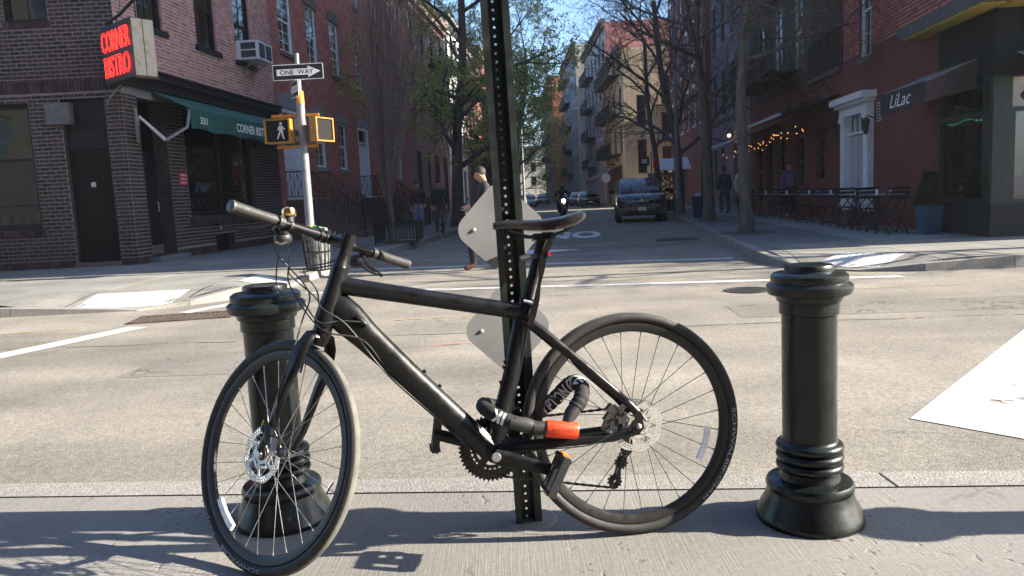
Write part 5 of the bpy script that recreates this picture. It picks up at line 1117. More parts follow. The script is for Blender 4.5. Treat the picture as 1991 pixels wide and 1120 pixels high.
def shopfront():
    mb = MB(); wall(mb, 0, 11, 0, SH, [(.3, 3.2, .55, 2.62)], rev=.2); mb.build('wall', MORT_R, shop)
    MB().box(.0, 11, -.011, .0, 2.62, 3.75).build('fascia', GRN, shop); MB().box(0, 11, -.012, .0, 0, .55).build('stall_riser', _M['grey_granite_riser'], shop); MB().box(0, .3, -.02, .14, .55, 2.62).build('corner_post', _M['dark_green_frame'], shop)
    f = MB().box(.3, 3.2, -.01, .1, .55, .62).box(.3, 3.2, -.01, .1, 2.05, 2.12).box(.3, .36, -.01, .1, .62, 2.05).build('shop_window', _M['dark_green_frame'], shop)
    MB().box(.36, 3.2, .05, .056, .62, 2.05).build('pane', GLASS, f); MB().box(.34, 3.2, .06, .066, 2.12, 2.6).build('window_picture', mat('pale_picture', (.5, .48, .44), .5), f)
    MB().ball((.75, .055, 2.3), (.3, .02, .13), 12, 8).ball((.9, .05, 2.45), (.25, .02, .11), 12, 8).build('pictured_sweet', _M['chocolate_print'], f); MB().ball((.72, .04, 2.24), (.2, .02, .05), 12, 8).build('pictured_filling', mat('caramel_print', (.4, .2, .07), .5), f)
    MB().box(.42, .62, .15, .155, .65, 2.0).build('purple_banner', mat('violet_banner', (.12, .08, .32), .6), f); MB().box(.66, 1.5, .18, .185, .65, 1.35).build('menu_poster', mat('pale_menu', (.45, .5, .52), .6, 0, .15, 6), f)
    MB().add([(.3, 2.0, .4), (3.2, 2.0, .4), (3.2, 2.0, 2.7), (.3, 2.0, 2.7)], [(0, 1, 2, 3)]).build('room_behind', mat('brick_interior', (.06, .035, .03), .9, 0, .3, 6), f)
    MB().hexa([(-.0, -.02, 3.72), (11, -.02, 3.72), (11, -.55, 3.72), (-.0, -.55, 3.72), (-.0, -.02, 4.05), (11, -.02, 4.05), (11, -.62, 3.92), (-.0, -.62, 3.92)]).build('shop_eaves', mat('pale_metal_eaves', (.36, .36, .38), .4, .4), shop); MB().box(.02, 11, -.5, -.03, 3.69, 3.718).build('eaves_soffit', _M['yellow_soffit'], shop)
    MB().hexa([(.35, -.85, 2.66), (3, -.85, 2.66), (3, -.02, 2.98), (.35, -.02, 2.98), (.35, -.85, 2.675), (3, -.85, 2.675), (3, -.02, 2.995), (.35, -.02, 2.995)]).build('awning', _M['faded_canvas'], shop)
    MB().box(-.5, 11, -1.1, .0, SH-.6, SH+.4).build('shadow_cornice', BROWNST, shop)  # unseen deep overhang, added to push the building's shadow edge forward
framed(shop, FR, shopfront)
# restaurant with terrace, dark upper storeys
RH = 20.
rest = thing('restaurant_building', 'dark brick restaurant building with fairy lit awning and iron fire escape', 'building', rpos(16.35), RA)
U2 = lambda s: 16.35-s
def restf():
    W_ = U2(5.36); ops = [(U2(15.4), U2(14.4), .4, 2.7), (U2(13.6), U2(12.9), .7, 2.6), (U2(12.0), U2(11.2), .3, 2.7), (U2(9.6), U2(8.9), .9, 2.5), (U2(7.6), U2(6.9), 1.1, 2.6)]
    mb = MB(); wall(mb, 0, W_-.01, 0, 4.0, ops, rev=.25); mb.build('wall', OXM, rest); brick_wall(rest, 0, W_-.01, 0, 3.95, ops, BRK_OX, .225, .083, proud=.006, seed=21, single=lambda u, z: u > 7.5 and z > .8, maxs=80)
    ub = U2(8.35); up_ = [(U2(14.9), U2(13.9), 4.6, 6.9), (U2(12.4), U2(11.4), 4.6, 6.9), (U2(9.9), U2(9.0), 4.4, 6.9)]+[(U2(s_), U2(s_-1), z, z+2.1) for s_ in (14.9, 12.4, 9.9) for z in (8.2, 11.6, 15.)]
    mb = MB(); wall(mb, 0, ub, 4.0, RH, up_, rev=.2); mb.build('wall', MORT_D, rest); brick_wall(rest, 0, ub, 4.0, 8.0, up_, BRK_BK, .225, .083, seed=22)
    mb = MB(); mb.add([(ub, 0, 4), (ub, 4.5, 4), (ub, 4.5, RH), (ub, 0, RH)], [(0, 1, 2, 3)]); mb.build('side_wall', mat('oxblood_side_wall', (.20, .048, .04), .85, 0, .12, 1.5, .2, 20), rest)
    mb = MB(); mb.add([(ub, 4.5, 4), (W_, 4.5, 4), (W_, 4.5, RH), (ub, 4.5, RH)], [(0, 1, 2, 3)]); mb.build('sun_blocking_wall', _M['oxblood_side_wall'], rest); MB().box(ub, W_-.01, 0, 4.5, 3.95, 4.0).build('terrace', ROOFM, rest)  # wall behind the terrace added out of view to stop sun through the gap
    for a, b, c, d in up_: sash_window(rest, a, b, c, d, WHTPT if a > 3 else DKFRAME, y=.1, cols=1, rows=2, back=DARKRM, sill=BROWNST)
    for i, (a, b, c, d) in enumerate(ops): sash_window(rest, a, b, c, d, mat('green_black_sash', (.012, .025, .02), .4), y=.12, cols=1, rows=2, back=mat('warm_interior', (.06, .035, .02), .9), glass=DKGLASS)
    rl = MB(); rl.bar((ub, -.02, 5.05), (W_, -.02, 5.05), .05); rl.bar((ub, -.02, 4.15), (W_, -.02, 4.15), .04)
    for i in range(26): u = ub+(W_-ub)*i/25; rl.bar((u, -.02, 4.0), (u, -.02, 5.05), .02)
    rl.build('terrace_railing', DKMET, rest); MB().box(ub, W_-.01, -.12, .0, 3.86, 3.98).build('terrace_coping', BROWNST, rest)
    for r, z in enumerate((4.45, 8.0, 11.4)): fire_escape(rest, U2(14.9), U2(9.0), z, out=1.1, ladder=(U2(14), U2(10.5), z+3.4) if r < 2 else None)
    for s_ in (6.2, 7.4, 9.2):
        l = MB().tube(spline([(U2(s_), 0, 3.35), (U2(s_), -.18, 3.62), (U2(s_), -.36, 3.55), (U2(s_), -.38, 3.4)]), .02, 6); l.lathe([(.05, .12), (.08, .05), (.17, 0)], 10, (U2(s_), -.38, 3.28), cap=False); l.build('gooseneck_lamp', DKMET, rest)
    # two slanted awnings
    BK = mat('black_canvas', (.014, .014, .017), .7, 0, .1, 4, .15, 30); ED = mat('pale_awning_edge', (.4, .4, .42), .6)
    for s_a, s_b, zz in ((5.6, 11.6, 3.28), (11.8, 16.3, 3.05)):
        a, b = U2(s_b), U2(s_a); o = MB().hexa([(a, -1.5, zz-.42), (b, -1.5, zz-.42), (b, -.02, zz), (a, -.02, zz), (a, -1.5, zz-.40), (b, -1.5, zz-.40), (b, -.02, zz+.03), (a, -.02, zz+.03)]).build('awning', BK, rest)
        MB().box(a, b, -1.56, -1.50, zz-.46, zz-.38).build('awning_edge', ED, o)
framed(rest, Matrix.Identity(4), restf)
shell(rest, 0, U2(8.35), 0, 10, 3.9, RH, MORT_D); MB().add([(U2(8.35), 4.5, 4), (U2(5.36), 4.5, 4), (U2(5.36), 10, 4), (U2(8.35), 10, 4), (U2(8.35), 4.5, RH), (U2(5.36), 4.5, RH), (U2(5.36), 10, RH), (U2(8.35), 10, RH)], [(4, 5, 6, 7), (2, 3, 7, 6)]).build('roof', ROOFM, rest)
fl = thing('fairy_lights', 'string of warm fairy lights hanging under the restaurant awning', 'string lights', rpos(16.35), RA)
rn = random.Random(7); BULB = mat('warm_bulb', (.8, .4, .1), .3, emit=(1, .42, .12), es=.9)
pts_ = []
for i in range(46):
    s_ = 6.4+9.4*i/45; z = 2.72-.02*(s_-6)-.22*abs(math.sin(i*.55)); pts_.append((U2(s_), -.9+.3*math.sin(i*.8), z))
MB().tube(pts_, .004, 4).build('wire', DKMET, fl)
me = MB().ball((0, 0, 0), .013, 6, 4).mesh('bulb', BULB)
for i, p in enumerate(pts_):
    if rn.random() < .8: o = link('bulb', me, fl); o.location = (p[0]+rn.uniform(-.08, .08), p[1], p[2]-.03-rn.random()*.15)
# further houses of the row
block('row_house', 'mauve grey house with arched dark windows beyond the restaurant', rpos(25.5, .02), RA, 9.13, 19.5, 9, PURW, 4, 4, 4.4, 3.3, .85, 2.1, DKFRAME, mat('mauve_trim', (.24, .2, .22), .8), None, ground=[(5.6, 7.0, .2, 2.9, *BD), (2.6, 3.6, .9, 2.9, *BD), (.6, 1.6, .9, 2.9, *BD)])
pw = thing('wall_lamp', 'small lit lamp over the dark doorway of the mauve house', 'lamp', (rpos(19.2, .12)[0], rpos(19.2, .12)[1], 3.25), RA)
MB().tube([(0, 0, 0), (0, -.15, .05)], .015, 6).build('bracket', DKMET, pw); MB().ball((0, -.2, 0), .07, 8, 6).build('globe', mat('lit_globe', (.9, .6, .3), .3, emit=(1, .62, .28), es=5.), pw)
block('row_house', 'tall dark red house with white trimmed windows past the mauve house', rpos(41.5, .3), RA, 15.98, 20, 9, REDW, 6, 4, 4.6, 3.4, .9, 2.1, WHTPT, WHTPT, BROWNST, None, ground=[(2, 4, .2, 2.9, *BD), (6, 8, .2, 2.9, *BD)])
# beyond the cross street: fronts look across the street, side walls look back at us
AXR = -math.pi/2
def farblock(label, x, y0, y1, H, wm, sidem, cols, rows, z0, dz, fe_, swins, cor=BROWNST):
    t = block('row_house', label, (x, y1, 0), AXR, y1-y0, H, 16, wm, cols, rows, z0, dz, 1.05, 1.9, DKFRAME, GREYST, cor, fe_, near=False)
    W_ = y1-y0; F = Matrix.Translation((W_, 0, 0)) @ Matrix.Rotation(math.pi/2, 4, 'Z')
    def side():
        mb = MB(); wall(mb, 0.0, 16, 0, H, swins, y=-.01, rev=.15); mb.build('side_wall', sidem, t)
        for a, b, c, d in swins: sash_window(t, a, b, c, d, DKFRAME, y=.06, cols=2, rows=2, back=DARKRM)
    framed(t, F, side); return t
tan = farblock('tan brick apartment house at the corner of the lit cross street', 9.3, 60, 73.5, 12., TANW, TANW, 4, 3, 4.2, 3.1, (1.5, 11.5), [(1.0, 1.7, 2.4, 5.0), (1.0, 1.7, 6.0, 8.4), (2.9, 4.6, 2.2, 4.4), (2.9, 4.6, 4.9, 7.0), (2.9, 4.6, 7.6, 9.8), (6.6, 8.2, 2.2, 4.4), (6.6, 8.2, 4.9, 7.0), (6.6, 8.2, 7.6, 9.8)])
F_ = Matrix.Translation((13.5, 0, 0)) @ Matrix.Rotation(math.pi/2, 4, 'Z')
framed(tan, F_, lambda: [fire_escape(tan, 2.5, 9, z, out=.8, y=-.01) for z in (4.8, 7.5)])
framed(tan, F_, lambda: [MB().box(3.3, 4.1, -.35, .0, z, z+.42).build('air_conditioner', _M['white_steel'], tan) for z in (5.0, 2.35)])
farblock('tall rose sided walk-up with fire escapes behind the tan house', 9.9, 74, 94, 17., GREYWALL, mat('rose_side_wall', (.30, .125, .12), .85, 0, .1, 1), 6, 4, 4.0, 3.2, (2, 10), [])
farblock('blue grey walk-up hung with fire escapes and a cream side wall', 9.0, 94.5, 118, 19., GREYWALL, CREAMW, 7, 5, 4.0, 3.1, (3, 14), [])
farblock('brown brick walk-up at the end of the vista', 7.6, 119, 150, 19., BROWNW, SUNLITW, 8, 5, 4.0, 3.1, (4, 18), [])
# shop canopy leaning out from the tan house
cn = thing('shop_awning', 'dark red shop awning sloping out below the tan house', 'awning', (9.28, 64, 2.9), AXR)
MB().hexa([(-7, -2.0, -.7), (2.5, -2.0, -.7), (2.5, -.0, .3), (-7, -.0, .3), (-7, -2.0, -.66), (2.5, -2.0, -.66), (2.5, -.0, .34), (-7, -.0, .34)]).build('canopy', mat('dark_red_canvas', (.05, .012, .014), .7), cn); MB().box(-7, 2.5, -2.02, -1.99, -1.0, -.70).build('valance', _M['dark_red_canvas'], cn)
# left side beyond the cross street
farL = [(-2.4, 72, 92, 13, BROWNW), (-2.9, 93, 116, 15, REDW), (-2.6, 117, 150, 14, TANW)]
for i, (x, y0, y1, H, wm) in enumerate(farL):
    block('row_house', ['brown walk-up glimpsed between the street trees', 'dark red walk-up almost hidden by far trees', 'tan walk-up where the street disappears'][i], (x, y0, 0), math.pi/2, y1-y0, H, 12, wm, 6, 4, 3.6, 3.0, 1.0, 1.8, DKFRAME, GREYST, BROWNST, (3, 12))
block('apartment_house', 'pale apartment block closing the end of the street', (-14, 175, 0), 0, 44, 12, 12, CREAMW, 12, 3, 3.5, 3.2, 1.2, 1.9, DKFRAME, GREYST, GREYST)

# houses across the street from the taverns, behind where we stand
block('row_house', 'brown brick house facing the corner tavern from behind the near sidewalk', (16, -8.5, 0), math.pi, 19, 13, 9, BROWNW, 6, 3, 4.2, 3.1, 1.1, 2.0, WHTPT, BROWNST, BROWNST)
block('row_house', 'dark red house facing the crossing from behind the near sidewalk', (-3.1, -8.4, 0), math.pi, 19, 14, 9, REDW, 6, 3, 4.4, 3.2, 1.1, 2.0, WHTPT, BROWNST, BROWNST)
block('row_house', 'tan house facing the tavern side windows from behind the near sidewalk', (-22.2, -8.3, 0), math.pi, 22, 15, 9, TANW, 7, 3, 4.4, 3.2, 1.1, 2.0, WHTPT, BROWNST, BROWNST)
# ------------------------------------------------------------------ street trees
BARK = mat('grey_brown_bark', (.10, .084, .07), .95, 0, .3, 9, .9, 35, stretch=(1, 1, .25)); BARKD = mat('dark_bark', (.075, .063, .056), .95, 0, .3, 9, .7, 35)
LEAF = mat('spring_leaf', (.30, .33, .10), .6, 0, .35, 30, isl=.4); LEAFY = mat('yellow_spring_leaf', (.24, .21, .06), .6, 0, .35, 30, isl=.4)
def leaf_mat(name, col):
    m = bpy.data.materials.new(name); m.use_nodes = True; nt = m.node_tree; N = nt.nodes; L = nt.links; N.remove(N['Principled BSDF'])
    g = N.new('ShaderNodeNewGeometry'); hs = N.new('ShaderNodeHueSaturation'); hs.inputs['Color'].default_value = (*col, 1); r = N.new('ShaderNodeMapRange'); L.new(g.outputs['Random Per Island'], r.inputs[0]); r.inputs[3].default_value = .55; r.inputs[4].default_value = 1.3; L.new(r.outputs[0], hs.inputs['Value'])
    d = N.new('ShaderNodeBsdfDiffuse'); t = N.new('ShaderNodeBsdfTranslucent'); x = N.new('ShaderNodeMixShader'); x.inputs[0].default_value = .5
    for s in (d, t): L.new(hs.outputs[0], s.inputs[0])
    L.new(d.outputs[0], x.inputs[1]); L.new(t.outputs[0], x.inputs[2]); L.new(x.outputs[0], N['Material Output'].inputs[0]); return m
LEAF = leaf_mat('spring_leaf_thin', (.42, .45, .13)); LEAFY = leaf_mat('yellow_leaf_thin', (.52, .45, .14))
def grow_tree(name, label, loc, trunk, r0, counts, lens, seed, fork=.55, up_=.25, spread=(35, 65), bark=None, leaves=0, leafm=None, lsize=.07, group='street trees', rtw=.0045, droop=0., ratio=.5):
    """trunk: list of local points; counts / lens: children and length per level"""
    rnd = random.Random(seed); br = MB(); tips = []; bark = bark or BARK
    def rv(): return V(rnd.uniform(-1, 1), rnd.uniform(-1, 1), rnd.uniform(-1, 1))
    def grow(p, d, L, r, lev):
        n = 4 if lev < 3 else 3; pts = [p.copy()]; dd = d.copy()
        for i in range(n):
            dd = (dd+rv()*.22+V(0, 0, up_*(.5 if lev < 3 else .3)-droop*lev)*.35).normalized(); pts.append(pts[-1]+dd*(L/n))
        rr = [max(rtw*.6, r*(1-.62*i/n)) for i in range(n+1)]
        br.tube(pts, rr, (7, 6, 5, 4, 3, 3)[lev], cap=False)
        if lev >= len(counts): tips.append(pts); return
        for k in range(counts[lev]):
            t = .25+.75*(k+rnd.random())/counts[lev]; x = min(n-1e-3, t*n); i = int(x); q = pts[i].lerp(pts[i+1], x-i); base = (pts[i+1]-pts[i]).normalized()
            ax = base.cross(rv()).normalized(); a = R_(rnd.uniform(*spread)); nd = (Matrix.Rotation(a, 3, ax) @ base).normalized()
            grow(q, nd, lens[lev]*rnd.uniform(.65, 1.2)*(1.15-.4*t), max(rtw, rr[i]*rnd.uniform(.42, .62)), lev+1)
    T = [Vector(p) for p in trunk]; n = len(T)
    tr = MB(); P = spline(T, 5); k = len(P); rr = [r0*(1.35-.35*min(1, i/3))*(1-.55*i/(k-1)) for i in range(k)]
    tr.tube(P, rr, 12)
    t = thing(name, label, 'tree', loc, 0, group); tr.build('trunk', bark, t, True)
    for j in range(counts[0]):
        f = fork+(1-fork)*(j+rnd.random()*.6)/counts[0]; x = min(k-1.001, f*(k-1)); i = int(x); q = P[i].lerp(P[i+1], x-i); az = j*2.4+rnd.uniform(-.4, .4); el = R_(90-rnd.uniform(*spread))
        grow(q, V(math.cos(az)*math.cos(el), math.sin(az)*math.cos(el), math.sin(el)), lens[0]*rnd.uniform(.75, 1.2), rr[i]*.55, 1)
    br.build('branches', bark, t, kind='stuff')
    if leaves:
        lf = MB()
        for i in range(leaves):
            pt = rnd.choice(tips); a = rnd.random()*(len(pt)-1.001); ii = int(a); p = pt[ii].lerp(pt[ii+1], a-ii)+rv()*.09
            u = rv().normalized(); w_ = u.cross(rv()).normalized(); s_ = lsize*rnd.uniform(.5, 1.2)
            lf.add([p-u*s_, p+w_*s_*.45, p+u*s_, p-w_*s_*.45], [(0, 1, 2, 3)])
        lf.build('crown', leafm or LEAF, t, kind='stuff')
    return t
grow_tree('street_tree', 'bare street tree beside the cafe tables', (5.3, 17.0, 0), [(0, 0, -.05), (-.03, 0, 1.2), (-.1, 0, 2.9), (.05, .1, 4.6), (.2, .2, 6.5)], .15, [10, 8, 7, 6], [2.8, 1.6, .9, .5], 11, fork=.62, up_=.3, spread=(40, 75))
grow_tree('street_tree', 'bare street tree beside the blue refuse bin', (6.3, 24.0, 0), [(0, 0, -.05), (-.02, 0, 1.5), (-.1, 0, 3.6), (-.25, .1, 5.6), (-.1, .1, 8)], .18, [11, 8, 7, 5], [3.4, 1.9, 1.0, .55], 12, fork=.5, up_=.2, spread=(40, 72))
grow_tree('street_tree', 'forked bare tree with long arching limb behind the utility vehicle', (7.5, 33.5, 0), [(0, 0, -.05), (0, 0, 1.6), (-.1, 0, 3.4), (-.6, .1, 5.8), (-.9, 0, 9)], .22, [9, 8, 7, 5], [4.6, 2.4, 1.2, .6], 15, fork=.34, up_=.3, spread=(30, 65), bark=BARKD)
tt = grow_tree('street_tree', 'bare tree over the lit cross street beyond the utility vehicle', (8.6, 44, 0), [(0, 0, -.05), (0, 0, 2.6), (-.4, 0, 5.8), (-.5, 0, 9.5)], .2, [8, 6, 6, 5], [4.2, 2.4, 1.2, .6], 19, fork=.4, up_=.25, spread=(35, 70), bark=BARKD)
grow_tree('street_tree', 'young leafing tree behind the man crossing the road', (-2.0, 30.5, 0), [(0, 0, -.05), (.05, 0, 1.8), (.15, 0, 3.8), (.5, .1, 6.5), (.6, .2, 10)], .26, [10, 7, 6, 5], [3.8, 2.1, 1.1, .6], 21, fork=.30, up_=.15, spread=(40, 80), bark=BARKD, leaves=34000, lsize=.055)
grow_tree('street_tree', 'leafing tree further along the left pavement', (-.6, 44, 0), [(0, 0, -.05), (0, 0, 2), (.2, 0, 4.2), (.8, 0, 7), (1., 0, 10.5)], .2, [9, 7, 6, 4], [4.2, 2.3, 1.2, .6], 22, fork=.32, up_=.15, spread=(38, 75), bark=BARKD, leaves=22000, lsize=.065)
grow_tree('street_tree', 'forked tree at the near edge of the lit cross street', (.6, 53, 0), [(0, 0, -.05), (0, 0, 2), (.3, 0, 5), (.9, 0, 8), (1.1, 0, 11)], .2, [8, 6, 6, 4], [4, 2.3, 1.2, .6], 23, fork=.3, up_=.3, spread=(30, 65), bark=BARKD, leaves=7000, lsize=.07)
grow_tree('street_tree', 'yellow budding tree far down the vista', (1.2, 92, 0), [(0, 0, -.05), (0, 0, 2), (.5, 0, 5), (1, 0, 8.5)], .2, [9, 6, 6, 4], [5, 2.6, 1.3, .7], 24, fork=.3, up_=.15, spread=(35, 75), leaves=7000, leafm=LEAFY, lsize=.10, rtw=.01)
grow_tree('street_tree', 'second yellow budding tree beyond the parked cars', (1.0, 112, 0), [(0, 0, -.05), (0, 0, 2), (.8, 0, 5), (1.6, 0, 9)], .2, [9, 6, 6, 4], [5.5, 2.8, 1.3, .7], 25, fork=.3, up_=.15, spread=(35, 75), leaves=7000, leafm=LEAFY, lsize=.12, rtw=.012)
grow_tree('street_tree', 'bare tree on the sunny pavement past the chocolate shop', (10.9, 10.3, 0), [(0, 0, -.05), (0, 0, 1.4), (.1, 0, 3.2), (.1, 0, 6.2)], .13, [8, 6, 5, 4], [2.1, 1.2, .7, .4], 28, fork=.5, up_=.2, spread=(35, 70))
# upright twiggy tree in its guard
vt = thing('vase_tree', 'bare upright twiggy tree in a low iron guard', 'tree', (-3.1, 20.2, 0)); rnd = random.Random(31)
MB().tube(spline([(0, 0, -.05), (.02, 0, .6), (-.03, 0, 1.4), (-.05, 0, 2.2)], 5), [.10-.004*i for i in range(16)], 10).build('trunk', BARK, vt, True)
bb = MB()
for i in range(170):
    a = rnd.random()*6.283; e = rnd.random()**.6; b0 = V(-.03+.02*math.cos(a), .02*math.sin(a), rnd.uniform(.9, 2.3)); H_ = rnd.uniform(3.6, 6.6)
    p1 = b0+V(.22*e*math.cos(a), .22*e*math.sin(a), .7); p2 = V(.1+.66*e*math.cos(a), .62*e*math.sin(a), 2.2+H_*.3); p3 = V(.25+.95*e*math.cos(a)+rnd.uniform(-.15, .15), .9*e*math.sin(a), 2+H_*.75); p4 = p3+V(rnd.uniform(-.15, .25), rnd.uniform(-.1, .1), H_*.3)
    P = spline([b0, p1, p2, p3, p4], 3); r = rnd.uniform(.007, .014); bb.tube(P, [r*(1-.75*k/(len(P)-1)) for k in range(len(P))], 4, cap=False)
    for k in range(5):
        q = P[rnd.randrange(4, len(P)-1)]; bb.tube([q, q+V(rnd.uniform(-.15, .15), rnd.uniform(-.15, .15), .35), q+V(rnd.uniform(-.25, .25), rnd.uniform(-.2, .2), .8)], [.006, .005, .003], 3, cap=False)
bb.build('twigs', mat('twig_bark', (.17, .12, .105), .9, 0, .2, 10), vt, kind='stuff')
tg = thing('tree_guard', 'low black iron guard round the twiggy tree', 'tree guard', (-3.4, 19.35, 0), 0)
pk = MB().box(-.009, .009, -.009, .009, .06, .52).mesh('picket', DKMET)
for (x0, y0, x1, y1) in ((0, 0, 1.05, 0), (0, 1.5, 1.05, 1.5), (0, 0, 0, 1.5), (1.05, 0, 1.05, 1.5)):
    MB().bar((x0, y0, .54), (x1, y1, .54), .03).bar((x0, y0, .08), (x1, y1, .08), .025).bar((x0, y0, 0), (x0, y0, .56), .04).build('rail', DKMET, tg); n = int(math.hypot(x1-x0, y1-y0)/.085)
    for i in range(1, n): o = link('picket', pk, tg); o.location = (x0+(x1-x0)*i/n, y0+(y1-y0)*i/n, 0)
SOIL = mat('tree_pit_soil', (.06, .045, .035), 1, 0, .3, 12, .8, 30)
for x, y, r, lab in ((-2.88, 20.1, .5, 'soil bed inside the iron tree guard'), (5.3, 17.0, .62, 'earth tree pit beside the cafe tables'), (6.35, 24.0, .62, 'earth tree pit beside the refuse bin')):
    rr = random.Random(int(x*10)); MB().lathe([(r, .004), (r*.7, .02), (.05, .03)], 18, (x, y, 0)).build('tree_pit', SOIL, None, label=lab, cat='tree pit')
# ------------------------------------------------------------------ signal pole with one way signs
GALV = mat('galvanised_steel', (.20, .205, .215), .5, .35, .15, 8, .1, 40); YELL = mat('signal_yellow', (.34, .15, .014), .5, 0, .1, 8, dirt=.1); SGB = mat('sign_black', (.012, .012, .014), .45); SGW = mat('sign_white', (.68, .68, .67), .45)
sp2 = thing('signal_pole', 'galvanised pole with yellow pedestrian signals and two one way signs', 'signal pole', (-3.43, 13.2, 0))
MB().tube([(0, 0, 0), (0, 0, .15), (0, 0, 2.78)], [.1, .075, .07], 16).build('pole', GALV, sp2, True); MB().tube([(0, 0, 2.98), (0, 0, 3.62)], .04, 12).build('pole_top', GALV, sp2, True)
MB().tube([(0, 0, 2.78), (0, 0, 3.0)], [.075, .066], 14).build('collar', YELL, sp2, True)
def oneway(cx, z, w_, h, ang, left):
    F = Matrix.Translation((cx, 0, z)) @ Matrix.Rotation(ang, 4, 'Z'); k = -1 if left else 1
    f3 = lambda a, b, d: F @ V(a, -.06-d, b)
    o = MB().prism([(-w_/2, -h/2), (w_/2, -h/2), (w_/2, h/2), (-w_/2, h/2)], 0, .004, f3).build('one_way_sign', SGW, sp2)
    MB().prism([(-w_/2+.012, -h/2+.012), (w_/2-.012, -h/2+.012), (w_/2-.012, h/2-.012), (-w_/2+.012, h/2-.012)], .004, .006, f3).build('sign_face', SGB, o)
    ar = [(-.42, -.20), (.20, -.20), (.20, -.36), (.45, 0), (.20, .36), (.20, .20), (-.42, .20)]
    q = [(k*a*w_, b*h) for a, b in ar]; q = q if k > 0 else q[::-1]
    MB().prism(q, .006, .008, f3).build('sign_arrow', SGW, o)
    lettering('sign_lettering', 'ONE  WAY', lambda a, b: f3(a-k*.02, b, .0085), SGB, o, width=w_*.66, height=h*.30, bold=.015)
oneway(.02, 3.31, .86, .26, -.04, False); oneway(-.02, 3.03, .50, .26, -1.05, True)
def pedsig(x, ang, lit):
    F = Matrix.Translation((x, 0, 2.34)) @ Matrix.Rotation(ang, 4, 'Z'); b = MB(); b.box(-.22, .22, -.16, .06 if lit else -.04, -.2, .2, M=F); o = b.build('pedestrian_signal', YELL, sp2)
    MB().box(-.195, .195, -.166, -.16, -.175, .175, M=F).build('signal_lens', mat('dark_lens', (.012, .011, .012), .6, var=.05, spec=.15), o)
    v = MB(); v.box(-.225, -.195, -.19, -.16, -.2, .2, M=F); v.box(.195, .225, -.19, -.16, -.2, .2, M=F); v.box(-.195, .195, -.19, -.16, .178, .2, M=F); v.box(-.195, .195, -.19, -.16, -.2, -.178, M=F); v.build('signal_hood', YELL, o)
    if lit:
        WM = mat('lit_walk_man', (.4, .4, .4), .4, emit=(.9, .95, 1), es=.015); f3 = lambda a, b_, d: F @ V(a, -.1668-d, b_); w_ = MB()
        for pl in ([(-.012+.06, .10), (.022+.06, .10), (.03+.06, .13), (.005+.06, .15), (-.02+.06, .13)], [(.03, .09), (.085, .09), (.09, .0), (.03, .0)], [(.085, .085), (.135, .03), (.125, .015), (.075, .05)], [(.03, .085), (.0, .02), (.012, .01), (.045, .05)], [(.035, .0), (.06, .0), (.03, -.07), (.0, -.13), (-.02, -.125), (.008, -.06)], [(.055, .0), (.09, .0), (.095, -.06), (.115, -.13), (.095, -.135), (.07, -.06)]):
            w_.prism(pl, 0, .002, f3)
        w_.build('walking_figure', WM, o)
pedsig(-.36, -.1, True); pedsig(.24, 1.1, False)
MB().bar((-.5, 0, 2.60), (.3, 0, 2.60), .05).bar((-.45, 0, 2.08), (.25, 0, 2.08), .05).build('signal_bracket', YELL, sp2)
# ------------------------------------------------------------------ litter basket
lb = thing('litter_basket', 'wire litter basket with pale liner and bright rubbish at the tavern corner', 'litter basket', (-3.1, 12.25, 0))
MB().lathe([(.17, .03), (.2, .3), (.215, .62), (.20, .62), (.18, .1)], 20).build('liner', mat('graffiti_liner', (.16, .17, .165), .8, 0, .5, 9, dirt=.6, dcol=(.03, .04, .05), dscale=9), lb, True)
slat = MB().tube([(.18, 0, .03), (.213, 0, .32), (.235, 0, .66)], .007, 5).mesh('wire', DKMET)
for i in range(18): o = link('wire', slat, lb); o.rotation_euler = (0, 0, i*6.283/18)
for z, r in ((.05, .185), (.34, .217), (.66, .237)): MB().tube([(r*math.cos(i*.2618), r*math.sin(i*.2618), z) for i in range(24)], .010, 5, closed=True).build('hoop', DKMET, lb)
for i, (c_, p) in enumerate((((.04, .22, .06), (.02, -.05, .62)), ((.4, .22, .04), (-.08, -.02, .63)), ((.3, .07, .05), (-.1, -.06, .6)), ((.35, .35, .33), (.09, -.06, .61)))):
    MB().box(-.07, .07, -.05, .05, -.12, .12, M=Matrix.Translation(p) @ Euler((.3*i, .4-.2*i, i)).to_matrix().to_4x4()).build('rubbish', mat('rubbish_%d' % i, c_, .6), lb)
# ------------------------------------------------------------------ cafe tables and chairs
def chair_proto():
    t = thing('folding_chair', '', 'chair')
    for i in range(5): MB().box(-.19, .19, -.18+i*.076, -.18+i*.076+.055, .445, .462).build('seat_slat', DKMET, t)
    for z in (.66, .76, .84): MB().box(-.19, .19, .245, .262, z, z+.055).build('back_slat', DKMET, t)
    for sg in (-1, 1):
        MB().bar((sg*.205, -.22, .0), (sg*.205, .25, .88), .018, .028).build('leg', DKMET, t); MB().bar((sg*.185, .24, .0), (sg*.185, -.18, .45), .018, .028).build('leg', DKMET, t)
    MB().bar((-.2, -.18, .08), (.2, -.18, .08), .014).bar((-.185, .2, .05), (.185, .2, .05), .014).build('stretcher', DKMET, t)
    return t
def table_proto():
    t = thing('cafe_table', '', 'table'); MB().box(-.3, .3, -.3, .3, .72, .742).build('table_top', DKMET, t); MB().box(-.29, .29, -.29, .29, .7421, .746).build('paper_cover', mat('paper_cover', (.62, .62, .64), .8), t)
    for sg in (-1, 1):
        MB().bar((sg*.25, -.26, 0), (sg*.25, .26, .72), .02).build('leg', DKMET, t); MB().bar((sg*.23, .26, 0), (sg*.23, -.26, .72), .02).build('leg', DKMET, t)
    return t
cp, tp = chair_proto(), table_proto(); first = [True, True]
GLS = mat('drinking_glass', (.6, .62, .64), .1, 0, .05, spec=.8)
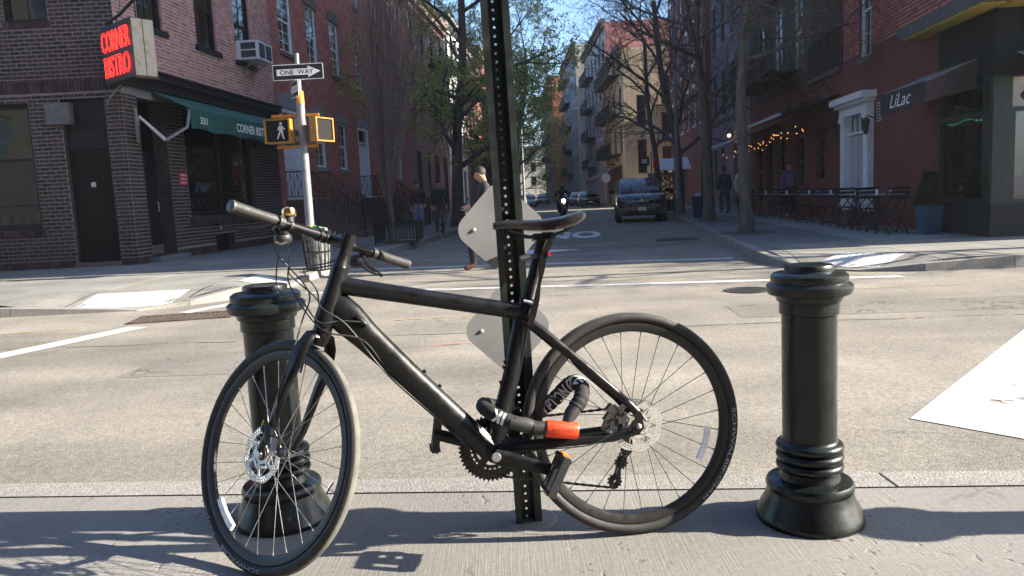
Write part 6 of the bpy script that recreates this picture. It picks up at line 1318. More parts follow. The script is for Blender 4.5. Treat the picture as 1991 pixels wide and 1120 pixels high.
rn = random.Random(5); gp = 'cafe furniture along the restaurant wall'
names = ['beside the blue planter', 'in front of the oxblood wall', 'before the white doorway', 'just past the white doorway', 'under the near end of the awning', 'under the middle of the awning', 'under the far end of the awning']
for i, s_ in enumerate((.55, 1.95, 3.5, 5.3, 7.4, 9.8, 12.4)):
    x, y, _ = rpos(s_, .75)
    o = tp if first[0] else copy_tree(tp); first[0] = False; o.location = (x, y, 0); o.rotation_euler = (0, 0, RA); tag(o, 'black cafe table with white paper top '+names[i], 'table', gp)
    for k in range(2):
        j = MB().lathe([(.03, 0), (.034, .11), (.030, .11), (.028, .01)], 8).build('drinking_glass', GLS, None, label='small glass nearer the '+('wall' if k else 'kerb')+' on the cafe table '+names[i], cat='glass', group='glasses on the cafe tables'); q = rpos(s_+rn.uniform(-.2, .2), .75+(-.14 if k else .14)); j.location = (q[0], q[1], .747)
    for sg in (-1, 1):
        xx, yy, _ = rpos(s_+sg*.56, .78+rn.uniform(-.08, .08)); c_ = cp if first[1] else copy_tree(cp); first[1] = False
        c_.location = (xx, yy, 0); c_.rotation_euler = (0, 0, RA+(math.pi/2 if sg < 0 else -math.pi/2)+math.pi+rn.uniform(-.15, .15)); tag(c_, 'folding chair '+('facing' if sg > 0 else 'backing onto')+' the shop at the table '+names[i], 'chair', gp)
# planter with small conifer
pl = thing('planter', 'tapered blue planter with a bushy evergreen by the shopfront', 'planter', (rpos(-.55, .38)[0], rpos(-.55, .38)[1], 0), -.1)
MB().lathe([(.20, 0), (.23, .25), (.262, .5), (.268, .54), (.24, .54), (.22, .45)], 4, M=Matrix.Rotation(R_(45), 3, 'Z')).build('pot', mat('blue_glaze', (.02, .085, .135), .35, 0, .15, 5), pl); MB().box(-.17, .17, -.17, .17, .40, .47).build('soil', SOIL, pl)
rn = random.Random(8); lf = MB()
for i in range(2600):
    a = rn.random()*6.283; z = rn.random(); r = .27*(1-z*.72)*rn.random()**.4; p = V(r*math.cos(a), r*math.sin(a), .5+z*.62); d = V(math.cos(a), math.sin(a), rn.uniform(.1, 1.3)).normalized()*.06; w_ = d.cross(V(rn.uniform(-1, 1), rn.uniform(-1, 1), rn.uniform(-1, 1))).normalized()*.012
    lf.add([p, p+d*.5+w_, p+d, p+d*.5-w_], [(0, 1, 2, 3)])
lf.build('foliage', mat('evergreen', (.035, .05, .025), .7, 0, .3, 30, isl=.4), pl, kind='stuff'); MB().tube([(0, 0, .45), (0, 0, 1.0)], .02, 6).build('stem', BARK, pl)
# refuse bin, lamp posts, sign posts
bn = thing('refuse_bin', 'blue refuse bin beside the street tree', 'bin', (6.75, 27, 0), -.15)
MB().hexa([(-.2, -.2, 0), (.2, -.2, 0), (.2, .2, 0), (-.2, .2, 0), (-.26, -.26, .72), (.26, -.26, .72), (.26, .26, .72), (-.26, .26, .72)]).build('body', mat('blue_plastic', (.02, .03, .09), .5), bn); MB().box(-.27, .27, -.27, .27, .72, .76).build('lid_rim', mat('dark_blue_plastic', (.02, .025, .06), .5), bn)
MB().ball((0, 0, .78), (.2, .2, .1), 10, 6).build('rubbish_bag', mat('pale_rubbish', (.3, .32, .32), .6), bn)
def lamp_post(label, loc, H, arm, az, sign=False):
    t = thing('street_lamp', label, 'street lamp', loc); MB().tube([(0, 0, 0), (0, 0, .9), (0, 0, 1.0)], [.2, .17, .1], 8).build('base', GALV, t); MB().tube([(0, 0, 1), (0, 0, H)], [.1, .06], 10).build('pole', GALV, t, True)
    c, s = math.cos(az), math.sin(az); MB().tube(spline([(0, 0, H-.2), (c*arm*.2, s*arm*.2, H+.6), (c*arm*.6, s*arm*.6, H+1.0), (c*arm, s*arm, H+1.05)]), .045, 8).build('arm', GALV, t, True)
    MB().ball((c*(arm+.25), s*(arm+.25), H+1.02), (.4, .16, .09), 10, 6).build('lamp_head', mat('lamp_head_grey', (.45, .46, .47), .5), t, True)
    if sign:
        o = MB().box(-.5, .4, -.12, -.11, 2.9, 3.15).build('one_way_sign', SGB, t); MB().prism([(-.42, 2.98), (.25, 2.98), (.25, 3.07), (-.42, 3.07), (-.42, 3.12), (-.48, 3.025), (-.42, 2.93)][::-1], -.122, -.121, lambda a, b, d: V(a, d, b)).build('sign_arrow', SGW, o); MB().box(.1, 1.0, -.13, -.12, 3.3, 3.5).build('street_name_plate', mat('red_brown_plate', (.25, .04, .04), .5), t)
lamp_post('tall grey street lamp past the lit cross street', (8.75, 66, 0), 7.2, 2.3, math.pi, True)
lamp_post('grey lamp post between the forked tree and the refuse bin', (7.0, 31.5, 0), 8.5, 2.2, math.pi)
lamp_post('sunlit lamp post on the left at the cross street', (1.25, 57.5, 0), 8.0, 2.2, 0)
ss = thing('stop_sign', 'pale back of a stop sign by the lit cross street', 'traffic sign', (7.95, 61.5, 0)); MB().tube([(0, 0, 0), (0, 0, 2.5)], .035, 6).build('pole', GALV, ss); MB().prism([(.38*math.cos(R_(22.5+45*i)), 2.2+.38*math.sin(R_(22.5+45*i))) for i in range(8)], -.05, -.04, lambda a, b, d: V(a, d, b)).build('sign_back', mat('pale_sign_back', (.5, .52, .54), .4, .3), ss)
np_ = thing('parking_sign', 'narrow post with dark and red parking plates behind the utility vehicle', 'traffic sign', (7.4, 39.2, 0)); MB().tube([(0, 0, 0), (0, 0, 3.0)], .03, 6).build('pole', POST, np_); MB().box(-.62, -.1, -.05, -.04, 2.3, 2.75).build('sign_plate', SGB, np_)
MB().box(-.5, -.22, -.056, -.05, 2.42, 2.64).build('plate_symbol', SGW, np_); MB().box(.08, .36, -.05, -.04, 2.15, 2.6).build('sign_plate', mat('red_plate_far', (.5, .03, .03), .5), np_)
p2_ = thing('sign_pole', 'slim black pole between the bin and the street tree', 'pole', (6.62, 26.2, 0)); MB().tube([(0, 0, 0), (.02, 0, .5), (.1, 0, 3.2)], [.06, .04, .035], 8).build('pole', DKMET, p2_); MB().box(-.05, .25, -.05, -.04, 2.75, 3.2).build('sign_plate', PL, p2_)
# outdoor dining screen with white cloth and hedge
hd = thing('hedge_planter', 'clipped dark hedge behind the refuse bin', 'hedge', (7.9, 38.0, 0)); MB().box(-.9, .6, -.3, .3, 0, .55).build('trough', BLKPT, hd); lf = MB(); rn = random.Random(9)
for i in range(1800):
    p = V(rn.uniform(-.9, .6), rn.uniform(-.35, .35), rn.uniform(.5, 1.9)); d = V(rn.uniform(-1, 1), rn.uniform(-1, 1), rn.uniform(-1, 1)).normalized()*.08; w_ = d.cross(V(0, .3, 1)).normalized()*.035; lf.add([p-d, p+w_, p+d, p-w_], [(0, 1, 2, 3)])
lf.build('foliage', mat('dark_hedge_leaf', (.03, .05, .025), .6, isl=.4), hd, kind='stuff')
um = thing('cafe_awning', 'white cafe awning glimpsed beyond the hedge', 'awning', (10.3, 46.5, 0)); MB().hexa([(-1.2, -.7, 2.2), (1.6, -.7, 2.2), (1.6, .8, 2.9), (-1.2, .8, 2.9), (-1.2, -.7, 2.24), (1.6, -.7, 2.24), (1.6, .8, 2.94), (-1.2, .8, 2.94)]).build('canopy', SGW, um); MB().bar((-1.1, -.6, 0), (-1.1, -.6, 2.2), .05).bar((1.5, -.6, 0), (1.5, -.6, 2.2), .05).build('post', DKMET, um)
# ------------------------------------------------------------------ vehicles
TYR = mat('car_tyre', (.02, .02, .02), .8); RIM = mat('alloy_rim', (.35, .35, .36), .35, .9); CGLASS = mat('car_glass', (.012, .016, .02), .06, 0, .05, 4, spec=.9); LAMPG = mat('headlamp_glass', (.45, .47, .48), .12, .3, .2, 14, spec=.9); CHROME = mat('chrome', (.6, .6, .6), .15, 1, .05); PLATE = mat('pale_plate', (.55, .53, .42), .5)
def loft(mb, secs, close=True):
    n = len(secs[0]); vs = [p for s in secs for p in s]; fs = []
    for i in range(len(secs)-1):
        for j in range(n): fs.append((i*n+j, i*n+(j+1) % n, (i+1)*n+(j+1) % n, (i+1)*n+j))
    if close: fs += [tuple(range(n))[::-1], tuple(range((len(secs)-1)*n, len(secs)*n))]
    mb.add(vs, fs)
def car_section(y, w, zl, zb, zt):
    """body cross-section: sill, flank, shoulder, crowned top"""
    h = [(w*.86, zl), (w*.97, zl+.10), (w, (zl+zb)/2), (w*.985, zb-.06), (w*.93, zb), (w*.6, zt-.005), (0, zt)]
    pts = [V(a, y, z) for a, z in h]+[V(-a, y, z) for a, z in h[-2::-1]]
    return pts
def car(t, W_, L, zh, zb, zr, hood, ws, rw, rb, paint, suv):
    """front at -y; zh hood height, zb belt, zr roof, hood length, ws windscreen run, rw/rb rear"""
    w = W_/2; zl = .24 if suv else .18; B = MB(); y0 = 0
    loft(B, [car_section(0.0, w*.80, zl+.12, zh-.24, zh-.22), car_section(.06, w*.90, zl+.02, zh-.14, zh-.12), car_section(.28, w*.97, zl, zh-.05, zh-.02), car_section(.7, w, zl, zh, zh+.03), car_section(hood, w, zl, zb, zb+.03), car_section(hood+.5, w, zl, zb, zb+.01), car_section(L-1.0, w, zl, zb+.02, zb+.03), car_section(L-.15, w*.96, zl+.05, zb, zb+.01), car_section(L, w*.88, zl+.15, zb-.12, zb-.11)])
    B.build('body', paint, t, True)
    G = MB(); yb, yt, yrt, yrb = hood-.05, hood+ws, L-rw, L-rb
    def gsec(y, wb, wt, z0, z1): return [V(wb, y, z0), V(wt+.02, y, z1-.07), V(wt*.86, y, z1), V(-wt*.86, y, z1), V(-wt-.02, y, z1-.07), V(-wb, y, z0)]
    loft(G, [gsec(yb, w*.90, w*.88, zb-.04, zb+.04), gsec(yt, w*.93, w*.76, zb-.04, zr), gsec((yt+yrt)/2, w*.93, w*.77, zb-.04, zr+.02), gsec(yrt, w*.92, w*.75, zb-.04, zr-.02), gsec(yrb, w*.9, w*.85, zb-.04, zb+.05)]); G.build('cabin', paint, t, True)
    e = .012; n = V(0, -(zr-zb), ws+.05).normalized()*e
    a = [V(-w*.80, yb+.05, zb+.08), V(w*.80, yb+.05, zb+.08), V(w*.70, yt-.02, zr-.06), V(-w*.70, yt-.02, zr-.06)]; MB().add([p+n for p in a]+[p-n*.5 for p in a], [(0, 1, 2, 3), (0, 4, 5, 1), (1, 5, 6, 2), (2, 6, 7, 3), (3, 7, 4, 0)]).build('windscreen', CGLASS, t)
    for sg in (-1, 1):
        ya, yc = yt+.05, yrt-.05; ym = (ya+yc)/2
        for p, q in ((yb+.42, ym-.04), (ym+.04, yc)):
            x0, x1 = sg*(w*.935+.004), sg*(w*.79+.012); f = lambda y: max(0, min(1, (y-yb)/(yt-yb)))
            z1 = lambda y: zb+.03+(zr-zb-.10)*f(y); xx = lambda y: x0+(x1-x0)*f(y)
            MB().add([V(x0, p, zb+.02), V(x0, q, zb+.02), V(xx(q), q, z1(q)), V(xx(p), p, z1(p))], [(0, 1, 2, 3)]).build('side_window', CGLASS, t)
        MB().ball((sg*(w+.12), hood+.42, zb+.08), (.12, .06, .08), 10, 6).build('door_mirror', BLKPT, t, True)
        # headlamps
        MB().hexa([(sg*w*.50, .045, zh-.30), (sg*w*.86, .12, zh-.28), (sg*w*.86, .3, zh-.28), (sg*w*.50, .3, zh-.30), (sg*w*.54, .12, zh-.14), (sg*w*.90, .22, zh-.10), (sg*w*.90, .4, zh-.10), (sg*w*.54, .4, zh-.14)]).build('headlight', LAMPG, t)
        MB().box(sg*w*.55-.1, sg*w*.55+.1, -.008, .05, zl+.24, zl+.34).build('fog_lamp', LAMPG, t)
        for yy in (.85, L-.95):
            R0 = .36 if suv else .32; M_ = Matrix.Rotation(math.pi/2, 3, 'Y')
            wl = MB().lathe([(R0*.62, -.11), (R0*.95, -.11), (R0, -.07), (R0, .07), (R0*.95, .11), (R0*.62, .11)], 22, (sg*(w-.10), yy, R0), M_).build('wheel', TYR, t, True); MB().lathe([(.02, .115), (R0*.6, .10), (R0*.6, -.10), (.02, -.115)], 14, (sg*(w-.10), yy, R0), M_).build('rim', RIM, wl)
    gr = MB().box(-w*.45, w*.45, .012, .06, zh-.32, zh-.16).build('grille', BLKPT, t); MB().tube([(-w*.44, .0, zh-.18), (-w*.25, -.02, zh-.27), (0, -.025, zh-.28), (w*.25, -.02, zh-.27), (w*.44, .0, zh-.18)], .022, 6).build('grille_bar', CHROME, gr)
    MB().prism([(.05*math.cos(i*.5236), zh-.23+.06*math.sin(i*.5236)) for i in range(12)], -.03, -.01, lambda a, b, d: V(a, d, b)).build('badge', CHROME, gr)
    MB().box(-w*.86, w*.86, -.03, .08, zl+.12, zl+.42).build('bumper', paint, t); MB().box(-w*.6, w*.6, -.033, .0, zl+.1, zl+.2).build('air_intake', BLKPT, t); MB().box(-.16, .16, -.045, -.031, zl+.2, zl+.34).build('number_plate', PLATE, t)
    if suv:
        for sg in (-1, 1): MB().bar((sg*w*.68, yt+.2, zr+.06), (sg*w*.68, yrt-.1, zr+.06), .035).build('roof_rail', DKMET, t)
NAVY = mat('dark_navy_paint', (.012, .017, .025), .25, .2, .05, 3, coat=.8); CBLK = mat('black_car_paint', (.012, .012, .013), .25, .2, .05, 3, coat=.8); CGRY = mat('grey_car_paint', (.10, .11, .12), .3, .5, .05, 3, coat=.8); CSLV = mat('silver_car_paint', (.32, .33, .34), .3, .6, .05, 3, coat=.8)
suv = thing('utility_vehicle', 'dark navy sport utility vehicle standing at the right kerb facing us', 'car', (5.13, 29.3, ROAD_Z), -.12); car(suv, 1.95, 4.75, 1.08, 1.12, 1.72, 1.15, .62, .9, .12, NAVY, True)
sed = thing('parked_car', 'black saloon parked below the dark red shop awning', 'car', (7.35, 68, ROAD_Z), .0, 'cars parked down the far street'); car(sed, 1.78, 4.6, .78, .88, 1.4, 1.35, .7, 1.3, .5, CBLK, False)
def recolor(o, paint):
    for ch in o.children:
        if ch.name.split('.')[0] in ('body', 'cabin', 'bumper'): ch.data = ch.data.copy(); ch.data.materials[0] = paint
for i, (x, y, pm_, lab) in enumerate(((7.3, 76, CGRY, 'grey saloon parked just behind the black saloon'), (7.3, 85, NAVY, 'navy saloon third in the far row of parked cars'), (2.3, 84, CSLV, 'silver saloon parked on the left beneath the yellow trees'), (2.2, 92, CBLK, 'black saloon parked behind the silver saloon'), (4.9, 103, CGRY, 'grey saloon driving far down the street'), (2.2, 100, NAVY, 'navy saloon parked furthest on the left'))):
    c = copy_tree(sed, None, label=lab); c.location = (x, y, ROAD_Z); recolor(c, pm_)
# ------------------------------------------------------------------ people
def skin_body(name, J, E, mats, parent=None):
    """J: name -> (pos, radius); E: (a, b, material index); one continuous surface grown with a Skin modifier"""
    idx = {k: i for i, k in enumerate(J)}; me = bpy.data.meshes.new(name); me.from_pydata([J[k][0] for k in J], [(idx[a], idx[b]) for a, b, _ in E], [])
    o = bpy.data.objects.new(name, me); COL.objects.link(o); sk = o.modifiers.new('skin', 'SKIN'); sk.branch_smoothing = .3
    for i, k in enumerate(J):
        r = J[k][1]; me.skin_vertices[0].data[i].radius = (r, r) if not isinstance(r, tuple) else r
    me.skin_vertices[0].data[idx['pelvis']].use_root = True
    ss_ = o.modifiers.new('sub', 'SUBSURF'); ss_.levels = 2; ss_.render_levels = 2
    dg = bpy.context.evaluated_depsgraph_get(); m2 = bpy.data.meshes.new_from_object(o.evaluated_get(dg)); bpy.data.objects.remove(o, do_unlink=True); bpy.data.meshes.remove(me); m2.materials.clear()
    for mt in mats: m2.materials.append(mt)
    seg = [(Vector(J[a][0]), Vector(J[b][0]), mi) for a, b, mi in E]
    for p in m2.polygons:
        best = 1e9; p.use_smooth = True
        for a, b, mi in seg:
            d = b-a; t = max(0, min(1, (p.center-a).dot(d)/max(1e-9, d.length_squared))); q = (p.center-a.lerp(b, t)).length
            if q < best: best = q; p.material_index = mi
    m2.name = name; return link(name, m2, parent)
def person(label, loc, rotz, cols, pose=None, hair=True, H=1.75, lean=0., bulk=1., group=None):
    """faces -y; cols: skin, top, trousers, shoes, hair"""
    P = {'pelvis': (0, 0, .95), 'spine': (0, .0, 1.14), 'chest': (0, 0, 1.33), 'neck': (0, .01, 1.47), 'skull': (0, -.01, 1.57), 'crown': (0, .005, 1.68), 'nose': (0, -.105, 1.575),
         'hipL': (.09, 0, .90), 'kneeL': (.10, -.02, .50), 'ankL': (.10, .02, .09), 'toeL': (.11, -.15, .035), 'hipR': (-.09, 0, .90), 'kneeR': (-.10, -.02, .50), 'ankR': (-.10, .02, .09), 'toeR': (-.11, -.15, .035),
         'shL': (.17, .01, 1.40), 'elL': (.23, .03, 1.13), 'wrL': (.24, -.04, .89), 'shR': (-.17, .01, 1.40), 'elR': (-.23, .03, 1.13), 'wrR': (-.24, -.04, .89)}
    P.update(pose or {}); P = {k: Vector(v) for k, v in P.items()}
    r = {'pelvis': .135*bulk, 'spine': .125*bulk, 'chest': .14*bulk, 'neck': .058, 'skull': .09, 'crown': .08, 'nose': .016, 'hip': .118*bulk, 'knee': .088, 'ank': .066, 'toe': .042, 'sh': .088*bulk, 'el': .064*bulk, 'wr': .04}
    J = {k: (tuple(P[k]), r.get(k, r.get(k[:-1]))) for k in P}; E = [('pelvis', 'spine', 1), ('spine', 'chest', 1), ('chest', 'neck', 1), ('neck', 'skull', 0), ('skull', 'crown', 0), ('skull', 'nose', 0)]
    for s in 'LR':
        E += [('pelvis', 'hip'+s, 2), ('hip'+s, 'knee'+s, 2), ('knee'+s, 'ank'+s, 2), ('ank'+s, 'toe'+s, 3), ('chest', 'sh'+s, 1), ('sh'+s, 'el'+s, 1), ('el'+s, 'wr'+s, 1)]
        d = (P['wr'+s]-P['el'+s]).normalized(); k = 1 if s == 'L' else -1; side = d.cross(V(0, -1, 0) if abs(d.y) < .8 else V(0, 0, 1)).normalized(); fr = side.cross(d).normalized()
        J['palm'+s] = (tuple(P['wr'+s]+d*.07), .026); E.append(('wr'+s, 'palm'+s, 0)); b = P['wr'+s]+d*.07
        for i, (off_, ln) in enumerate(((-.027, .055), (-.009, .066), (.009, .062), (.027, .048))):
            q = b+d*.035+side*off_; J['k%d%s' % (i, s)] = (tuple(q), .0105); J['t%d%s' % (i, s)] = (tuple(q+d*ln*.75-fr*ln*.45*-1), .008); E += [('palm'+s, 'k%d%s' % (i, s), 0), ('k%d%s' % (i, s), 't%d%s' % (i, s), 0)]
        J['th'+s] = (tuple(P['wr'+s]+d*.05+fr*.045), .0105); E.append(('palm'+s, 'th'+s, 0))
        for s2 in (('ear', .082*k),): pass
    for s, k in (('L', 1), ('R', -1)):
        J['ear'+s] = (tuple(P['skull']+V(.083*k, .015, .015)), .016); E.append(('skull', 'ear'+s, 0))
    mats = [mat('skin_'+str(cols[0]), cols[0], .55), mat('cloth_'+str(cols[1]), cols[1], .85, 0, .12, 8, .3, 40), mat('cloth_'+str(cols[2]), cols[2], .85, 0, .12, 8, .3, 40), mat('shoe_'+str(cols[3]), cols[3], .6)]
    o = skin_body('person', J, E, mats); o.location = loc; o.rotation_euler = (lean, 0, rotz); sc = H/1.75; o.scale = (sc, sc, sc); tag(o, label, 'person', group)
    if hair:
        hb_ = MB(); c = (P['skull']+P['crown'])/2+V(0, .016, -.002); n = 14; k = 9; hr = random.Random(7)
        for i in range(k+1):
            th_ = math.pi*.66*i/k
            for j in range(n):
                a = 2*math.pi*j/n; front = max(0, -math.sin(a)); th2 = th_*(1-.38*front); hb_.v.append(tuple(c+V(.086*math.sin(th2)*math.cos(a), .097*math.sin(th2)*math.sin(a), .118*math.cos(th2))*hr.uniform(.97, 1.05)))
        for i in range(k):
            for j in range(n): hb_.f.append((i*n+j, (i+1)*n+j, (i+1)*n+(j+1) % n, i*n+(j+1) % n)); hb_.m.append(0)
        hb_.build('hair', mat('hair_'+str(cols[4]), cols[4], .7, 0, .3, 60), o, True)
    for k in (-1, 1): MB().ball(P['skull']+V(.031*k, -.076, .03), (.013, .008, .008), 8, 5).build('eye', mat('eye', (.03, .025, .02), .2), o)
    MB().ball(P['skull']+V(0, -.080, -.045), (.024, .008, .006), 8, 5).build('mouth', mat('lips', (.25, .10, .09), .5), o)
    return o
SK1 = (.42, .24, .16); SK2 = (.30, .17, .11); BLK3 = (.016, .016, .018); JEAN = (.14, .18, .26); DK = (.02, .019, .02)
m1 = person('man in dark checked jacket crossing while looking at his phone', (-.40, 12.7, ROAD_Z), -1.57+.25, (SK1, (.022, .018, .02), (.013, .013, .016), (.09, .028, .02), (.006, .005, .004)), {'hipL': (.09, 0, .90), 'kneeL': (.10, -.26, .53), 'ankL': (.10, -.24, .12), 'toeL': (.11, -.42, .07), 'kneeR': (-.10, .10, .50), 'ankR': (-.10, .36, .14), 'toeR': (-.10, .22, .035), 'elL': (.24, .0, 1.12), 'wrL': (.12, -.25, 1.08), 'elR': (-.24, .0, 1.12), 'wrR': (-.13, -.24, 1.05), 'skull': (0, -.05, 1.565), 'crown': (0, -.045, 1.675), 'nose': (0, -.145, 1.55)})
ph_ = MB().box(-.035, .035, -.006, .006, -.07, .07).build('phone', mat('phone_black', (.02, .02, .02), .3), None, label='smartphone with lit screen in the crossing man hand', cat='phone'); ph_.location = (-.68, 12.66, 1.02); ph_.rotation_euler = (-.6, 0, -1.3)
MB().box(-.031, .031, .0061, .0068, -.062, .062).build('screen', mat('lit_screen', (.3, .45, .6), .2, emit=(.4, .65, .9), es=1.0), ph_)
person('man in maroon jumper and jeans strolling by the tree guard', (-3.05, 26, 0), .2, (SK1, (.05, .02, .025), JEAN, (.1, .09, .08), (.03, .02, .015)), {'kneeL': (.10, -.14, .5), 'ankL': (.1, .05, .1), 'toeL': (.1, -.12, .04), 'ankR': (-.1, -.12, .09), 'toeR': (-.11, -.28, .05), 'elL': (.26, .06, 1.15), 'wrL': (.22, -.08, .95)})
person('person in black coat and cap standing behind the parked bicycle', (-2.35, 26.2, 0), .1, (SK1, BLK3, (.04, .04, .045), DK, (.02, .018, .018)), bulk=1.1)
person('man in grey hooded top walking away past the mauve house', (8.48, 30, 0), math.pi+.1, (SK2, (.05, .055, .065), (.07, .075, .085), (.02, .02, .02), (.012, .01, .01)), {'kneeL': (.10, -.13, .52), 'ankL': (.1, -.02, .12), 'toeL': (.1, -.19, .06), 'kneeR': (-.1, .05, .5), 'ankR': (-.1, .16, .1)}, H=1.85, bulk=1.1)
person('woman in purple jacket standing under the restaurant awning', (8.85, 24, 0), -.15, (SK1, (.13, .10, .25), (.014, .014, .018), (.3, .28, .26), (.05, .03, .02)), {'elL': (.25, .02, 1.13), 'wrL': (.05, -.2, 1.2), 'ankL': (.12, -.1, .1), 'toeL': (.14, -.26, .04)}, H=1.74)
hbg = thing('handbag', 'black handbag with pale clasp held by the woman in purple', 'bag', (8.72, 23.82, .72)); MB().hexa([(-.15, -.05, -.12), (.15, -.05, -.12), (.15, .05, -.12), (-.15, .05, -.12), (-.12, -.04, .1), (.12, -.04, .1), (.12, .04, .1), (-.12, .04, .1)]).build('body', BLKPT, hbg); MB().box(-.08, .10, -.058, -.04, .02, .1, M=Matrix.Rotation(.3, 4, 'Y')).build('clasp', CHROME, hbg); MB().tube([(-.1, 0, .1), (-.07, 0, .22), (.07, 0, .22), (.1, 0, .1)], .008, 5).build('strap', BLKPT, hbg)
person('person in pale top half hidden behind the street tree', (7.75, 25.3, 0), .3, (SK1, (.45, .43, .40), (.03, .03, .035), DK, (.04, .03, .02)))
# cyclist seen from behind beyond the vehicle
seatp = {'pelvis': (0, .1, 1.0), 'spine': (0, .05, 1.17), 'chest': (0, -.06, 1.36), 'neck': (0, -.1, 1.5), 'skull': (0, -.14, 1.6), 'crown': (0, -.13, 1.71), 'nose': (0, -.235, 1.6), 'hipL': (.09, .08, .96), 'kneeL': (.11, -.28, .68), 'ankL': (.11, -.16, .26), 'toeL': (.11, -.33, .24), 'hipR': (-.09, .08, .96), 'kneeR': (-.11, -.18, .58), 'ankR': (-.11, -.1, .14), 'toeR': (-.11, -.27, .13), 'shL': (.17, -.06, 1.43), 'elL': (.25, -.28, 1.25), 'wrL': (.24, -.5, 1.1), 'shR': (-.17, -.06, 1.43), 'elR': (-.25, -.28, 1.25), 'wrR': (-.24, -.5, 1.1)}
person('grey haired cyclist in pink shirt riding away beyond the utility vehicle', (7.05, 36, ROAD_Z), math.pi, (SK1, (.50, .38, .46), (.02, .025, .05), DK, (.45, .44, .42)), seatp)
def simple_bike(label, loc, rotz, fm, grp=None):
    t = thing('bicycle', label, 'bicycle', loc, rotz, grp); mk_ = lambda y: MB().tube([(0, y+.33*math.cos(i*.2618), .34+.33*math.sin(i*.2618)) for i in range(24)], .017, 6, closed=True)
    for y in (-.5, .52):
        w_ = mk_(y).build('wheel', TYR, t, True)
        for i in range(14): MB().tube([(0, y, .34), (0, y+.31*math.cos(i*.4488), .34+.31*math.sin(i*.4488))], .0018, 3).build('spoke', ALU, w_)
    f = MB().tube([(0, -.42, .82), (0, .12, .82)], .016, 8).tube([(0, -.41, .76), (0, .05, .30)], .018, 8).tube([(0, .16, .92), (0, .05, .30)], .016, 8).tube([(.01, .13, .80), (.05, .52, .34)], .01, 6).tube([(-.01, .13, .80), (-.05, .52, .34)], .01, 6).tube([(0, .05, .30), (.05, .52, .34)], .01, 6).tube([(0, -.40, .74), (0, -.38, .92)], .018, 8); f.build('frame', fm, t, True)
    for sg in (-1, 1): MB().tube([(0, -.41, .72), (sg*.05, -.44, .66), (sg*.05, -.5, .34)], .012, 6).build('fork_leg', fm, t, True)
    MB().tube([(-.3, -.40, .98), (-.2, -.40, 1.0), (0, -.42, .96), (.2, -.40, 1.0), (.3, -.40, .98)], .014, 8).build('handlebar', BLKPT, t, True); MB().ball((0, .17, .95), (.07, .13, .03), 10, 6).build('saddle', BLKPT, t, True)
    MB().bar((0, .05, .30), (0, .05, .14), .02).bar((-.12, .05, .14), (.0, .05, .14), .03).bar((0, .05, .30), (0, .05, .46), .02).bar((.0, .05, .46), (.12, .05, .46), .03).build('crankset', ALU, t); MB().box(-.12, .12, -.55, -.42, .75, .92).build('basket', DKMET, t)
    return t
simple_bike('old upright bicycle parked on the left pavement beside the person in black', (-2.15, 24.6, 0), .12, GALV)
simple_bike('bicycle under the cyclist in the pink shirt', (7.05, 36, ROAD_Z), math.pi, NAVY)
# motorcycle and rider
mc = thing('motorcycle', 'dark motorcycle with lit headlamp riding towards us', 'motorcycle', (2.85, 40, ROAD_Z), .03)
for y in (-.7, .72):
    w_ = MB().tube([(0, y+.25*math.cos(i*.3142), .32+.25*math.sin(i*.3142)) for i in range(20)], .065, 10, closed=True).build('wheel', TYR, mc, True); MB().lathe([(.2, -.03), (.2, .03)], 16, (0, y, .32), Matrix.Rotation(math.pi/2, 3, 'Y')).build('rim', RIM, w_)
for sg in (-1, 1):
    MB().tube([(sg*.09, -.72, .32), (sg*.09, -.5, .95)], .028, 8).build('fork_leg', GALV, mc, True); MB().tube([(sg*.06, -.45, 1.0), (sg*.25, -.42, 1.06), (sg*.38, -.34, 1.03)], .014, 8).build('handlebar', DKMET, mc, True); MB().tube([(sg*.3, -.42, 1.06), (sg*.36, -.44, 1.2)], .008, 5).ball((sg*.37, -.44, 1.24), (.07, .02, .045), 8, 5).build('mirror', BLKPT, mc); MB().ball((sg*.22, -.55, .84), .035, 8, 5).build('indicator', AMB, mc)
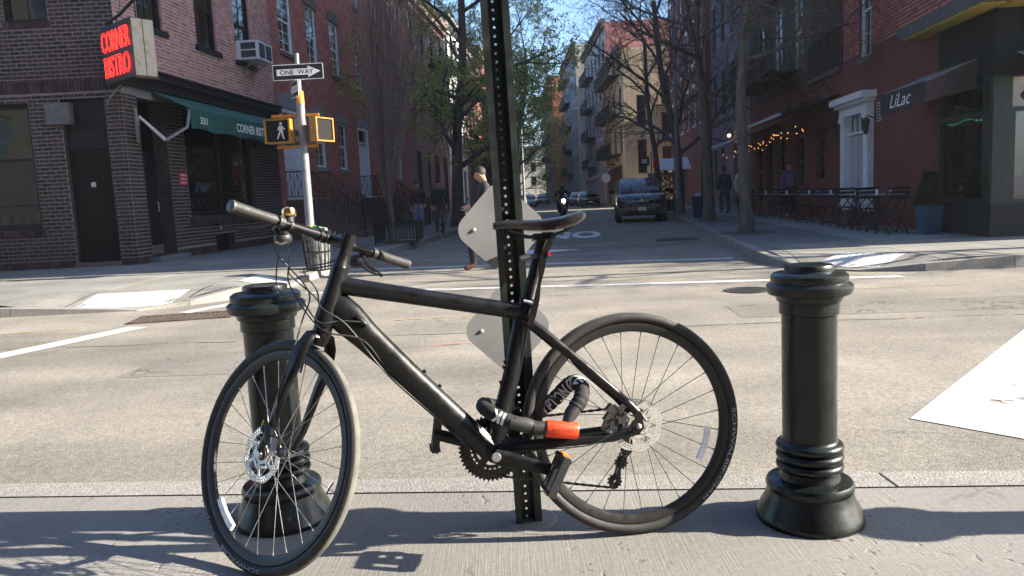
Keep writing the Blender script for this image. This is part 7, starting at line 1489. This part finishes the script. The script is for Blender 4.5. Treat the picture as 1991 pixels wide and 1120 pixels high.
MB().ball((0, -.15, .88), (.17, .32, .15), 14, 8).build('tank', CBLK, mc, True); MB().ball((0, .35, .86), (.15, .42, .07), 14, 8).build('seat', BLKPT, mc, True); MB().ball((0, -.05, .5), (.2, .32, .24), 12, 8).build('engine', DKMET, mc, True); MB().ball((0, -.52, .88), (.17, .12, .19), 12, 8).build('headlamp_housing', CBLK, mc, True); MB().tube([(0, -.72, .66), (0, -.5, .72)], [.08, .1], 8).build('front_mudguard', CBLK, mc, True)
MB().ball((0, -.625, .88), (.085, .03, .085), 12, 8).build('headlamp', mat('lit_headlamp', (.9, .9, .8), .2, emit=(1, .93, .75), es=25.), mc, True)
rp_ = {'pelvis': (0, .25, .98), 'spine': (0, .18, 1.15), 'chest': (0, .06, 1.33), 'neck': (0, .02, 1.45), 'skull': (0, -.01, 1.54), 'crown': (0, 0, 1.65), 'nose': (0, -.1, 1.54), 'hipL': (.1, .22, .93), 'kneeL': (.24, -.12, .80), 'ankL': (.2, .05, .36), 'toeL': (.2, -.12, .33), 'hipR': (-.1, .22, .93), 'kneeR': (-.24, -.12, .80), 'ankR': (-.2, .05, .36), 'toeR': (-.2, -.12, .33), 'shL': (.19, .06, 1.39), 'elL': (.36, -.1, 1.18), 'wrL': (.33, -.32, 1.08), 'shR': (-.19, .06, 1.39), 'elR': (-.36, -.1, 1.18), 'wrR': (-.33, -.32, 1.08)}
rd = person('motorcyclist in dark jacket and black helmet', (2.85, 40, ROAD_Z), .03, (SK1, (.025, .03, .045), (.02, .02, .024), DK, DK), rp_, hair=False, bulk=1.15)
MB().ball((0, 0, 1.6), (.135, .15, .15), 16, 10).build('helmet', CBLK, rd, True); MB().ball((0, -.06, 1.6), (.112, .10, .07), 14, 8).build('visor', CGLASS, rd, True)
# ------------------------------------------------------------------ the air of the street
hz = bpy.data.materials.new('haze_air'); hz.use_nodes = True; hn = hz.node_tree; hn.nodes.remove(hn.nodes['Principled BSDF'])
pv = hn.nodes.new('ShaderNodeVolumePrincipled'); pv.inputs['Color'].default_value = (.90, .94, 1, 1); pv.inputs['Density'].default_value = .0004; pv.inputs['Anisotropy'].default_value = .3
hn.links.new(pv.outputs[0], hn.nodes['Material Output'].inputs['Volume'])
MB().box(-401, 401, -401, 401, ROAD_Z-1.2, 24).build('haze', hz, None, label='thin pale haze filling the street', kind='stuff')
